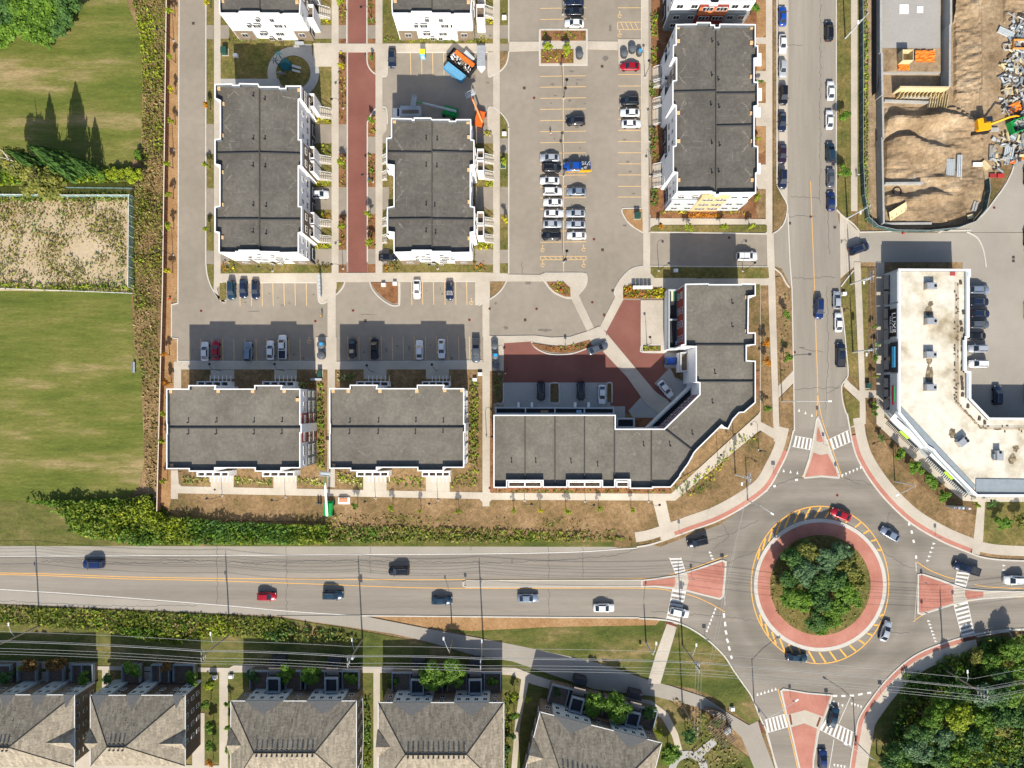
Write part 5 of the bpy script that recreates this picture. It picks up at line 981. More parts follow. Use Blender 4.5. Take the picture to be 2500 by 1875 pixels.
def car_parts(kind):
    k = CK[kind]; L, W, bt = k['L'], k['W'] / 2, k['belt']; h = L / 2; out = []
    st = [(-h, .72, bt * .66), (-h + .06, .86, bt * .86), (-h + .3, .95, bt * .98), (-h + .8, .99, bt), (-.5, 1, bt), (.8, 1, bt * .99), (h - 1.0, .99, bt * .93), (h - .45, .95, bt * .86), (h - .14, .84, bt * .78), (h, .68, bt * .6)]
    b = MB(); n = 9
    for x, wf, z in st:
        w_ = W * wf; sec = [(-w_ * .92, .24), (-w_, .5), (-w_ * .985, z - .12), (-w_ * .86, z), (0, z + .035), (w_ * .86, z), (w_ * .985, z - .12), (w_, .5), (w_ * .92, .24)]; b.v += [(x, y, zz) for y, zz in sec]
    for i in range(len(st) - 1):
        for j in range(n - 1): b.f.append((i * n + j, i * n + j + 1, (i + 1) * n + j + 1, (i + 1) * n + j)); b.m.append(0)
        b.f.append((i * n + n - 1, i * n, (i + 1) * n, (i + 1) * n + n - 1)); b.m.append(0)
    b.f.append(tuple(range(n))[::-1]); b.m.append(0); b.f.append(tuple((len(st) - 1) * n + j for j in range(n))); b.m.append(0)
    me = b.mesh('body'); me.polygons.foreach_set('use_smooth', [True] * len(me.polygons)); out.append(('body', me, 'p'))
    c0, c1, t0, t1, tp = k['c0'], k['c1'], k['t0'], k['t1'], k['top']; wb, wt = W * .86, W * .68; zb = bt - .02
    lo = [(c0, -wb * .94), (c1, -wb * .92), (c1, wb * .92), (c0, wb * .94)]; hi = [(t0, -wt), (t1, -wt * .97), (t1, wt * .97), (t0, wt)]
    b = MB(); b.v = [(x, y, zb) for x, y in lo] + [(x, y, tp) for x, y in hi]; b.f = [(0,1,5,4),(1,2,6,5),(2,3,7,6),(3,0,4,7),(4,5,6,7)]; b.m = [0] * 5; out.append(('cabin', b.mesh('cabin'), 'p'))
    b = MB(); m_ = 5
    for i in range(m_ + 1):
        t = i / m_; x = t0 + .02 + (t1 - t0 - .04) * t; zz = tp + .015 + .05 * math.sin(math.pi * t)
        for j in range(5): u = j / 4 * 2 - 1; b.v.append((x, u * wt * .96, zz + .02 * (1 - u * u)))
    for i in range(m_):
        for j in range(4): b.f.append((i * 5 + j, (i + 1) * 5 + j, (i + 1) * 5 + j + 1, i * 5 + j + 1)); b.m.append(0)
    r_ = b.mesh('roof'); r_.polygons.foreach_set('use_smooth', [True] * len(r_.polygons)); out.append(('roof', r_, 'p'))
    def glass(q, name):
        c = [sum(p[a] for p in q) / 4 for a in range(3)]; q = [tuple(c[a] + (p[a] - c[a]) * .88 for a in range(3)) for p in q]
        u = Vector(q[1]) - Vector(q[0]); v = Vector(q[3]) - Vector(q[0]); nn = u.cross(v).normalized() * .014; b = MB(); b.face([tuple(Vector(p) + nn) for p in q]); b.face([tuple(Vector(p)) for p in q][::-1]); out.append((name, b.mesh(name), 'g'))
    V = [(x, y, zb) for x, y in lo] + [(x, y, tp) for x, y in hi]
    glass([V[1], V[2], V[6], V[5]], 'windscreen'); glass([V[3], V[0], V[4], V[7]], 'rear_window'); glass([V[0], V[1], V[5], V[4]], 'side_window'); glass([V[2], V[3], V[7], V[6]], 'side_window')
    if kind == 'pickup':
        b = MB(); b.box((-1.95, 0, bt + .04), (2.0, W * 1.62, .03)); out.append(('truck_bed', b.mesh('truck_bed'), 'b'))
        b = MB()
        for y in (-W * .88, W * .88): b.box((-1.9, y, bt + .09), (2.1, .1, .12))
        b.box((-2.88, 0, bt + .09), (.08, W * 1.66, .12)); out.append(('bed_rail', b.mesh('bed_rail'), 'p'))
    if kind == 'suv':
        b = MB()
        for y in (-wt * .93, wt * .93): b.box(((t0 + t1) / 2, y, tp + .09), ((t1 - t0) * .85, .05, .05))
        out.append(('roof_rail', b.mesh('roof_rail'), 'r'))
    wh = MB()
    a = [( .34 * math.cos(R(i * 30)), .34 * math.sin(R(i * 30))) for i in range(12)]
    wh.v = [(x, -.11, z) for x, z in a] + [(x, .11, z) for x, z in a]; wh.f = [(i, (i + 1) % 12, 12 + (i + 1) % 12, 12 + i) for i in range(12)] + [tuple(range(12)), tuple(range(23, 11, -1))]; wh.m = [0] * 12 + [1, 1]; whm = wh.mesh('wheel')
    for x in (-h + .9, h - .92):
        for y in (-W + .08, W - .08): out.append(('wheel', whm, 'w', (x, y, .34)))
    hm = MB().box((0, 0, 0), (.16, .34, .13)).mesh('headlight')
    for y in (-W * .66, W * .66): out.append(('headlight', hm, 'h', (h - .16, y, bt * .7))); out.append(('tail_light', hm, 't', (-h + .1, y, bt * .78)))
    mm = MB().box((0, 0, 0), (.14, .2, .14)).mesh('mirror')
    for y in (-W - .06, W + .06): out.append(('mirror', mm, 'p', (c1 - .25, y, bt + .06)))
    for n_, me, *_ in out:
        if not me.materials: me.materials.append(None)
    whm.materials.clear(); whm.materials.append(tyre); whm.materials.append(rim)
    return out
CARS = {}
def car(kind, col, px, py, ang, label, group=None, z=.012, s=1.0):
    if kind not in CARS: CARS[kind] = car_parts(kind)
    nm = {'sedan': 'car', 'suv': 'suv', 'hatch': 'hatchback', 'pickup': 'pickup_truck'}[kind]
    e = empty(nm, (*P(px, py, .7), z), label, {'sedan': 'car', 'suv': 'car', 'hatch': 'car', 'pickup': 'pickup truck'}[kind], group, R(ang)); e.scale = (s * 1.0, s, s)
    for it in CARS[kind]:
        n_, me, mk = it[:3]; o = bpy.data.objects.new(n_, me); COL.objects.link(o); o.parent = e
        if len(it) > 3: o.location = it[3]
        if mk != 'w':
            o.material_slots[0].link = 'OBJECT'; o.material_slots[0].material = {'p': CP[col], 'g': cglass, 'h': hl, 't': tl, 'b': B['dark'], 'r': rim}[mk]
    return e
G1, G2, G3, G4, G5 = 'cars parked in the centre lot', 'cars parked along the main street', 'cars parked in the housing bays', 'cars driving on the roads', 'cars parked at the shops'
for a in (
 ('sedan','navy',957,141,270,'dark blue car alone at the left of the crane yard bays',G3), ('sedan','navy',1402,4,180,'dark blue car cut by the top edge in the centre row',G1), ('sedan','black',1402,28,180,'black car above the white car in the top centre row',G1),
 ('sedan','white',1402,57,180,'white car just above the long planter island',G1), ('suv','black',1405,296,180,'black car alone in the upper right of the centre stalls',G1),
 ('sedan','silver',1342,385,180,'silver car at the top of the left centre row',G1), ('suv','black',1347,410,0,'black car second from the top of the left centre row',G1), ('sedan','white',1342,441,180,'white car third from the top, left centre row, under the black one',G1),
 ('suv','white',1349,467,0,'white suv fourth from the top of the left centre row',G1), ('sedan','white',1350,494,180,'white car mid left centre row, level with the gap on the right',G1), ('sedan','white',1352,521,0,'white car third from the bottom of the left centre row',G1),
 ('sedan','silver',1349,547,0,'silver car directly above the black suv in the left centre row',G1), ('suv','black',1346,576,180,'black suv at the bottom of the left centre row',G1),
 ('sedan','steel',1408,467,180,'blue silver car alone below the yellow and blue truck',G1), ('sedan','silver',1406,521,180,'silver car at the top of the lower three on the right',G1), ('sedan','silver',1406,548,180,'silver car with dark roof panel, middle of the lower three',G1), ('sedan','white',1408,575,180,'white car at the bottom of the right centre row',G1),
 ('sedan','red',1538,162,180,'red car below the round bins',G1), ('suv','black',1537,247,180,'black suv at the top of three cars on the lot\'s right side',G1), ('sedan','white',1538,275,180,'white car between a black suv and another white car',G1), ('sedan','white',1541,302,0,'white car at the bottom of three on the lot\'s right side',G1),
 ('sedan','blue',1911,39,90,'bright blue car parked at the top of the street',G2), ('sedan','white',1911,107,270,'white car parked below the bright blue car',G2), ('hatch','silver',1911,167,270,'silver car parked second below the bright blue car',G2), ('suv','black',1913,232,270,'black car parked fourth down the left kerb',G2),
 ('sedan','navy',1910,297,270,'dark blue car parked fifth down the left kerb',G2), ('sedan','plum',1911,375,270,'dark plum car parked second from the bottom of the left kerb',G2), ('suv','navy',1911,437,270,'dark blue suv parked last at the bottom of the left kerb',G2),
 ('suv','black',2024,76,90,'black suv at the top of the right kerb by the leaning pole',G2), ('sedan','white',2028,221,90,'white car upper of two white cars at the right kerb',G2), ('sedan','white',2025,292,90,'white car lower of two white cars at the right kerb',G2), ('suv','teal',2027,372,90,'dark teal car at the right kerb above the two lowest',G2),
 ('sedan','grey',2028,434,90,'charcoal car second from the bottom of the right kerb beside the street tree',G2), ('sedan','dkblue',2029,491,90,'dark blue car last at the bottom of the right kerb',G2), ('suv','navy',2097,607,20,'dark blue car turning into the side street by the construction site',G4),
 ('suv','white',1823,626,0,'white suv in the side street beside the long shadow',G4), ('suv','dkblue',1999,753,270,'blue suv driving on the yellow line of the main street',G4,), ('hatch','silver',2043,732,90,'silver car parked at the right kerb beside the shop',G2), ('sedan','white',2047,787,90,'white car parked at the right kerb above the dark pickup',G2),
 ('pickup','navy',2052,867,90,'dark blue pickup parked at the right kerb beside the shop',G2), ('suv','teal',565,708,270,'dark teal car first from the left in the upper left bay',G3), ('sedan','navy',594,704,270,'dark blue car middle of three in the upper left bay',G3), ('sedan','navy',623,706,270,'dark blue car right of three, beside the empty stalls',G3),
 ('sedan','white',1018,706,270,'white car in the bay below the centre block',G3), ('sedan','navy',1098,709,270,'dark blue car in the bay below the centre block',G3), ('sedan','white',500,858,90,'white car left of the red car in the shaded bay',G3), ('sedan','red',526.5,855,90,'red car in the shaded lower left bay',G3),
 ('suv','steel',606,858,90,'blue grey suv in the middle of the shaded left bay',G3), ('sedan','white',660,855,90,'white car left of the white pickup in the shaded bay',G3), ('pickup','white',690,847,90,'white pickup with a dark covered bed in the shaded bay',G3), ('sedan','black',860,851,270,'black car first from the left in the shaded right bay',G3),
 ('pickup','black',914,851,90,'black pickup in the shaded right bay',G3,.9), ('sedan','white',1024,854,90,'white car left of two in the shaded right bay',G3), ('sedan','white',1078,851,270,'white car right of two in the shaded right bay',G3), ('pickup','grey',1162,856,270,'grey pickup in the sun beside the tall round bins',G3),
 ('suv','white',779,475,0,'white suv in a garage driveway of the west block',G3), ('sedan','black',948,628,0,'black car half under the corner of the centre block',G3), ('sedan','grey',1459,850,22,'grey car crossing the walk at the red courtyard entrance',G4), ('hatch','blue',1644,881,0,'blue car half under the courtyard terrace',G3),
 ('sedan','white',1625,950,308,'white car parked askew on the courtyard apron',G3), ('suv','black',1321,955,270,'black suv left of the courtyard planter island',G3), ('suv','black',1418,954,270,'black suv with roof rails right of the courtyard planter island',G3), ('sedan','white',1470,963,270,'white car at the right end of the courtyard apron',G3),
 ('suv','steel',2391,707,0,'grey blue suv at the top of the row behind the shop',G5), ('suv','navy',2390,737,0,'dark blue suv second from the top behind the shop',G5), ('suv','navy',2392,766,0,'dark blue suv third from the top behind the shop',G5), ('suv','grey',2391,792,0,'grey suv fourth from the top behind the shop',G5), ('hatch','black',2386,820,0,'black car fifth from the top behind the shop',G5),
 ('suv','silver',2387,851,180,'silver van second from the bottom behind the shop',G5), ('suv','white',2388,888,180,'white suv at the bottom of the row behind the shop',G5), ('suv','navy',2435,965,90,'dark blue suv in the shade inside the shop yard',G5),
 ('sedan','silver',2512,430,90,'silver car cut by the right edge beside the lot kerb',G5), ('sedan','black',2512,580,90,'black car cut by the right edge above the two drains',G5), ('sedan','plum',2516,630,90,'plum car cut by the right edge beside the two drains',G5), ('sedan','black',2514,760,90,'black car cut by the right edge beyond the shop row',G5), ('sedan','teal',2515,960,90,'dark teal car cut by the right edge in the shop yard shade',G5),
 ('suv','dkblue',228,1377,180,'dark blue suv driving left near the left edge',G4), ('hatch','red',651,1456,0,'red car driving on the main road',G4), ('suv','teal',813,1453,0,'dark suv driving right behind the red car',G4), ('suv','black',974,1394,180,'black car driving left in the upper lane',G4),
 ('sedan','teal',1079,1466,0,'dark car under the centre block\'s median tip, lower lane',G4), ('sedan','steel',1289,1460,0,'blue grey car driving right beside the median',G4), ('sedan','white',1474,1484,0,'white car last in the lower lane before the crossing',G4), ('hatch','white',1659,1495,-12,'white car on the zebra crossing entering the roundabout',G4),
 ('suv','black',1703,1323,192,'black car leaving the roundabout to the left',G4), ('sedan','red',2053,1256,158,'red car at the top of the roundabout',G4), ('sedan','steel',2173,1304,150,'blue grey car right of the red car on the roundabout',G4), ('pickup','navy',2359,1387,162,'dark blue pickup driving over the right zebra crossing',G4),
 ('suv','white',2476,1416,180,'white car cut by the right edge on the east road',G4), ('sedan','silver',2162,1541,72,'silver car on the lower right of the roundabout ring',G4), ('sedan','teal',1945,1605,-4,'dark teal car at the bottom of the roundabout ring',G4), ('sedan','teal',2035,1751,75,'dark teal car on the lower zebra crossing',G4), ('sedan','dkblue',2009,1855,90,'dark blue car cut by the bottom edge below the splitter island',G4)):
    car(*a[:7], s=a[7] if len(a) > 7 else (1.08 if a[6] == G4 else 1.0))
# blue and yellow truck: a pickup with a loaded open deck
t = car('pickup', 'blue', 1408, 408, 180, 'blue pickup truck with a yellow loaded tow deck', None, s=1.12)
b = MB(); b.box((-1.9, .95, 1.1), (2.6, .25, .5)); b.box((-.2, 1.08, .75), (5.2, .12, .35)); b.build('yellow_side', CP['yellow'], t, local=True)
b = MB(); rr = random.Random(5)
for i in range(12): b.box((rr.uniform(-2.8, -1.1), rr.uniform(-.8, .8), 1.4), (rr.uniform(.2, .5), rr.uniform(.15, .4), .3), rz=rr.uniform(0, 3))
b.build('load', CP['silver'], t, kind='stuff', local=True)
# ------------------------------------------------------------------ vegetation
LF = dict(green=leafmat('leaves_green', [(0.048,0.104,0.015), (0.114,0.218,0.023), (0.228,0.380,0.038)]), dark=leafmat('leaves_dark', [(0.029,0.084,0.024), (0.071,0.154,0.035), (0.143,0.261,0.053)]),
          lime=leafmat('leaves_lime', [(0.138,0.196,0.011), (0.276,0.345,0.021), (0.414,0.483,0.034)]), olive=leafmat('leaves_olive', [(0.075,0.090,0.022), (0.180,0.195,0.038), (0.360,0.330,0.075)]), orange=leafmat('leaves_orange', [(.25,.09,.01), (.5,.2,.015), (.6,.34,.03)]),
          yellow=leafmat('leaves_yellow', [(.25,.25,.01), (.5,.45,.02), (.7,.6,.05)]), bluegreen=leafmat('leaves_bluegreen', [(0.043,0.095,0.043), (0.106,0.191,0.085), (0.213,0.340,0.149)]), straw=leafmat('straw', [(0.154,0.110,0.033), (0.330,0.242,0.099), (0.495,0.396,0.198)]), weed=leafmat('weeds', [(0.060,0.093,0.014), (0.170,0.221,0.024), (0.374,0.408,0.051)]),
          tuft=leafmat('lawn_tufts', [(.085,.10,.018), (.115,.125,.025), (.17,.16,.05)]), pale=leafmat('pale_heads', [(0.300,0.312,0.096), (0.540,0.552,0.216), (0.720,0.720,0.420)]), brown=leafmat('bronze_leaves', [(0.084,0.049,0.017), (0.182,0.105,0.028), (0.280,0.168,0.042)]))
bark = mat('bark', [(.10,.075,.05)], fine=(6, .3)); birch = mat('birch_bark', [(.55,.52,.46)], fine=(4, .25))
def crown_mesh(name, m, seed, n, leaf, k=14, flat=.8, hole=.3, spiky=0):
    rg = np.random.default_rng(seed); th = rg.uniform(0, 2 * np.pi, k); rr = np.sqrt(rg.uniform(.0, 1, k)) * .74; cz = rg.uniform(-.35, .5, k) * flat
    cc = np.stack([rr * np.cos(th), rr * np.sin(th), cz], 1); cr = rg.uniform(.17, .40, k); cr[0] = .42; cc[0] = (0, 0, .2)
    w = cr ** 2; idx = rg.choice(k, n, p=w / w.sum()); d = rg.normal(size=(n, 3)); d /= np.linalg.norm(d, axis=1, keepdims=True); d[:, 2] = np.where(d[:, 2] < -.35, -d[:, 2], d[:, 2])
    rad = cr[idx][:, None] * (1 - rg.uniform(0, 1, (n, 1)) ** 2 * .45) * (1 + .12 * rg.normal(size=(n, 1)) * (1 + spiky * 2)); C = cc[idx] + d * rad * np.array([1, 1, flat])
    keep = rg.uniform(size=n) > hole * (np.sin(C[:, 0] * 9 + seed) * np.sin(C[:, 1] * 8) > .3); C = C[keep]; N = d[keep] * .9 + rg.normal(size=C.shape) * .45 + np.array([0, 0, .35])
    return quadcloud(name, C, N, leaf * rg.uniform(.6, 1.4, len(C)), [m], asp=1.2)
CM = {}
def crown(kind, size, var):
    key = (kind, size, var % 3)
    if key not in CM: n, lf, k = {'L': (4600, .115, 26), 'M': (1500, .16, 13), 'S': (420, .22, 7), 'X': (150, .34, 4)}[size]; CM[key] = crown_mesh('crown', LF[kind], hash((len(kind), size, var % 3)) % 999 + len(kind) * 7, n, lf, k, spiky=.6 if size in 'SX' else 0)
    return CM[key]
def trunk_mesh(m, n=5):
    b = MB(); b.tube([(0, 0, 0), (.02, .01, .35), (-.01, .02, .7), (.01, 0, .9)], [.045, .032, .02, .01], 6)
    for i in range(n): a = i * 2.4 + .5; z = .38 + .08 * i; b.tube([(0, 0, z), (.12 * math.cos(a), .12 * math.sin(a), z + .12), (.24 * math.cos(a + .2), .24 * math.sin(a + .2), z + .3)], [.018, .012, .005], 4)
    return b.mesh('trunk', [m])
TM = trunk_mesh(bark); TMB = trunk_mesh(birch, 8)
ti = 0
def tree(px, py, r, h, kind, label, group=None, cat='tree', size=None, zc=.66, name='tree', bm_=None, shrub=False, z=.1):
    """px, py: where the crown's middle shows; r crown radius in metres; h total height"""
    global ti; ti += 1
    if shrub: zc = .5
    size = size or ('L' if r > 2.2 else 'M' if r > 1.1 else 'S' if r > .55 else 'X'); hz = h * zc
    e = empty(name, (*P(px, py, hz), z), label, cat, group, R(ti * 47 % 360))
    o = bpy.data.objects.new('crown', crown(kind, size, ti)); COL.objects.link(o); o.parent = e; o.location = (0, 0, hz); o.scale = (r * 1.12, r * 1.12, h * (.52 if shrub else .42)) if h < 9 else (r * 1.12, r * 1.12, h * .36)
    if not shrub: q = bpy.data.objects.new('trunk', bm_ or TM); COL.objects.link(q); q.parent = e; q.scale = (max(1.2, h * .6),) * 2 + (h * .92,)
    return e
ORD = ('first', 'second', 'third', 'fourth', 'fifth', 'sixth', 'seventh', 'eighth', 'ninth', 'tenth', 'eleventh', 'twelfth', 'thirteenth', 'fourteenth', 'fifteenth', 'sixteenth', 'seventeenth', 'eighteenth', 'nineteenth', 'twentieth', 'twenty-first', 'twenty-second', 'twenty-third', 'twenty-fourth', 'twenty-fifth', 'twenty-sixth', 'twenty-seventh', 'twenty-eighth', 'twenty-ninth', 'thirtieth')
def row(items, what, where, frm, group, **kw):
    """items: px, py, r, h, kind"""
    cw_ = {'green': 'green', 'dark': 'dark green', 'lime': 'yellow green', 'olive': 'olive green', 'orange': 'orange', 'yellow': 'bright yellow', 'bluegreen': 'blue green', 'brown': 'bronze', 'weed': 'green', 'pale': 'pale yellow'}
    for i, (px, py, r, h, k) in enumerate(items): tree(px, py, r, h, k, '%s %s %s, %s from the %s' % (cw_[k], what, where, ORD[i], frm), group, **kw)
row([(414,25,.8,4.2,'lime'),(416,140,.75,4.2,'lime'),(417,218,.8,4.2,'yellow'),(416,294,.75,4,'lime'),(409,401,.8,4.2,'lime'),(410,477,.8,4.2,'lime'),(411,552,.9,4.2,'lime'),(409,661,.8,4,'yellow'),(401,865,.8,4,'orange'),(405,933,.9,4.2,'orange'),(399,1010,.8,4,'lime'),(394,1075,.8,4,'lime'),(397,1175,.8,4,'lime')],
    'sapling', 'in the soil strip along the wooden fence', 'top', 'saplings along the wooden fence')
row([(504,5,.7,4,'yellow'),(503,257,.8,4,'orange'),(502,402,.7,4,'lime'),(503,560,.7,4,'lime')], 'sapling', 'in the verge beside the west lane', 'top', 'street saplings in the housing estate')
row([(830,3,.9,4,'lime'),(832,160,.8,3.6,'yellow'),(832,398,1.0,4,'lime'),(832,555,.8,4,'lime')], 'sapling', 'in the planting strip left of the red street', 'top', 'street saplings in the housing estate')
row([(906,140,.6,3,'green'),(905,293,.8,3.5,'green'),(900,523,.9,4,'lime'),(902,590,1.0,4,'lime')], 'sapling', 'in the planting strip right of the red street', 'top', 'street saplings in the housing estate')
row([(1230,395,1.0,4,'lime'),(1232,537,.8,4,'yellow')], 'sapling', 'in the verge left of the centre lot', 'top', 'street saplings in the housing estate')
row([(1338,118,1.2,3.6,'lime'),(1386,118,1.2,3.6,'lime')], 'feathery tree', 'in the centre lot planter', 'left', 'trees in the centre lot planter')
row([(1613,552,.8,3.5,'orange'),(1683,556,1.0,3.8,'lime'),(1766,554,1.05,3.8,'lime'),(1836,550,.9,3.6,'lime')], 'street tree', 'in the verge north of the side street', 'left', 'street trees beside the side street')
row([(1600,660+22,.0001,.1,'green')][:0], '', '', '', '')
row([(1841,22,1.3,4,'green'),(1857,200,.6,2.5,'green'),(1849,340,.6,2.5,'lime'),(1849,482,.9,3,'lime')], 'young tree', 'right of the long flat block', 'top', 'young trees beside the long block')
row([(1920,768,1.1,3.5,'green'),(1922,872,1.1,3.5,'green'),(1902,835,.2,.8,'olive')][:2], 'street tree', 'in the verge left of the main street', 'top', 'street trees along the main street')
row([(1872,835,1.1,3.8,'orange'),(1873,883,1.0,3.8,'orange'),(1873,1000,1.0,3.5,'green')], 'street tree', 'in the soil strip right of the corner block', 'top', 'street trees beside the corner block')
row([(2063,285,1.4,4,'green'),(2060,420,1.7,4.2,'green')], 'street tree', 'in the verge beside the construction fence', 'top', 'street trees beside the construction fence')
row([(868,1234,.9,4,'green'),(955,1241,.8,4,'lime'),(1025,1247,.6,3.8,'lime'),(1119,1247,.75,3.8,'lime'),(1254,1246,.7,3.6,'lime'),(1320,1247,.6,3.6,'yellow'),(1384,1249,.9,4,'lime'),(1464,1243,.75,3.8,'lime'),(1544,1244,.8,3.8,'lime')],
    'sapling', 'in the dry ground south of the blocks', 'left', 'saplings in the dry ground south of the blocks')
row([(2135,796,.6,2.5,'green'),(2141,842,.7,2.5,'green'),(2136,873,1.0,2.6,'green'),(2135,920,.8,2.4,'olive'),(2135,985,.7,2.4,'green'),(2135,997,.8,2.4,'green'),(2137,1010,.7,2.4,'green')], 'shrub', 'in the bed along the shop walk', 'top', 'shrubs along the shop walk')
row([(2152,1070,.9,2.2,'dark'),(2198,1108,1.5,3.4,'green'),(2235,1142,1.8,3.6,'green'),(2271,1178,1.9,3.6,'green'),(2302,1210,1.7,3.4,'green'),(2384,1233,.8,2.5,'lime'),(2421,1230,1.1,2.6,'dark'),(2448,1278,2.1,3.6,'green'),(2493,1270,1.8,3.4,'olive')], 'round tree', 'on the lawn below the angled shop front', 'left', 'round trees below the angled shop front')
# trees in front of the townhouses
row([(12,1648,1.8,4,'dark'),(53,1629,.9,4,'lime'),(75,1622,1.9,5.2,'brown'),(140,1624,2.2,5.2,'brown'),(205,1655,1.7,4.5,'green'),(262,1655,1.3,3.6,'dark'),(325,1628,2.2,5.2,'green'),(409,1626,1.6,4.6,'brown'),(470,1656,1.8,4.4,'green'),(510,1672,1.2,3,'lime'),(617,1652,1.6,4,'dark'),(698,1643,2.2,5.4,'green'),(762,1645,2.3,5.4,'green'),(857,1656,1.8,4,'green'),(965,1660,1.1,3.5,'green'),(1053,1648,3.2,7,'green'),(1108,1644,3.2,7,'green'),(1203,1663,1.3,3.5,'green'),
     (1360,1688,1.1,3.2,'dark'),(1453,1716,2.8,7,'green'),(1505,1728,3.3,7.4,'green'),(1588,1738,1.8,4.4,'dark')], 'tree', 'in front of the hip roofed rows', 'left', 'trees in front of the hip roofed rows')
row([(504,1718,1.2,4,'green'),(512,1775,1.3,3.6,'green'),(510,1820,1.2,3.6,'green'),(513,1862,.9,3,'orange'),(556,1719,.8,3,'green'),(558,1775,1.0,3.2,'green'),(558,1825,1.1,3.2,'green')], 'tree', 'beside the walk between the second and third hip roofs', 'top', 'trees between the second and third hip roofs')
row([(1256,1702,1.1,3.6,'lime'),(1255,1745,1.2,3.6,'green'),(1250,1795,1.1,3.4,'dark'),(1290,1706,.8,3,'lime'),(1235,1830,1.2,3.6,'dark')], 'tree', 'beside the walk left of the askew roof', 'top', 'trees left of the askew hip roof')
row([(1640,1838,2.5,6,'green'),(1680,1792,1.8,4.4,'dark'),(1722,1755,1.6,2.6,'olive'),(1752,1765,1.4,2.4,'green'),(1611,1790,1.0,3.6,'lime')], 'tree', 'around the small garden circle at the bottom', 'left', 'trees around the garden circle')
row([(890,1800,.1,.1,'dark')][:0], '', '', '', '')
# roundabout garden
row([(1939,1366,2.8,6.5,'dark'),(1973,1352,2.8,6.5,'olive'),(2014,1372,3.1,7.5,'bluegreen'),(2052,1352,2.8,6.5,'bluegreen'),(1970,1396,3.0,7.5,'bluegreen'),(2063,1381,2.8,7,'olive'),(2085,1412,2.4,6,'olive'),(2040,1415,2.6,7.5,'dark'),(2066,1445,2.8,6.5,'green'),(2083,1466,2.1,5,'green'),(2050,1480,2.6,6,'green'),(2030,1507,2.4,5.5,'green'),(1925,1415,2.4,6,'dark'),
     (1930,1457,2.9,6.5,'green'),(1962,1467,2.5,6,'green'),(2000,1462,2.6,7.5,'dark'),(1993,1515,2.5,5.5,'dark'),(2007,1534,1.7,4.5,'green'),(2000,1425,2.8,8,'dark'),(1960,1340,2.1,5,'dark')], 'tree', 'in the roundabout garden', 'top left', 'trees in the roundabout garden', z=.2)
# woods in the lower right corner
rw = random.Random(11); woods = []
for px, py, r, h, k in ((2300,1722,2.4,8,'green'),(2340,1745,3.4,10,'lime'),(2270,1760,2.8,9,'green'),(2235,1800,3.0,9,'dark'),(2295,1800,2.8,9,'bluegreen'),(2240,1835,3.2,9.5,'bluegreen'),(2190,1835,2.6,8,'dark'),(2170,1868,2.6,8,'dark'),(2290,1850,2.8,9,'dark'),(2330,1840,2.6,8,'green'),(2370,1800,2.6,8,'dark'),(2345,1690,2.6,8,'dark'),
      (2400,1700,3.0,9,'bluegreen'),(2440,1700,2.8,9,'dark'),(2470,1690,2.8,9,'green'),(2400,1750,2.8,8,'green'),(2440,1745,2.8,8,'dark'),(2485,1750,2.8,8,'dark'),(2420,1620,2.4,6,'green'),(2470,1590,2.6,6,'green'),(2495,1640,2.6,7,'green'),(2440,1650,2.4,7,'dark'),(2385,1600,1.8,5,'olive'),(2445,1782,2.2,5,'olive'),(2330,1890,2.6,7,'green'),(2260,1890,2.8,8,'dark'),(2210,1880,2.6,8,'green')): woods.append((px, py, r, h, k))
row(woods, 'tree', 'in the woods at the lower right corner', 'upper left', 'trees in the woods at the lower right', z=.0)
# north west trees
def cone_mesh(seed):
    rg = np.random.default_rng(seed); n = 2600; t = rg.uniform(0, 1, n) ** .7; a = rg.uniform(0, 2 * np.pi, n); lay = np.minimum((1 - t) ** .75 * 1.25, .35 + t * 3) * (.72 + .4 * np.sin(a * 4 + t * 23) * np.cos(a * 3 - t * 31)) * (1 - rg.uniform(0, 1, n) ** 3 * .6)
    z0 = 1 - t; C = np.stack([lay * np.cos(a) * 1.0, lay * np.sin(a), t * .96 + .03], 1); C[:, :2] *= (1.0); N = np.stack([np.cos(a), np.sin(a), .8 + 0 * a], 1) + rg.normal(size=(n, 3)) * .4
    me = quadcloud('crown', C, N, .13 * rg.uniform(.5, 1.3, n), [LF['dark']], asp=1.3); return me
CONE = cone_mesh(4)
def conifer(px, py, r, h, label):
    e = empty('conifer', (*P(px, py, h * .4), 0), label, 'tree', 'conifers at the field edge'); o = bpy.data.objects.new('crown', CONE); COL.objects.link(o); o.parent = e; o.scale = (r, r, h); q = bpy.data.objects.new('trunk', TM); COL.objects.link(q); q.parent = e; q.scale = (h * .4, h * .4, h * .9)
tree(100, 440, 4.6, 12, 'olive', 'large olive green tree by the mesh yard corner', None, zc=.5, z=0); conifer(150, 398, 3.6, 17, 'tallest dark conifer, its shadow pointing up the lawn'); conifer(88, 402, 2.6, 15, 'slim dark conifer left of the tallest one at the field edge')
tree(48, 400, 3.2, 12, 'olive', 'pale stemmed leaning tree at the left edge of the field', None, bm_=TMB, zc=.55, z=0)
conifer(212, 408, 2.0, 10.5, 'small dark conifer right of the tallest one at the field edge'); tree(330, 430, 1.9, 5, 'lime', 'bright yellow green tree by the mesh yard upper corner', None, z=0)
row([(275,425,1.6,3,'lime'),(245,425,1.4,2.6,'green'),(300,420,1.5,3,'lime'),(195,425,1.5,3,'green'),(335,80+300,1.2,2.5,'green')], 'bush', 'in the hedge line above the mesh yard', 'left', 'bushes above the mesh yard', shrub=True, name='bush', cat='bush', z=0)
pts = [(20,25,4.2,7),(70,15,4.2,7),(115,30,3.8,6.5),(160,15,3.4,6),(45,65,3.8,6),(90,75,3.4,5.5),(130,65,3.2,5),(115,98,2.0,4),(15,70,3.0,5),(150,45,2.6,5),(0,95,2.4,4)]
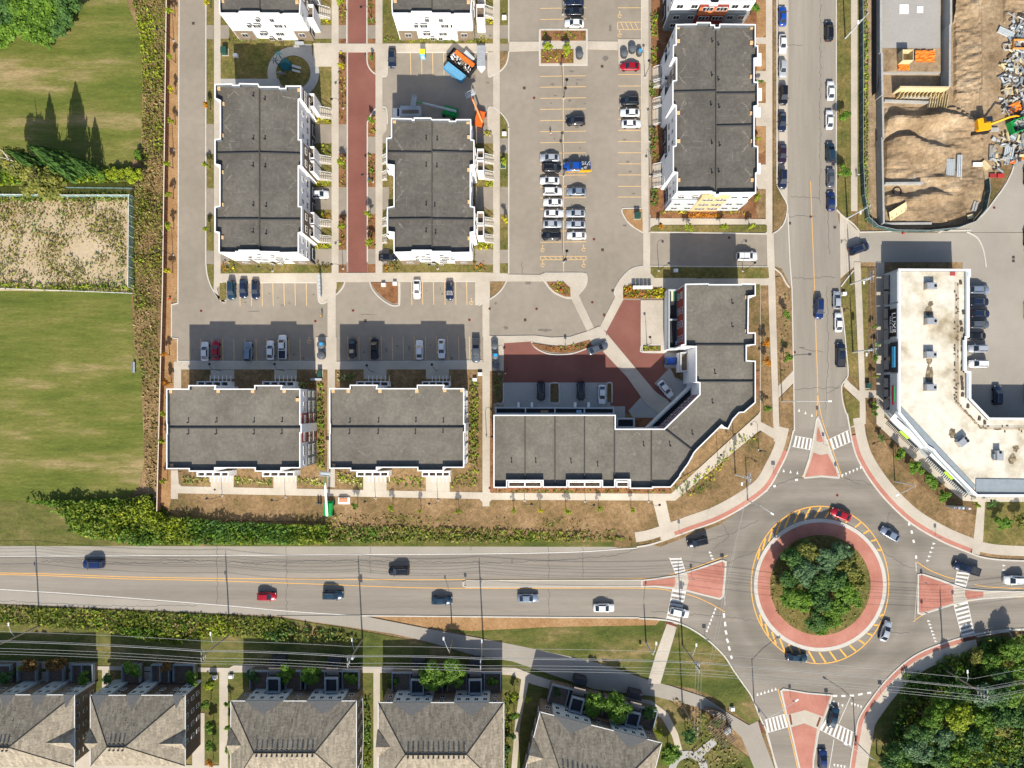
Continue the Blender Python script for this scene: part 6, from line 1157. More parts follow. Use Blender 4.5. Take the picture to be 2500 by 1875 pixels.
row([(x, y, r, h, 'green' if i % 3 else 'dark') for i, (x, y, r, h) in enumerate(pts)], 'tree', 'in the thicket at the upper left corner', 'left', 'thicket at the upper left corner', z=0, shrub=True)
# ------------------------------------------------------------------ uncountable growth
def growth(name, poly, dens, h, kinds, leaf=.5, up=.5, z=.05, clump=None, weights=None, label=None):
    q = PP(poly); x, y = scatter(q, dens)
    if clump is not None:
        v = np.array([noise.noise((a * clump, b_ * clump, 3.1)) for a, b_ in zip(x, y)]); k = v > RNG.uniform(-.35, .25, len(v)); x, y = x[k], y[k]
    n = len(x); hv = np.array([noise.noise((a * .25, b_ * .25, 9.0)) for a, b_ in zip(x, y)]) * .6 + .75
    C = np.stack([x, y, z + RNG.uniform(.05, 1, n) ** .7 * h * hv], 1); N = RNG.normal(size=(n, 3)) * (1 - up * .5) + np.array([0, -.15, up])
    tone = np.array([noise.noise((a * .09, b_ * .09, 5.5)) for a, b_ in zip(x, y)]) + RNG.normal(size=n) * .22; qs = np.quantile(tone, np.cumsum(weights or [1 / len(kinds)] * len(kinds))[:-1]) if len(kinds) > 1 else []
    me = quadcloud(name, C, N, leaf * RNG.uniform(.5, 1.5, n), [LF[k_] for k_ in kinds], asp=1.9, mi=np.searchsorted(qs, tone) if len(kinds) > 1 else None)
    o = bpy.data.objects.new(name, me); COL.objects.link(o); return tag(o, label, None, None, 'stuff')
growth('reed_thicket', [(160,1232),(330,1222),(372,1210),(390,1238),(410,1262),(470,1262),(560,1272),(700,1278),(800,1280),(800,1324),(340,1327),(240,1312),(175,1295),(172,1265),(140,1245)], 24, 2.8, ['dark','green','weed','lime'], .42, .55, weights=[.12,.42,.34,.12])
growth('hedge_bank', [(60,1222),(330,1215),(372,1205),(380,1225),(330,1240),(170,1240)], 14, 2.4, ['green','weed'], .5, .6)
growth('bank_weeds', [(790,1280),(900,1285),(1100,1288),(1240,1292),(1440,1300),(1555,1318),(1400,1322),(790,1326)], 8, .7, ['weed','olive','straw','green'], .4, .6, weights=[.35,.3,.15,.2])
growth('bank_weeds', [(800,1255),(1430,1265),(1545,1300),(1440,1300),(1100,1290),(790,1282)], 3, .35, ['weed','olive','straw'], .35, .6, clump=.12)
growth('verge_weeds_low', [(310,-60),(404,-60),(402,200),(396,700),(392,760),(328,760),(322,470),(345,400),(350,250),(345,105)], 12, .4, ['straw','olive','weed'], .24, .6, weights=[.45,.33,.22])
growth('verge_weeds', [(310,-60),(404,-60),(402,200),(396,700),(392,760),(328,760),(322,470),(345,400),(350,250),(345,105)], 9, 1.1, ['straw','olive','weed','brown','lime'], .32, .5, weights=[.16,.26,.34,.06,.18], clump=.16)
growth('verge_straw', [(325,760),(392,760),(382,1190),(356,1190),(352,1000),(345,900),(328,840)], 5, .3, ['straw','olive'], .35, .6)
growth('sand_weeds', [(-40,490),(310,480),(308,710),(-40,703)], 8, .9, ['olive','weed','straw','green'], .3, .3, clump=.2, weights=[.35,.25,.25,.15])
growth('sand_dry_growth', [(-40,490),(310,480),(308,710),(-40,703)], 6, .25, ['straw','olive'], .25, .8, clump=.11)
growth('yard_edge_growth', [(-40,478),(312,472),(312,492),(-40,496)], 9, .9, ['weed','green','olive'], .4, .5); growth('yard_edge_growth', [(-40,690),(270,698),(320,700),(320,716),(-40,703)], 9, .7, ['weed','lime','olive'], .4, .5)
growth('yard_edge_growth', [(314,475),(328,475),(330,700),(318,700)], 9, .9, ['green','lime','weed'], .4, .5)
growth('hedge_line', [(0,418),(90,425),(345,412),(345,446),(180,448),(0,455)], 11, 1.7, ['lime','green','weed'], .45, .6)
growth('roadside_growth', [(-60,1478),(0,1480),(200,1487),(500,1500),(690,1512),(740,1535),(700,1560),(560,1552),(420,1562),(240,1540),(0,1522),(-60,1520)], 11, .8, ['weed','olive','green','straw','lime'], .36, .5, weights=[.3,.2,.2,.12,.18])
growth('roadside_growth', [(700,1525),(850,1545),(880,1560),(850,1570),(690,1568),(640,1550)], 8, 1.0, ['dark','olive'], .45, .5); growth('roadside_growth', [(285,1525),(440,1545),(470,1560),(430,1575),(300,1548)], 9, 1.2, ['green','weed'], .5, .5)
growth('wood_undergrowth', [(2200,1640),(2262,1640),(2300,1600),(2385,1580),(2400,1555),(2520,1548),(2520,1900),(2160,1900),(2150,1850),(2190,1740)], 7, 1.6, ['dark','green','olive','weed'], .5, .6, weights=[.35,.3,.2,.15])
growth('marsh_growth', [(2340,1800),(2400,1770),(2520,1770),(2520,1850),(2480,1848),(2450,1862),(2420,1855),(2400,1880),(2340,1880)], 9, 1.3, ['lime','weed','olive'], .4, .6, weights=[.3,.5,.2])
growth('construction_weeds', [(2107,-60),(2118,-60),(2119,300),(2117,480),(2126,548),(2110,540),(2106,300)], 9, .7, ['green','lime','olive'], .4, .5)
for nm, poly in (('lawn_tufts', [(900,1515),(1590,1520),(1600,1560),(1590,1650),(1250,1580)]), ('lawn_tufts', [(1670,1530),(1800,1660),(1840,1760),(1620,1670)])):
    growth(nm, poly, 3.5, .06, ['tuft','straw'], .2, 2.5, z=.05, weights=[.93,.07], clump=.06)
# planting beds: low perennials, too small to tell apart one by one
for poly, kinds, dens, h in (([(828,130),(845,130),(845,302),(828,302)], ['olive','yellow','brown'], 2.6, .5), ([(828,377),(845,377),(845,455),(828,455)], ['olive','lime'], 3, .5), ([(828,526),(845,526),(845,608),(828,608)], ['brown','olive','lime'], 3, .5),
     ([(828,-40),(845,-40),(845,60),(828,60)], ['olive','lime'], 2.6, .5), ([(899,-40),(916,-40),(916,60),(899,60)], ['green','olive'], 3, .5), ([(899,377),(916,377),(916,455),(899,455)], ['green','olive'], 3, .5), ([(899,526),(916,526),(916,606),(899,606)], ['brown','olive'], 3, .5), ([(902,284),(916,284),(916,332),(902,332)], ['yellow','lime'], 3, .5),
     ([(1323,78),(1429,78),(1429,99),(1323,99)], ['olive','lime'], 3, .4), ([(1323,123),(1398,123),(1398,152),(1323,152)], ['yellow','olive','lime'], 4, .4), ([(1678,522),(1755,522),(1755,531),(1678,531)], ['orange'], 22, .4), ([(1610,515),(1676,515),(1676,524),(1610,524)], ['yellow','olive'], 6, .5), ([(1760,515),(1822,515),(1822,524),(1760,524)], ['yellow','olive'], 6, .5),
     ([(1522,698),(1545,696),(1624,706),(1624,728),(1522,728)], ['yellow','lime','green','orange'], 12, .5), ([(1571,845),(1611,845),(1611,856),(1571,856)], ['green','lime'], 12, .4), ([(1320,848),(1440,838),(1440,848),(1400,856),(1345,858)], ['orange','olive','green'], 5, .4), ([(1340,690),(1376,690),(1391,704),(1391,722),(1376,722),(1350,708)], ['olive','yellow','green'], 7, .4),
     ([(768,50),(808,50),(808,60),(768,60)], ['lime','yellow'], 10, .5), ([(768,290),(808,290),(808,302),(768,302)], ['lime','yellow'], 10, .5), ([(768,442),(808,442),(808,455),(768,455)], ['lime','yellow'], 10, .5), ([(768,595),(808,595),(808,608),(768,608)], ['lime','yellow'], 10, .5), ([(785,355),(808,355),(808,378),(785,378)], ['lime','olive'], 8, .4), ([(785,512),(808,522),(808,536),(785,530)], ['lime','orange'], 8, .4),
     ([(1168,46),(1202,46),(1202,60),(1168,60)], ['yellow','olive'], 10, .5), ([(1184,442),(1203,442),(1203,456),(1184,456)], ['lime','yellow'], 10, .5), ([(1168,594),(1204,594),(1204,610),(1168,610)], ['yellow','lime'], 10, .5), ([(1180,322),(1203,322),(1203,334),(1180,334)], ['yellow','olive'], 10, .5), ([(540,640),(575,640),(575,665),(548,665)], ['orange','olive','yellow'], 5, .6), ([(768,640),(808,640),(800,664),(768,664)], ['olive','brown'], 5, .5), ([(1155,640),(1184,640),(1184,664),(1155,664)], ['orange','olive'], 5, .5), ([(937,640),(976,640),(976,664),(937,664)], ['orange','olive'], 5, .5),
     ([(560,96),(640,96),(640,104),(560,104)], ['green','olive'], 7, .7), ([(936,94),(1170,94),(1170,105),(936,105)], ['green','olive','lime'], 6, .5), ([(1170,88),(1200,88),(1200,105),(1170,105)], ['yellow','olive'], 6, .6),
     ([(776,935),(792,935),(792,1145),(776,1145)], ['green','lime'], 7, .9), ([(1146,930),(1168,930),(1168,1150),(1146,1150)], ['green','lime','olive'], 8, .8), ([(1148,1150),(1170,1150),(1165,1190),(1100,1190),(1100,1170)], ['lime','olive'], 4, .5), ([(730,932),(772,932),(772,945),(730,945)], ['pale','green','orange'], 9, .7), ([(820,915),(870,905),(870,930),(825,930)], ['green','pale'], 5, .7),
     ([(576,1166),(664,1168),(664,1184),(576,1182)], ['pale','lime','green'], 8, .5), ([(728,1166),(776,1168),(790,1185),(728,1182)], ['pale','lime'], 8, .5), ([(824,1150),(880,1168),(884,1188),(824,1178)], ['pale','lime'], 7, .5), ([(946,1164),(1036,1164),(1036,1190),(946,1186)], ['olive','green','lime'], 4, .5), ([(444,1162),(512,1165),(512,1182),(450,1180)], ['lime','olive','green'], 6, .5),
     ([(1208,1196),(1560,1196),(1640,1196),(1640,1202),(1208,1202)], ['green','olive'], 5, .4), ([(1600,1090),(1700,1180),(1660,1200),(1640,1196)], ['green','lime'], 2, .5), ([(1660,1195),(1760,1115),(1800,1058),(1850,1065),(1855,1080),(1800,1085),(1765,1140),(1720,1200),(1660,1218)], ['olive','green','yellow','lime'], 3.5, .6),
     ([(1588,30),(1604,30),(1604,90),(1588,90)], ['green','lime'], 7, 1.0), ([(1588,118),(1606,118),(1606,160),(1588,160)], ['green','lime'], 7, .9), ([(1585,202),(1606,202),(1606,240),(1585,240)], ['green','olive'], 7, .9), ([(1585,310),(1606,310),(1606,395),(1585,395)], ['green','olive'], 6, .9), ([(1587,462),(1606,462),(1606,505),(1587,505)], ['green','dark'], 8, .9), ([(1910,700),(1922,730),(1925,900),(1908,920),(1905,760)], ['olive','green'], 1.5, .3),
     ([(1205,905),(1226,905),(1226,980),(1208,980)], ['dark','olive'], 5, .4), ([(1878,1440),(1892,1370),(1930,1318),(2000,1307),(2075,1322),(2118,1390),(2124,1440),(2100,1500),(2060,1535),(2000,1552),(1935,1532),(1890,1490)], ['olive','straw','brown'], 1.6, .3), ([(890,1700),(905,1700),(906,1880),(886,1880)], ['lime','green','dark'], 6, .9), ([(1234,1690),(1245,1690),(1240,1880),(1226,1880)], ['lime','green','dark'], 6, .9), ([(1190,905),(1178,905),(1178,905)], ['olive'], 1, .1),
     ([(1640,1700),(1730,1740),(1790,1830),(1830,1890),(1660,1890),(1690,1800)], ['straw','olive'], 3, .3)):
    growth('bed_planting', poly, dens, h, kinds, .34, .7, z=.12)
# ------------------------------------------------------------------ fences
fw = mat('fence_boards', [(.17,.075,.04), (.24,.11,.06)], .8, 5, fine=(3, .25)); fcap = mat('fence_cap', [(.62,.55,.45)], fine=(3, .1))
fence = empty('wooden_fence', (*P(407, 600), 0), 'long brown board fence with a pale cap between the field and the estate', 'fence')
fp = [(417,-60)] + [(417 - 10 * t, -60 + (700 + 60) * t) for t in [i / 29 for i in range(1, 30)]] + [(407 - 14 * t, 700 + 545 * t) for t in [i / 21 for i in range(1, 22)]]
wf = PP(fp)
for i, (p, q) in enumerate(zip(wf, wf[1:])):
    L = math.hypot(q[0] - p[0], q[1] - p[1]); th = math.atan2(q[1] - p[1], q[0] - p[0]); c = ((p[0] + q[0]) / 2, (p[1] + q[1]) / 2)
    MB().box((c[0], c[1], 1.0), (L - .16, .05, 1.8), rz=th).build('panel', fw, fence); MB().box((c[0], c[1], 1.97), (L, .2, .07), rz=th).build('cap_rail', fcap, fence); MB().box((p[0], p[1], 1.0), (.13, .13, 2.0), rz=th).build('post', B['deck'], fence)
mesh_m = bpy.data.materials.new('chain_link'); mesh_m.use_nodes = True
_n = mesh_m.node_tree.nodes; _l = mesh_m.node_tree.links; _b = _n['Principled BSDF']; _b.inputs['Base Color'].default_value = (.25,.42,.42,1); _b.inputs['Alpha'].default_value = .42
def link_fence(name, pts, h, label, m, rail=None, step=2.6, top=True, cat='fence'):
    q = PP(pts); e = empty(name, (*q[0], 0), label, cat); rail = rail or B['frame']
    d = [q[0]]
    for a, b_ in zip(q, q[1:]):
        L = math.hypot(b_[0] - a[0], b_[1] - a[1]); n = max(1, round(L / step)); d += [(a[0] + (b_[0] - a[0]) * i / n, a[1] + (b_[1] - a[1]) * i / n) for i in range(1, n + 1)]
    for a, b_ in zip(d, d[1:]):
        L = math.hypot(b_[0] - a[0], b_[1] - a[1]); th = math.atan2(b_[1] - a[1], b_[0] - a[0]); c = ((a[0] + b_[0]) / 2, (a[1] + b_[1]) / 2)
        MB().box((c[0], c[1], h / 2 + .05), (L - .08, .02, h - .1), rz=th).build('panel', m, e); MB().box((c[0], c[1], h + .03), (L, .09, .06), rz=th).build('top_rail', rail, e)
    for a in d: MB().cyl(a, .05, 0, h, 6).build('post', rail, e)
    return e
link_fence('mesh_fence', [(327,705),(329,482)], 2.6, 'green tinted mesh fence along the right side of the sand yard', mesh_m); link_fence('mesh_fence', [(329,482),(170,482),(-30,480)], 2.0, 'mesh fence with pale rail along the top of the sand yard', mesh_m)
link_fence('low_rail', [(327,717),(150,710),(-30,704)], .5, 'low pale rail along the bottom of the sand yard', mesh_m); link_fence('black_fence', [(330,462),(165,460)], 1.3, 'low black rail fence above the sand yard', mesh_m, B['black'], 2.4)
screen = mat('green_screen', [(.03,.07,.065), (.06,.11,.10)], .6, 5, fine=(2, .3))
link_fence('construction_fence', [(2097,-60),(2098,200),(2098,400),(2102,480),(2112,535),(2135,556),(2180,566)], 1.9, 'green screened fence along the left side of the construction site', screen, B['metal'], 3.0)
link_fence('construction_fence', [(2180,566),(2260,567),(2330,560),(2370,545),(2396,515),(2405,470),(2402,440)], 1.9, 'green screened fence around the lower corner of the construction site', screen, B['metal'], 3.0)
link_fence('white_fence', [(888,1700),(890,1780),(886,1880)], 1.1, 'thin white fence right of the third hip roof', mesh_m, None, 2.2)
# guard rail bottom right, bench, mailboxes
MB().tube([(*P(a, b_), .7) for a, b_ in ((2380,1552),(2440,1541),(2458,1540),(2464,1548),(2466,1570))], .12, 6).build('guard_rail', B['metal'], label='bent metal guard rail at the right edge above the woods', cat='guard rail')
def boxes(px, py, n, sx, sz, ang, m, label, group, d=(.9, .5, 1.3)):
    """a bank of community mailboxes: each unit with its doors on a post"""
    e = empty('mailbox_bank', (*P(px, py), .13), label, 'mailbox', group, R(ang))
    for i in range(n):
        x = (i - (n - 1) / 2) * sx; b = MB(); b.box((x, 0, sz - .35), (d[0], d[1], .9)); u = b.build('mailbox', m, e, local=True); MB().box((x, 0, .3), (.3, .3, .6)).build('pedestal', B['metal'], e, local=True); MB().box((x, -d[1] / 2 - .02, sz - .35), (d[0] * .86, .03, .75)).build('door', B['lgrey'], u, local=True)
boxes(1566, 704, 5, .95, 1.6, 0, B['white'], 'bank of five white mailboxes in the bed below the round corner', None, (.85, .7, 1.3)); boxes(784, 700, 6, .9, 1.5, 92, B['lgrey'], 'bank of white mailboxes standing on the walk end beside the empty stalls', None, (.8, .45, 1.2))
# deep collection bins
binm = mat('bin_shell', [(.05,.055,.065)], fine=(3, .2), rough=.5); binlid = mat('bin_lid', [(.10,.11,.125)], fine=None, rough=.4); bluelid = mat('blue_lid', [(.03,.32,.62)], fine=None)
def bin_(px, py, r, label, blue=0, gr='round collection bins'):
    e = empty('collection_bin', (*P(px, py, .8), .12), label, 'bin', gr); MB().cyl((0, 0), r, 0, 1.3, 20).build('shell', binm, e, local=True); MB().tube([(0, 0, 1.3), (0, 0, 1.42), (0, 0, 1.6)], [r * 1.05, r * .95, r * .35], 20).build('lid', binlid, e, local=True)
    if blue: MB().box((.1, .15, 1.56), (.8, .7, .14)).build('flap', bluelid, e, local=True)
for a in ((1415,134,.85,'lone round bin on the planter end in the centre lot'),(1524,132,.85,'left of the three round bins above the red car'),(1544,120,.9,'middle and largest of the three round bins above the red car'),(1561,129,.7,'right round bin with a blue flap above the red car',1),
          (785,842,.95,'upper round bin with a blue flap between the shaded bays',1),(785,868,.95,'lower round bin between the shaded bays'),(1208,845,.85,'upper round bin beside the red courtyard'),(1209,869,.85,'middle round bin with a blue flap beside the red courtyard',1),(1210,891,.85,'lower round bin beside the red courtyard'),(1216,905,.35,'small round bin below three larger ones beside the courtyard')): bin_(*a)
grn = mat('utility_green', [(.02,.07,.055)], fine=(2, .15), rough=.5)
def cabinet(px, py, d, m, label, cat='utility box', rz=0):
    e = empty('utility_cabinet', (*P(px, py, .5), .12), label, cat, None, R(rz)); MB().box((0, 0, .05), (d[0] + .3, d[1] + .3, .1)).build('base', T['concrete'], e, local=True); MB().box((0, 0, .1 + d[2] / 2), d).build('cabinet', m, e, local=True); MB().box((0, -.03, d[2] + .12), (d[0] + .06, d[1] + .04, .05)).build('lid', m, e, local=True)
cabinet(549,126,(1.3,1.5,1.3),grn,'green transformer cabinet left of the playground lawn'); cabinet(1556,527,(1.3,1.4,1.3),grn,'green transformer cabinet in the curved island left of the side street'); cabinet(781,912,(1.0,1.5,1.1),grn,'green transformer cabinet between the lower blocks'); cabinet(2119,942,(1.0,1.2,1.0),grn,'green utility box in the strip beside the shop walk'); cabinet(1228,403,(1.1,1.3,1.2),grn,'green transformer cabinet in the verge left of the centre lot')
for a in ((575,135,'white utility box on the playground lawn'),(1231,42,'white utility box at the top of the lot verge'),(1231,326,'white utility box in the curved lot verge'),(1159,927,'white utility box right of the shaded bay'),(1172,913,'white utility box nearest the walk corner right of the shaded bay'),(936,695,'white utility box left in the triangular planter'),(964,692,'white utility box right in the triangular planter'),(1650,660,'white utility box in the shaded verge'),(2061,717,'white utility box in the verge beside the parked silver car'),(524,1654,'small pale utility box left of the walk between hip roofs'),(564,1652,'small pale utility box right of the walk between hip roofs'),(1788,1731,'white sign board lying by the trail curve')): cabinet(a[0],a[1],(.9,.7,.6),B['white'],a[2])
MB().prism(PP([(761,924),(788,924),(788,929),(761,929)]), .12, 1.1).build('bench', B['lgrey'], label='long pale bench below the green cabinet between the blocks', cat='bench')
def bench(px, py, rz, label, L=1.9):
    e = empty('bench', (*P(px, py), .12), label, 'bench', None, R(rz)); MB().box((0, 0, .45), (L, .5, .07)).build('seat', B['metal'], e, local=True); MB().box((0, .28, .75), (L, .06, .5)).build('backrest', B['metal'], e, local=True)
    for x in (-L / 2 + .15, L / 2 - .15): MB().box((x, 0, .22), (.08, .45, .44)).build('leg', B['black'], e, local=True)
bench(733,110,0,'metal bench on the plaza above the playground ring',2.2); bench(330,897,90,'pale blue bench at the field edge beside the bush',2.6)
# ------------------------------------------------------------------ lamps, poles and wires
lampb = B['black']; galv = mat('galvanised_pole', [(.45,.47,.48)], fine=(3, .1), rough=.5); woodp = mat('pole_wood', [(.26,.22,.17)], fine=(4, .2)); pyel = None
def lamp(px, py, h, arm, ang, label, group='black street lamps with hooked arms', m=None, double=False, head=.32):
    """px, py = foot of the post"""
    m = m or lampb; e = empty('street_lamp', (*P(px, py), .1), label, 'street lamp', group, R(ang)); MB().tube([(0, 0, 0), (0, 0, .5), (0, 0, h)], [.13, .08, .055], 8).build('pole', m, e, local=True); MB().cyl((0, 0), .27, 0, .2, 12).build('footing', T['curb'], e, local=True)
    for s in ((1, -1) if double else (1,)):
        MB().tube([(0, 0, h - .1), (s * arm * .15, 0, h + .45), (s * arm * .6, 0, h + .6), (s * arm, 0, h + .15)], [.045, .045, .04, .035], 6).build('arm', m, e, local=True)
        MB().tube([(s * arm, 0, h + .25), (s * arm, 0, h + .1), (s * arm, 0, h - .05)], [.06, head, head * .9], 12).build('lamp_head', m, e, local=True)
for a in ((425,100,'top of the wooden fence soil strip',180),(424,367,'fence soil strip second from the top',180),(423,623,'fence soil strip above the hydrant',180),(908,47,'planting strip right of the red street at the top',180),(838,265,'planting strip left of the red street',180),(911,444,'planting strip right of the red street midway',180),(838,656,'lower end of the strip left of the red street',180),
          (666,662,'south lawn of the west block',180),(1069,657,'south lawn of the centre block',180),(542,905,'upper walk of the lower left block, left one',120),(696,905,'upper walk of the lower left block, right one',120),(914,908,'upper walk of the second lower block, left one',120),(1068,906,'upper walk of the second lower block, right one',120),
          (543,1210,'lower walk of the lower left block, left one',180),(697,1214,'lower walk of the lower left block, right one',180),(917,1217,'lower walk of the second lower block, left one',180),(1069,1222,'lower walk of the second lower block, right one',180),(1281,1223,'dry ground below the corner block, left one',0),(1429,1225,'dry ground below the corner block, middle one',0),(1584,1225,'dry ground below the corner block, right one',0),
          (1188,1064,'middle walk left of the corner block, lower one',0),(1219,912,'walk end beside the courtyard bins',0),(1585,345,'walk right of the centre lot, lower one',90),(1574,189,'walk right of the centre lot, upper one',90),(1586,430,'paved bay left of the long block',250),(1608,661,'verge south of the side street, left one',30),(1813,662,'verge south of the side street, right one',40),
          (1579,843,'planter end beside the red courtyard',100),(1852,1098,'walk of the corner block angled front',180),(1752,1120,'bed below the angled front of the corner block',120)):
    lamp(a[0], a[1], 5.0, 1.5, a[3], 'black hooked lamp, ' + a[2])
for a in ((1374,36,'between the top stalls'),(1376,241,'above the lone black car'),(1376,430,'beside the blue and yellow truck'),(1376,640,'at the hatched strip of the centre lot')): lamp(a[0], a[1], 7.5, 1.0, 80, 'double headed black lamp ' + a[2], 'double headed lamps in the centre lot', double=True, head=.38)
gr_l = 'grey road lamps around the roundabout'
for a in ((1909,980,7.4,0,'with a long arm over the main street above the crossing'),(2184,1175,5,205,'on the lawn right of the roundabout'),(1825,1222,3,-35,'on the walk left of the roundabout'),(1841,1715,8,35,'at the lower left kerb of the roundabout'),(2088,1810,8,150,'at the right kerb of the lower crossing')):
    e = empty('road_lamp', (*P(a[0], a[1]), .1), 'grey road lamp ' + a[4], 'street lamp', gr_l, R(a[3])); L = a[2]
    MB().tube([(0, 0, 0), (0, 0, 8.5)], [.16, .09], 8).build('pole', galv, e, local=True); MB().tube([(0, 0, 8.2), (L * .4, 0, 8.9), (L * .95, 0, 9.1)], .06, 6).build('arm', galv, e, local=True); MB().box((L, 0, 9.1), (.8, .35, .16)).build('lamp_head', B['white'], e, local=True)
def upole(px, py, h, label, arm=None, lamp_=None, trans=False, m=None, levels=3):
    e = empty('utility_pole', (*P(px, py), 0), label, 'utility pole', 'utility poles'); MB().tube([(0, 0, 0), (0, 0, h)], [.2, .12], 8).build('pole', m or woodp, e, local=True)
    for k in range(levels): MB().box((0, .15, h - .4 - 1.0 * k), (.12, 2.8 if k == 0 else 2.0, .12)).build('crossarm', B['metal'], e, local=True)
    for k in range(levels):
        for y in (-1.2, 0, 1.2): MB().cyl((0, y), .06, h - .35 - k, h - .1 - k, 6).build('insulator', B['lgrey'], e, local=True)
    if trans: MB().cyl((.45, 0), .3, h - 4.2, h - 3.0, 12).build('transformer', B['lgrey'], e, local=True)
    if lamp_: MB().tube([(0, 0, 8.2), (lamp_[0] * .5, lamp_[1] * .5, 9.2), (lamp_[0], lamp_[1], 9.4)], .055, 6).build('arm', galv, e, local=True); MB().box((lamp_[0] * 1.05, lamp_[1] * 1.05, 9.38), (.35, .75, .14)).build('lamp_head', B['white'], e, local=True)
    return e
upole(97,1527,15.5,'wooden utility pole near the left edge below the main road',lamp_=(-.6,3.2)); upole(561,1549,15.5,'wooden utility pole with a lamp above the second hip roof',lamp_=(-.5,3.2)); upole(885,1561,15.5,'wooden utility pole where the trail leaves the road',lamp_=(-.3,3.0),trans=True)
upole(1180,1566,15.5,'wooden utility pole on the trail above the fourth hip roof',lamp_=(0,3.2)); upole(1666,1575,15.5,'wooden utility pole beside the trail link',lamp_=(.8,3.2),trans=True,levels=4); upole(2304,1634,15.5,'wooden utility pole at the wood edge right of the roundabout',lamp_=(-.5,3.0),levels=4)
upole(1105,1562,8.5,'short lamp pole standing on the trail',lamp_=(-1.2,3.4),levels=0); upole(1577,1569,7.5,'short lamp pole on a yellow foot left of the trail link',lamp_=(.5,3.0),levels=0,m=galv); upole(1666,1722,14,'leaning guyed pole by the trail above the garden circle',levels=1)
for px, py, lb, wd in ((2063,94,'pale utility pole beside the upper end of the construction fence',0),(2068,533,'pale utility pole at the construction corner',0),(2076,694,'pale utility pole beside the parked silver car',1),(2082,860,'pale utility pole beside the dark pickup',1),(1795,1158,'pale utility pole in the triangular garden',1)):
    upole(px, py, 10.8, lb, lamp_=(-1.5,-1.2), m=galv, levels=1 + wd, trans=bool(wd))
wire = mat('wire', [(.42,.42,.40)], fine=None, rough=.5)
def sag(p, q, z, d=.7, n=8, zz=None): return [(p[0] + (q[0] - p[0]) * i / n, p[1] + (q[1] - p[1]) * i / n, (z if zz is None else z + (zz - z) * i / n) - d * 4 * (i / n) * (1 - i / n)) for i in range(n + 1)]
pole_xy = [(-420,1508),(97,1527),(561,1549),(885,1561),(1180,1566),(1666,1575),(2304,1634),(2760,1560)]; pw = [P(*p) for p in pole_xy]; wn = ('top', 'second', 'third', 'fourth', 'fifth', 'sixth', 'lowest')
for w_, (dy, z) in enumerate(((1.5,15.4),(.1,15.5),(-1.2,15.4),(1.1,14.2),(-1.1,14.2),(.9,13.0),(2.0,10.5))):
    pts = []
    for a, b_ in zip(pw, pw[1:]): pts += sag((a[0], a[1] + dy), (b_[0], b_[1] + dy), z)
    MB().tube(pts, .035 if w_ else .05, 4).build('overhead_wire', wire, label='%s wire of the line running along the south side of the road' % wn[w_], cat='wire', group='overhead wires')
pv = [P(2061,-300),P(2063,94),P(2068,533),P(2076,694),P(2082,860)]
for w_ in range(2):
    pts = []
    for a, b_ in zip(pv, pv[1:]): pts += sag((a[0] + w_ * 1.2 - .6, a[1]), (b_[0] + w_ * 1.2 - .6, b_[1]), 10.4, .3)
    MB().tube(pts, .02, 3).build('overhead_wire', wire, label='%s thin wire above the verge beside the main street' % ('left', 'right')[w_], cat='wire', group='overhead wires')
for w_, (a, b_) in enumerate((((1666,1575),(1666,1722)),((1660,1573),(1658,1722)),((1672,1577),(1674,1722)))): MB().tube(sag(P(*a), P(*b_), 14.5, .5, zz=13.6), .025, 3).build('overhead_wire', wire, label='%s of three wires crossing the trail to the leaning pole' % ('middle', 'left', 'right')[w_], cat='wire', group='overhead wires')
for w_, (a, b_) in enumerate((((1795,1158),(1700,1560)),((1795,1158),(1690,1570)))): MB().tube(sag(P(*a), P(*b_), 10.5, .6, zz=14), .025, 3).build('overhead_wire', wire, label='%s wire crossing the roundabout road to the garden pole' % ('right', 'left')[w_], cat='wire', group='overhead wires')
# signs
signm = mat('sign_back', [(.30,.32,.34)], fine=None); yelm = mat('warning_yellow', [(.75,.75,.02)], fine=None)
for px, py, h, kind, lb in ((1996,1022,2.4,'b','at the tip of the upper splitter island'),(2010,1085,2.4,'b','on the right edge of the upper splitter island'),(2040,1155,2.2,'b','at the lower right of the upper splitter island'),(1764,1380,2.2,'t','at the point of the left splitter island'),(1688,1408,2.4,'b','left in the left splitter island'),(1720,1570-15,2.4,'t','beside the seven white triangles left of the ring'),
                            (1929,1702,2.4,'b','in the upper left of the lower splitter island'),(2018,1712,2.4,'t','in the upper right of the lower splitter island'),(2149,1692,2.4,'t','on the red border at the lower right kerb'),(2283,1308,2.4,'b','on the red border right of the ring'),(2250,1490,2.2,'b','in the lower point of the right splitter island'),(2250,1418,2.2,'b','in the upper point of the right splitter island'),
                            (1137,1425,2.0,'b','on the tip of the road median'),(1888,1155,2.4,'t','on the walk at the upper left of the ring'),(1658,1298,2.4,'b','on the red border above the black car'),(2326,1470,2.4,'y','at the right zebra crossing island'),(2366,1608,2.4,'y','at the wood edge near the right zebra crossing'),(1854,1760,2.4,'b','by the lower left zebra crossing'),(1381,845,2.2,'b','in the curved courtyard planter'),(1563,1572,.8,'y','low on the grass left of the trail link')):
    e = empty('road_sign', (*P(px, py), .12), 'road sign on a thin post ' + lb, 'sign', 'road signs'); MB().cyl((0, 0), .04, 0, h, 6).build('post', galv, e, local=True); b = MB()
    if kind == 't': b.prism([(-.45, 0), (.45, 0), (0, -.02), (0, .02)][:2] + [(.45, .03), (-.45, .03)], h - .8, h); o = b.build('sign_plate', signm, e, local=True)
    else: b.box((0, -.05, h - .35), (.6, .04, .75)); o = b.build('sign_plate', yelm if kind == 'y' else signm, e, local=True)
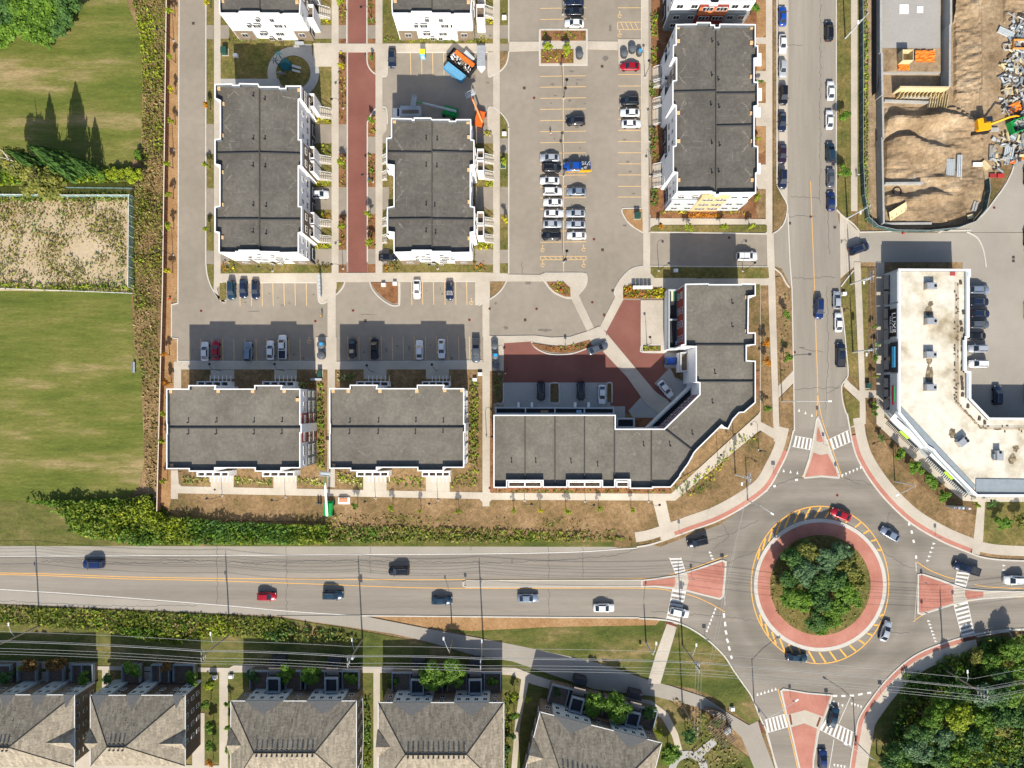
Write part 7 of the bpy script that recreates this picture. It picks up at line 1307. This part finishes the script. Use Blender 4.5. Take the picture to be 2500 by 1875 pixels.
# hydrants
redm = mat('hydrant_red', [(.6,.02,.015)], fine=None)
for px, py, lb in ((416,730,'red hydrant in the soil strip below the saplings'),(1369,708,'red hydrant in the centre lot planting island'),(2203,571,'red hydrant at the kerb below the construction site')):
    e = empty('fire_hydrant', (*P(px, py), .15), lb, 'hydrant'); MB().tube([(0, 0, 0), (0, 0, .6), (0, 0, .75)], [.16, .14, .05], 8).build('barrel', redm, e, local=True); MB().box((0, 0, .45), (.55, .14, .14)).build('nozzles', redm, e, local=True)
# people
skin = mat('skin', [(.45,.27,.19)], fine=None); hair_m = mat('hair', [(.03,.02,.015)], fine=None)
def person(px, py, rz, shirt, pants, label, hat=None):
    e = empty('person', (*P(px, py), .02), label, 'person', None, R(rz))
    V = [(0,0,.95),(0,0,1.2),(0,0,1.42),(0,.01,1.52),(.02,.02,1.66),(.09,0,.92),(.11,.14,.5),(.10,.02,.08),(.10,.17,.04),(-.09,0,.92),(-.10,-.1,.5),(-.10,-.28,.10),(-.10,-.14,.04),(.19,0,1.40),(.25,-.08,1.14),(.24,.08,.92),(-.19,0,1.40),(-.25,.10,1.14),(-.23,.24,.95)]
    E_ = [(0,1),(1,2),(2,3),(3,4),(0,5),(5,6),(6,7),(7,8),(0,9),(9,10),(10,11),(11,12),(2,13),(13,14),(14,15),(2,16),(16,17),(17,18)]; rad = [.14,.13,.12,.055,.10,.09,.065,.045,.04,.09,.065,.045,.04,.06,.045,.035,.06,.045,.035]
    me = bpy.data.meshes.new('p'); me.from_pydata(V, E_, []); o = bpy.data.objects.new('p', me); COL.objects.link(o)
    sk = o.modifiers.new('s', 'SKIN'); 
    for i, r_ in enumerate(rad): me.skin_vertices[0].data[i].radius = (r_, r_)
    me.skin_vertices[0].data[0].use_root = True; o.modifiers.new('d', 'SUBSURF').levels = 1
    m2 = bpy.data.meshes.new_from_object(o.evaluated_get(bpy.context.evaluated_depsgraph_get())); bpy.data.objects.remove(o); m2.materials.clear()
    for m_ in (shirt, pants, skin): m2.materials.append(m_)
    for p in m2.polygons: z = p.center.z; p.material_index = 1 if z < .98 and abs(p.center.x) < .2 else 2 if z > 1.5 or (z < 1.0 and abs(p.center.x) > .2) else 0
    m2.name = 'body'; b = bpy.data.objects.new('body', m2); COL.objects.link(b); b.parent = e
    MB().tube([(.02, .0, 1.66), (.02, -.01, 1.74), (.02, 0, 1.79)], [.118, .10, .03], 10).build('hat' if hat else 'hair', hat or hair_m, e, local=True); MB().box((.02, .135, 1.64), (.03, .04, .05)).build('nose', skin, e, local=True)
def cloth(n, c): return mat('cloth_' + n, [c], fine=(5, .15))
person(787,773,0,cloth('hivis',(.75,.42,.02)),cloth('dark',(.03,.03,.04)),'person in a yellow vest walking up the aisle',cloth('hat',(.7,.4,.02))); person(1344,330,30,cloth('white',(.6,.58,.55)),cloth('rust',(.2,.06,.04)),'person in a white top walking in an empty stall, legs striding')
person(2090,430,0,cloth('grey',(.5,.5,.5)),cloth('black',(.02,.02,.02)),'person in pale clothes walking on the walk by the construction fence'); person(902,440,0,cloth('blue',(.02,.12,.35)),cloth('navy',(.02,.03,.06)),'person in blue at the kerb of the red street')
person(1238,902,20,cloth('maroon',(.25,.03,.04)),cloth('black2',(.02,.02,.02)),'person in dark red standing in the shaded courtyard')
# ------------------------------------------------------------------ playground
teal = mat('play_teal', [(.01,.09,.11)], fine=(3, .2)); e = empty('play_structure', (*P(706, 172), .1), 'dark teal climbing frame with palm tops and slides in the round playground', 'playground')
MB().box((0, 0, 1.6), (2.4, 1.8, .15)).build('platform', teal, e, local=True)
for x in (-1.1, 1.1):
    for y in (-.8, .8): MB().cyl((x, y), .08, 0, 3.0, 6).build('post', B['black'], e, local=True)
MB().tube([(0, 0, 3.0), (0, 0, 3.9)], [1.7, .1], 4).build('roof', teal, e, local=True); MB().box((2.1, .4, .9), (2.2, .6, .08), ry=R(35)).build('slide', B['lgrey'], e, local=True); MB().box((2.0, -.6, .9), (2.0, .5, .08), ry=R(35)).build('slide', B['lgrey'], e, local=True); MB().box((-1.6, -1.1, .8), (1.4, .1, 1.6), ry=R(-30)).build('ladder', B['metal'], e, local=True)
for cx_, cy_ in ((-1.4, 2.2), (-2.2, .6)):
    MB().tube([(cx_, cy_, 0), (cx_ + .1, cy_, 3.6)], .09, 6).build('post', B['black'], e, local=True); b = MB()
    for k in range(6): a = R(k * 60); b.face([(cx_, cy_, 3.7), (cx_ + .5 * math.cos(a + .3), cy_ + .5 * math.sin(a + .3), 3.75), (cx_ + 1.1 * math.cos(a), cy_ + 1.1 * math.sin(a), 3.4), (cx_ + .5 * math.cos(a - .3), cy_ + .5 * math.sin(a - .3), 3.75)])
    b.build('palm_top', teal, e, local=True)
# ------------------------------------------------------------------ machines in the crane yard and by the south walk
gg = mat('machine_green', [(.01,.26,.06)], fine=(3, .15), rough=.4); oo = mat('machine_orange', [(.72,.13,.02)], fine=(3, .12), rough=.4); yy = mat('machine_yellow', [(.75,.36,.01)], fine=(3, .12), rough=.4)
def lift(px, py, ang, col, boom, label, bx, hz=1.4, he=4, w_=.38):
    """boom lift: crawler base, turret, boom rising to a basket at pixel bx"""
    e = empty('boom_lift', (*P(px, py), .02), label, 'boom lift', 'boom lifts')
    a = R(ang); c, s = math.cos(a), math.sin(a); MB().box((0, 0, .75), (3.6, 2.0, .9), rz=a).build('chassis', col, e, local=True); MB().box((0, 0, 1.45), (2.8, 1.9, .8), rz=a).build('turret', col, e, local=True)
    for i in (-1, 1):
        for j in (-1, 1): x, y = i * 1.3, j * 1.05; MB().tube([(x * c - y * s - s * .2, x * s + y * c + c * .2, .45), (x * c - y * s + s * .2, x * s + y * c - c * .2, .45)], .45, 12).build('wheel', tyre, e, local=True)
    t = P(*bx, he); o = P(px, py); d = (t[0] - o[0], t[1] - o[1]); L = math.hypot(*d); u = (d[0] / L, d[1] / L)
    MB().tube([(-u[0] * 1.6, -u[1] * 1.6, hz + .6), (d[0] * .75, d[1] * .75, hz + (he - hz) * .85)], [w_ * .8, w_ * .6], 4).build('boom', boom, e, local=True); MB().tube([(d[0] * .7, d[1] * .7, hz + (he - hz) * .85), (d[0] * .95, d[1] * .95, he - .6)], w_ * .4, 4).build('jib', col, e, local=True)
    b = MB(); n = (-u[1], u[0]); q_ = [(d[0] + n[0] * sx * 1.2 + u[0] * sy * .45, d[1] + n[1] * sx * 1.2 + u[1] * sy * .45) for sx, sy in ((-1, -1), (1, -1), (1, 1), (-1, 1))]
    for z in (he - .5, he, he + .5): b.tube([(*p, z) for p in q_ + q_[:1]], .05, 4)
    b.prism(cw(q_), he - .6, he - .55, bottom=True); b.build('basket', B['lgrey'] if boom is not oo else oo, e, local=True)
lift(1100,278,-15,gg,B['lgrey'],'green boom lift with a pale boom in the shade of the crane yard',(1010,246),he=4); lift(1172,293,75,oo,mat('pale_orange', [(.72,.30,.12)], fine=None),'orange boom lift at the right of the crane yard',(1148,229),he=4.5,w_=.32); lift(805,1240,85,gg,B['white'],'bright green boom lift on the dry ground reaching between the lower blocks',(793,1157),he=7)
def skip(px, py, ang, L, W, h, m, label, name='skip', cat='container', z0=.0, load=None):
    e = empty(name, (*P(px, py, h * .7), z0), label, cat, None, R(ang)); q_ = cw([(-L / 2, -W / 2), (L / 2, -W / 2), (L / 2, W / 2), (-L / 2, W / 2)]); i_ = offset(q_, -.12, True)
    MB().prism(i_, .15, .3).build('floor', m, e, local=True); b = MB()
    for j in range(4): b.prism([q_[j], q_[(j + 1) % 4], i_[(j + 1) % 4], i_[j]], .15, h, bottom=True)
    b.build('side_wall', m, e, local=True)
    if load:
        b = MB(); r_ = random.Random(px)
        for i in range(60): b.k = i % len(load); b.box((r_.uniform(-L * .42, L * .42), r_.uniform(-W * .38, W * .38), h * .8 + r_.uniform(-.2, .3)), (r_.uniform(.2, 1.1), r_.uniform(.1, .5), .15), rz=r_.uniform(0, 3), rx=r_.uniform(-.4, .4))
        b.build('rubbish', load, e, kind='stuff', local=True)
    return e
skip(1127,151,-38,7.0,3.0,1.9,B['black'],'open rubbish container with an orange tarp edge in the crane yard',load=[B['white'],B['dark'],B['lgrey'],B['brown']])
o = MB().box((0, 0, 0), (5.6, 1.0, .12), rx=.3).build('tarp', oo, label='orange tarp along the upper edge of the rubbish container', cat='tarp'); o.location = (*P(1134, 143, 2.1), 2.1); o.rotation_euler = (0, 0, R(-38))
b_ = skip(1110,176,-38,5.4,1.9,1.3,mat('box_blue', [(.07,.27,.48)], fine=(2,.1)),'blue box trailer below the rubbish container',name='box_trailer',cat='trailer'); MB().box((0, 0, 1.36), (5.3, 1.8, .12)).build('lid', mat('lid_blue', [(.11,.31,.50)], fine=(2,.1)), b_, local=True)
c_ = skip(1145,138,-45,2.8,1.1,1.5,B['white'],'small white cargo trailer above the rubbish container',name='cargo_trailer',cat='trailer'); MB().box((0, 0, 1.55), (2.7, 1.0, .1)).build('lid', B['lgrey'], c_, local=True)
t_ = skip(1175,139,90,5.0,2.0,1.6,B['metal'],'long grey enclosed trailer with a white nose right of the container',name='enclosed_trailer',cat='trailer'); MB().box((0, 0, 1.66), (5.0, 2.0, .12)).build('roof', B['metal'], t_, local=True)
MB().prism([(-2.5,-.95),(-3.6,0),(-2.5,.95)], .3, 1.6).build('nose', B['white'], t_, local=True)
for y in (-1.1, 1.1): MB().tube([(0, y - .12, .35), (0, y + .12, .35)], .35, 10).build('wheel', tyre, t_, local=True)
p_ = empty('portable_toilet', (*P(1032, 131, 1.5), 0), 'blue portable toilet with a yellow roof in the upper stalls', 'portable toilet'); MB().box((0, 0, 1.1), (1.2, 1.3, 2.2)).build('cabin', mat('toilet_blue', [(.05,.38,.7)], fine=None), p_, local=True); MB().box((0, .1, 2.28), (1.25, 1.2, .16)).build('roof', mat('toilet_yellow', [(.8,.6,.02)], fine=None), p_, local=True); MB().box((0, -.66, 1.05), (.8, .04, 1.8)).build('door', B['lgrey'], p_, local=True)
v_ = empty('box_truck', (*P(996, 276, 1.5), 0), 'white box truck parked against the centre block in the shade', 'truck'); MB().box((.8, 0, 1.7), (4.9, 2.3, 2.4)).build('cargo_box', B['lgrey'], v_, local=True); MB().box((-2.7, 0, 1.1), (1.8, 2.1, 1.5)).build('cab', B['white'], v_, local=True); MB().box((-2.3, 0, 1.88), (.5, 1.9, .1)).build('windscreen', cglass, v_, local=True); MB().box((.8, -.3, 2.93), (4.0, .9, .06)).build('roof_panel', B['brown'], v_, local=True)
for x in (-2.7, 2.0):
    for y in (-1.05, 1.05): MB().tube([(x, y - .13, .42), (x, y + .13, .42)], .42, 12).build('wheel', tyre, v_, local=True)
for nm, px, py, d, m, lb in (('tarp', 841, 1222, (2.8, 1.6, .5), B['white'], 'white sheeted load beside the bright green lift'), ('pallet_load', 840, 1220, (2.0, .9, .9), mat('terracotta', [(.55,.24,.13)], fine=None), 'terracotta load on the white sheet beside the lift')):
    o = MB().box((0, 0, d[2] / 2), d).build(nm, m, label=lb, cat='load'); o.location = (*P(px, py), .09)
for i, (px, py) in enumerate(((776, 1228), (782, 1229))): bin_(px, py, .25, ('left', 'right')[i] + ' small dark bucket beside the bright green lift', gr='buckets beside the lift')
# garden pergola at the bottom right of the trail
e = empty('pergola', (*P(1752, 1775), .1), 'dark slatted pergola by the trail curve at the bottom', 'pergola', None, R(-52))
for y in (-1.4, 1.4): MB().box((0, y, 2.5), (7.5, .14, .18)).build('beam', B['deck'], e, local=True)
for i in range(15): MB().box((-3.6 + i * .51, 0, 2.66), (.12, 4.2, .12)).build('slat', B['deck'], e, local=True)
for x in (-3.3, 0, 3.3):
    for y in (-1.4, 1.4): MB().box((x, y, 1.2), (.2, .2, 2.4)).build('post', B['deck'], e, local=True)
e = empty('pergola', (*P(1738, 1738), .1), 'curved dark slatted fence above the pergola beside the trail', 'fence')
for i in range(22): a = R(100 - i * 5); MB().box((4.5 * math.cos(a) - 1, 3.2 * math.sin(a) - 2, .9), (.1, .5, 1.8), rz=a).build('slat', B['deck'], e, local=True)
b = MB(); b.box((0, 0, .4), (1.8, 1.2, .8)); o = b.build('planter_box', B['lgrey'], label='pale planter table beside the pergola', cat='planter'); o.location = (*P(1775, 1782), .1); o.rotation_euler = (0, 0, R(40))
o = empty('notice_board', (*P(2329, 1236), .1), 'striped directory board below the angled shop front', 'sign', None, R(-4)); MB().box((0, 0, 1.6), (4.2, .3, 3.0)).build('panel', B['lgrey'], o, local=True)
for i, c in enumerate(((.05,.2,.35),(.3,.05,.08),(.3,.4,.45),(.05,.2,.35),(.6,.6,.6),(.02,.08,.12),(.35,.05,.08),(.5,.55,.6))): MB().box((-1.75 + i * .48, -.02, 3.13), (.34, .5, .08)).build('stripe', mat('stripe%d' % i, [c], fine=None), o, local=True); MB().box((-1.75 + i * .48, -.17, 1.7), (.34, .06, 2.5)).build('stripe', mat('stripe_f%d' % i, [c], fine=None), o, local=True)
# ------------------------------------------------------------------ construction site
slab('construction_ground', [(2110,-300),(2520,-300),(2500,300),(2440,420),(2402,440),(2404,500),(2370,545),(2180,566),(2130,552),(2112,530)], .06, 'dirt')
# uneven dirt surface
def mound(name, poly, amp, seed, m, step=.55, z0=.12, label=None, fq=.35, ridges=()):
    q = PP(poly); xs = [p[0] for p in q]; ys = [p[1] for p in q]; nx = int((max(xs) - min(xs)) / step) + 2; ny = int((max(ys) - min(ys)) / step) + 2; X, Y = np.meshgrid(min(xs) + np.arange(nx) * step, min(ys) + np.arange(ny) * step)
    ins = inpoly(X.ravel(), Y.ravel(), q).reshape(X.shape); Z = np.zeros(X.shape)
    for i in range(ny):
        for j in range(nx):
            if ins[i, j]:
                d = min(abs(noise.noise((X[i, j] * fq * .6, Y[i, j] * fq * 1.5, seed))), 1); Z[i, j] = z0 + amp * (.25 + d * (.4 + max(0, 1.2 * noise.noise((X[i, j] * .07, Y[i, j] * .09, seed + 20)))) + .22 * noise.noise((X[i, j] * .9, Y[i, j] * 1.1, seed + 4)) + .9 * noise.noise((X[i, j] * .08, Y[i, j] * .16, seed + 9)))
                for (rx0, rx1, ry, rh, rw) in ridges:
                    (wx0, wy), (wx1, _) = P(rx0, ry), P(rx1, ry); wy += 2.6 * noise.noise((X[i, j] * .1, ry, 1.0)); rh = rh * (.75 + .9 * noise.noise((X[i, j] * .13, ry * .3, 7.0))); dy = Y[i, j] - wy; e_ = min(1, max(0, (X[i, j] - wx0) / 3 + .6)) * min(1, max(0, (wx1 - X[i, j]) / 5))
                    Z[i, j] += rh * e_ * math.exp(-(dy / (.7 if dy > 0 else rw)) ** 2)
            else: Z[i, j] = -.2
    v = np.stack([X.ravel(), Y.ravel(), Z.ravel()], 1); f = [(i * nx + j, i * nx + j + 1, (i + 1) * nx + j + 1, (i + 1) * nx + j) for i in range(ny - 1) for j in range(nx - 1) if ins[i, j] or ins[i + 1, j + 1] or ins[i, j + 1] or ins[i + 1, j]]
    me = bpy.data.meshes.new(name); me.from_pydata(v.tolist(), [], f); me.materials.append(T[m] if isinstance(m, str) else m); o = bpy.data.objects.new(name, me); COL.objects.link(o); tag(o, label, None, None, 'structure')
mound('dirt_mound', [(2325,-100),(2392,-100),(2395,60),(2395,180),(2388,240),(2350,270),(2328,240),(2325,60)], 1.3, 2, 'dirt'); mound('excavation_floor', [(2155,262),(2330,262),(2395,300),(2402,440),(2390,500),(2300,546),(2160,546)], .8, 5, 'dirt', ridges=((2160,2400,296,2.6,2.5),(2160,2335,354,2.0,3.5),(2160,2330,480,1.8,2.0),(2270,2345,436,1.0,1.2))); mound('haul_track', [(2392,-100),(2440,-100),(2440,150),(2420,260),(2380,320),(2395,180),(2395,60)], .35, 8, 'dirt', fq=.2)
mound('dirt_heap', [(2440,-100),(2520,-100),(2520,40),(2480,30),(2450,60)], .9, 12, 'dirt')
con = mat('cast_concrete', [(.30,.30,.29), (.38,.38,.36)], .4, 6, fine=(2, .1)); form = mat('formwork_wood', [(.50,.40,.22), (.62,.52,.32)], .6, 5, fine=(3, .15))
fd = empty('foundation', (*P(2220, 150), 0), 'long concrete foundation with tall side walls in the construction site', 'building')
def wall_(p, q, w_, z, m=con, nm='foundation_wall', par=fd, z0=0):
    (x0, y0), (x1, y1) = P(*p, z), P(*q, z); L = math.hypot(x1 - x0, y1 - y0); return MB().box(((x0 + x1) / 2, (y0 + y1) / 2, (z + z0) / 2), (L, w_, z - z0), rz=math.atan2(y1 - y0, x1 - x0)).build(nm, m, par)
MB().prism(PP([(2152,-100),(2296,-100),(2296,178),(2152,178)], 1.0), 0, 1.0).build('floor_slab', mat('floor_slab', [g(.31,(1,.96,.9)), g(.35,(1,.96,.9))], .2, 5, fine=(2, .06)), fd)
wall_((2151,-100),(2151,128), .5, 3.0); wall_((2153,128),(2155,232), .5, 3.0); wall_((2322,-100),(2322,60), .5, 3.2); wall_((2320,60),(2319,210), .5, 3.2); wall_((2197,212),(2318,213), .4, 3.4, form, 'formwork'); wall_((2155,236),(2157,340), .45, 2.6); wall_((2154,335),(2158,545), .45, 2.6); wall_((2160,546),(2275,545), .5, .9); wall_((2162,447),(2255,446), .45, 1.6)
MB().prism(PP([(2140,-100),(2150,-100),(2152,128),(2140,225)], 2.2), .1, 2.2).build('outer_form', B['dark'], fd)
for i in range(12): x = 2205 + i * 9.5; wall_((x, 214), (x - 10, 236), .14, 1.6, form, 'brace')
for i in range(8): x = 2275 + i * 6; wall_((x, 228), (x - 6, 262), .12, 1.2, form, 'brace')
for p, q in (((2203,235),(2290,238)), ((2160,245),(2290,250))): wall_(p, q, .5, .8, con, 'footing')
MB().prism(PP([(2152,118),(2296,118),(2296,175),(2152,175)], 1.0), .9, 1.06).build('sand_fill', T['dirt'], fd)
for p in ((2207,22,2.2), (2246,23,1.5)): x, y = P(p[0], p[1], 1.05); MB().box((x, y, 1.05), (p[2], p[2], .12)).build('white_pad', B['white'], fd)
otarp = mat('orange_tarp', [(.75,.16,.02), (.85,.22,.03)], .9, 5, fine=(3, .2))
def tarp(px, py, w_, d, rz, label, z=1.2, amp=.35):
    n = 9; b = MB(); b.v = [((i / n - .5) * w_, (j / n - .5) * d, amp * (1 + noise.noise((i * .7, j * .7, px)))) for i in range(n + 1) for j in range(n + 1)]; b.f = [(i * (n + 1) + j, (i + 1) * (n + 1) + j, (i + 1) * (n + 1) + j + 1, i * (n + 1) + j + 1) for i in range(n) for j in range(n)]; b.m = [0] * len(b.f)
    o = b.build('tarp', otarp, label=label, cat='tarp', group='orange tarps'); o.location = (*P(px, py, z), z); o.rotation_euler = (0, 0, R(rz))
tarp(2256,139,4.7,2.8,0,'largest orange tarp on the sand inside the foundation'); tarp(2205,163,2.6,2.0,0,'smaller orange tarp below the wooden shaft box'); tarp(2474,264,3.2,2.2,20,'orange red tarp among the scrap at the right',z=.3); tarp(2495,385,1.6,1.4,0,'small orange tarp near the right edge',z=.3)
tarp(2470,397,1.4,.8,0,'small orange cloth beside the material corner',z=.3)
e = skip(2207,143,0,2.6,2.6,2.4,form,'square wooden shaft box inside the foundation',name='shaft_box',cat='formwork',z0=1.0)
# excavator
e = empty('excavator', (*P(2390, 311), .15), 'yellow tracked excavator with its boom over the scrap piles', 'excavator', None, R(8))
for y in (-1.6, 1.4): MB().box((-.6, y, .45), (4.2, .7, .9)).build('track', tyre, e, local=True)
MB().box((-.2, 0, 1.6), (3.0, 2.8, 1.2)).build('house', yy, e, local=True); MB().box((.4, .7, 2.5), (1.5, 1.2, 1.2)).build('cab', cglass, e, local=True); MB().box((-1.6, 0, 1.7), (.6, 2.4, 1.3)).build('counterweight', yy, e, local=True)
MB().tube([(1.2, -.2, 1.8), (4.2, .1, 4.2), (6.6, .5, 3.2)], [.32, .3, .25], 4).build('boom', yy, e, local=True); MB().tube([(6.5, .5, 3.3), (9.0, .9, 1.2)], [.24, .18], 4).build('stick', yy, e, local=True); MB().box((9.3, .95, .8), (.9, 1.1, .9), ry=.4).build('bucket', B['black'], e, local=True)
skip(2492,304,20,5.0,3.0,1.8,gg,'green open container beside the excavator boom'); skip(2490,108,0,3.6,2.2,1.4,mat('skip_orange', [(.55,.24,.05)], fine=None),'orange brown container near the right edge')
# stacks of building material
rr = random.Random(9); stackm = [B['lgrey'], form, con, B['canopy'], B['dbrown']]
def stack(px, py, L, W, n, rz, m, label, gap=.25):
    e = empty('material_stack', (*P(px, py), .15), label, 'building material', 'stacks on the construction site', R(rz))
    for i in range(n): MB().box((0, (i - (n - 1) / 2) * (W / n), .25 + rr.uniform(-.03, .05)), (L, W / n * (1 - gap), .35)).build('plank', m, e, local=True)
for a in ((2317,413,4.6,2.0,12,88,B['lgrey'],'wide pale ladder like stack in the excavation'),(2339,407,5.4,1.3,3,88,B['lgrey'],'long narrow pale stack right of the wide one'),(2343,438,1.9,.4,2,0,form,'short plank below the long narrow stack'),(2254,392,5.2,.5,2,0,form,'long lone beam on the dirt'),(2383,403,2.2,1.2,1,0,B['white'],'white box panel at the excavation edge'),
          (2341,453,1.4,.6,1,-35,B['white'],'small white panel askew on the dirt'),(2190,320,2.2,.6,4,-62,B['metal'],'grey metal ladder against the upper dirt bank'),(2403,405,2.4,1.4,4,-50,form,'wooden pallets leaning at the excavation corner'),(2366,530,1.4,1.4,1,15,form,'square wooden crate at the lower bend'),(2377,505,2.4,1.3,2,75,con,'pair of concrete blocks at the lower bend'),
          (2453,82,4,1.6,4,-25,B['lgrey'],'pale panels at the upper scrap pile'),(2470,175,2.6,2.2,5,10,B['lgrey'],'pale frames mid scrap pile'),(2458,225,2.2,1.8,4,5,form,'pallets above the orange red tarp'),(2425,318,2.0,1.2,1,0,con,'pale slab below the excavator boom'),(2428,344,2.0,.9,3,-35,B['lgrey'],'white beams on the scrap yard'),(2440,430,1.6,1.2,1,0,mat('red_crate',[(.4,.03,.03)],fine=None),'left red crate at the lot corner'),
          (2421,430,1.6,1.2,1,0,mat('red_crate2',[(.3,.03,.03)],fine=None),'right red crate at the lot corner'),(2460,370,2.6,2.4,5,80,B['lgrey'],'pale frames right of the slab'),(2470,335,2.2,1.6,4,60,B['metal'],'grey frames below the green container'),(2420,375,3.6,1.6,5,88,con,'grey planks left of the pale frames')): stack(*a)
b = MB(); sr = random.Random(21)
for i in range(420):
    b.k = sr.choice((0, 1, 2, 2, 3, 3, 4, 4)); t = sr.random(); py = 40 + t * 380; px = sr.uniform(2442 if py > 150 else 2462, 2505)
    if 280 < py < 330 and px < 2470: continue
    if py > 340: px = sr.uniform(2415, 2500)
    if py > 400 and px > 2440: continue
    x, y = P(px, py); b.box((x, y, .2 + sr.random() * .6), (sr.uniform(.3, 2.2), sr.uniform(.12, .6), sr.uniform(.1, .4)), rz=sr.uniform(0, 3.1), rx=sr.uniform(-.5, .5))
b.build('scrap_heap', stackm, kind='stuff')
for px, py, r_, lb in ((2453,118,.75,'white round ring among the scrap'),(2187,469,1.0,'dark round pit ring in the excavation'),(2224,434,.6,'pale coil of cable on the dirt')):
    pts = [(*P(px, py), .6)]; x, y = P(px, py); MB().tube([(x + r_ * math.cos(R(a)), y + r_ * math.sin(R(a)), .6) for a in range(0, 361, 30)], .13, 5).build('ring', B['black'] if r_ > .9 else B['lgrey'], label=lb, cat='ring')
e = empty('formwork_frame', (*P(2184, 520), .1), 'tilted wooden formwork panel in the lower left of the excavation', 'formwork', None, R(32))
MB().box((0, 0, 1.4), (4.8, 2.4, .15), rx=R(35)).build('panel', form, e, local=True)
for x in (-2, -.7, .7, 2): MB().box((x, -.8, .8), (.12, .12, 1.7), rx=R(-25)).build('strut', form, e, local=True)
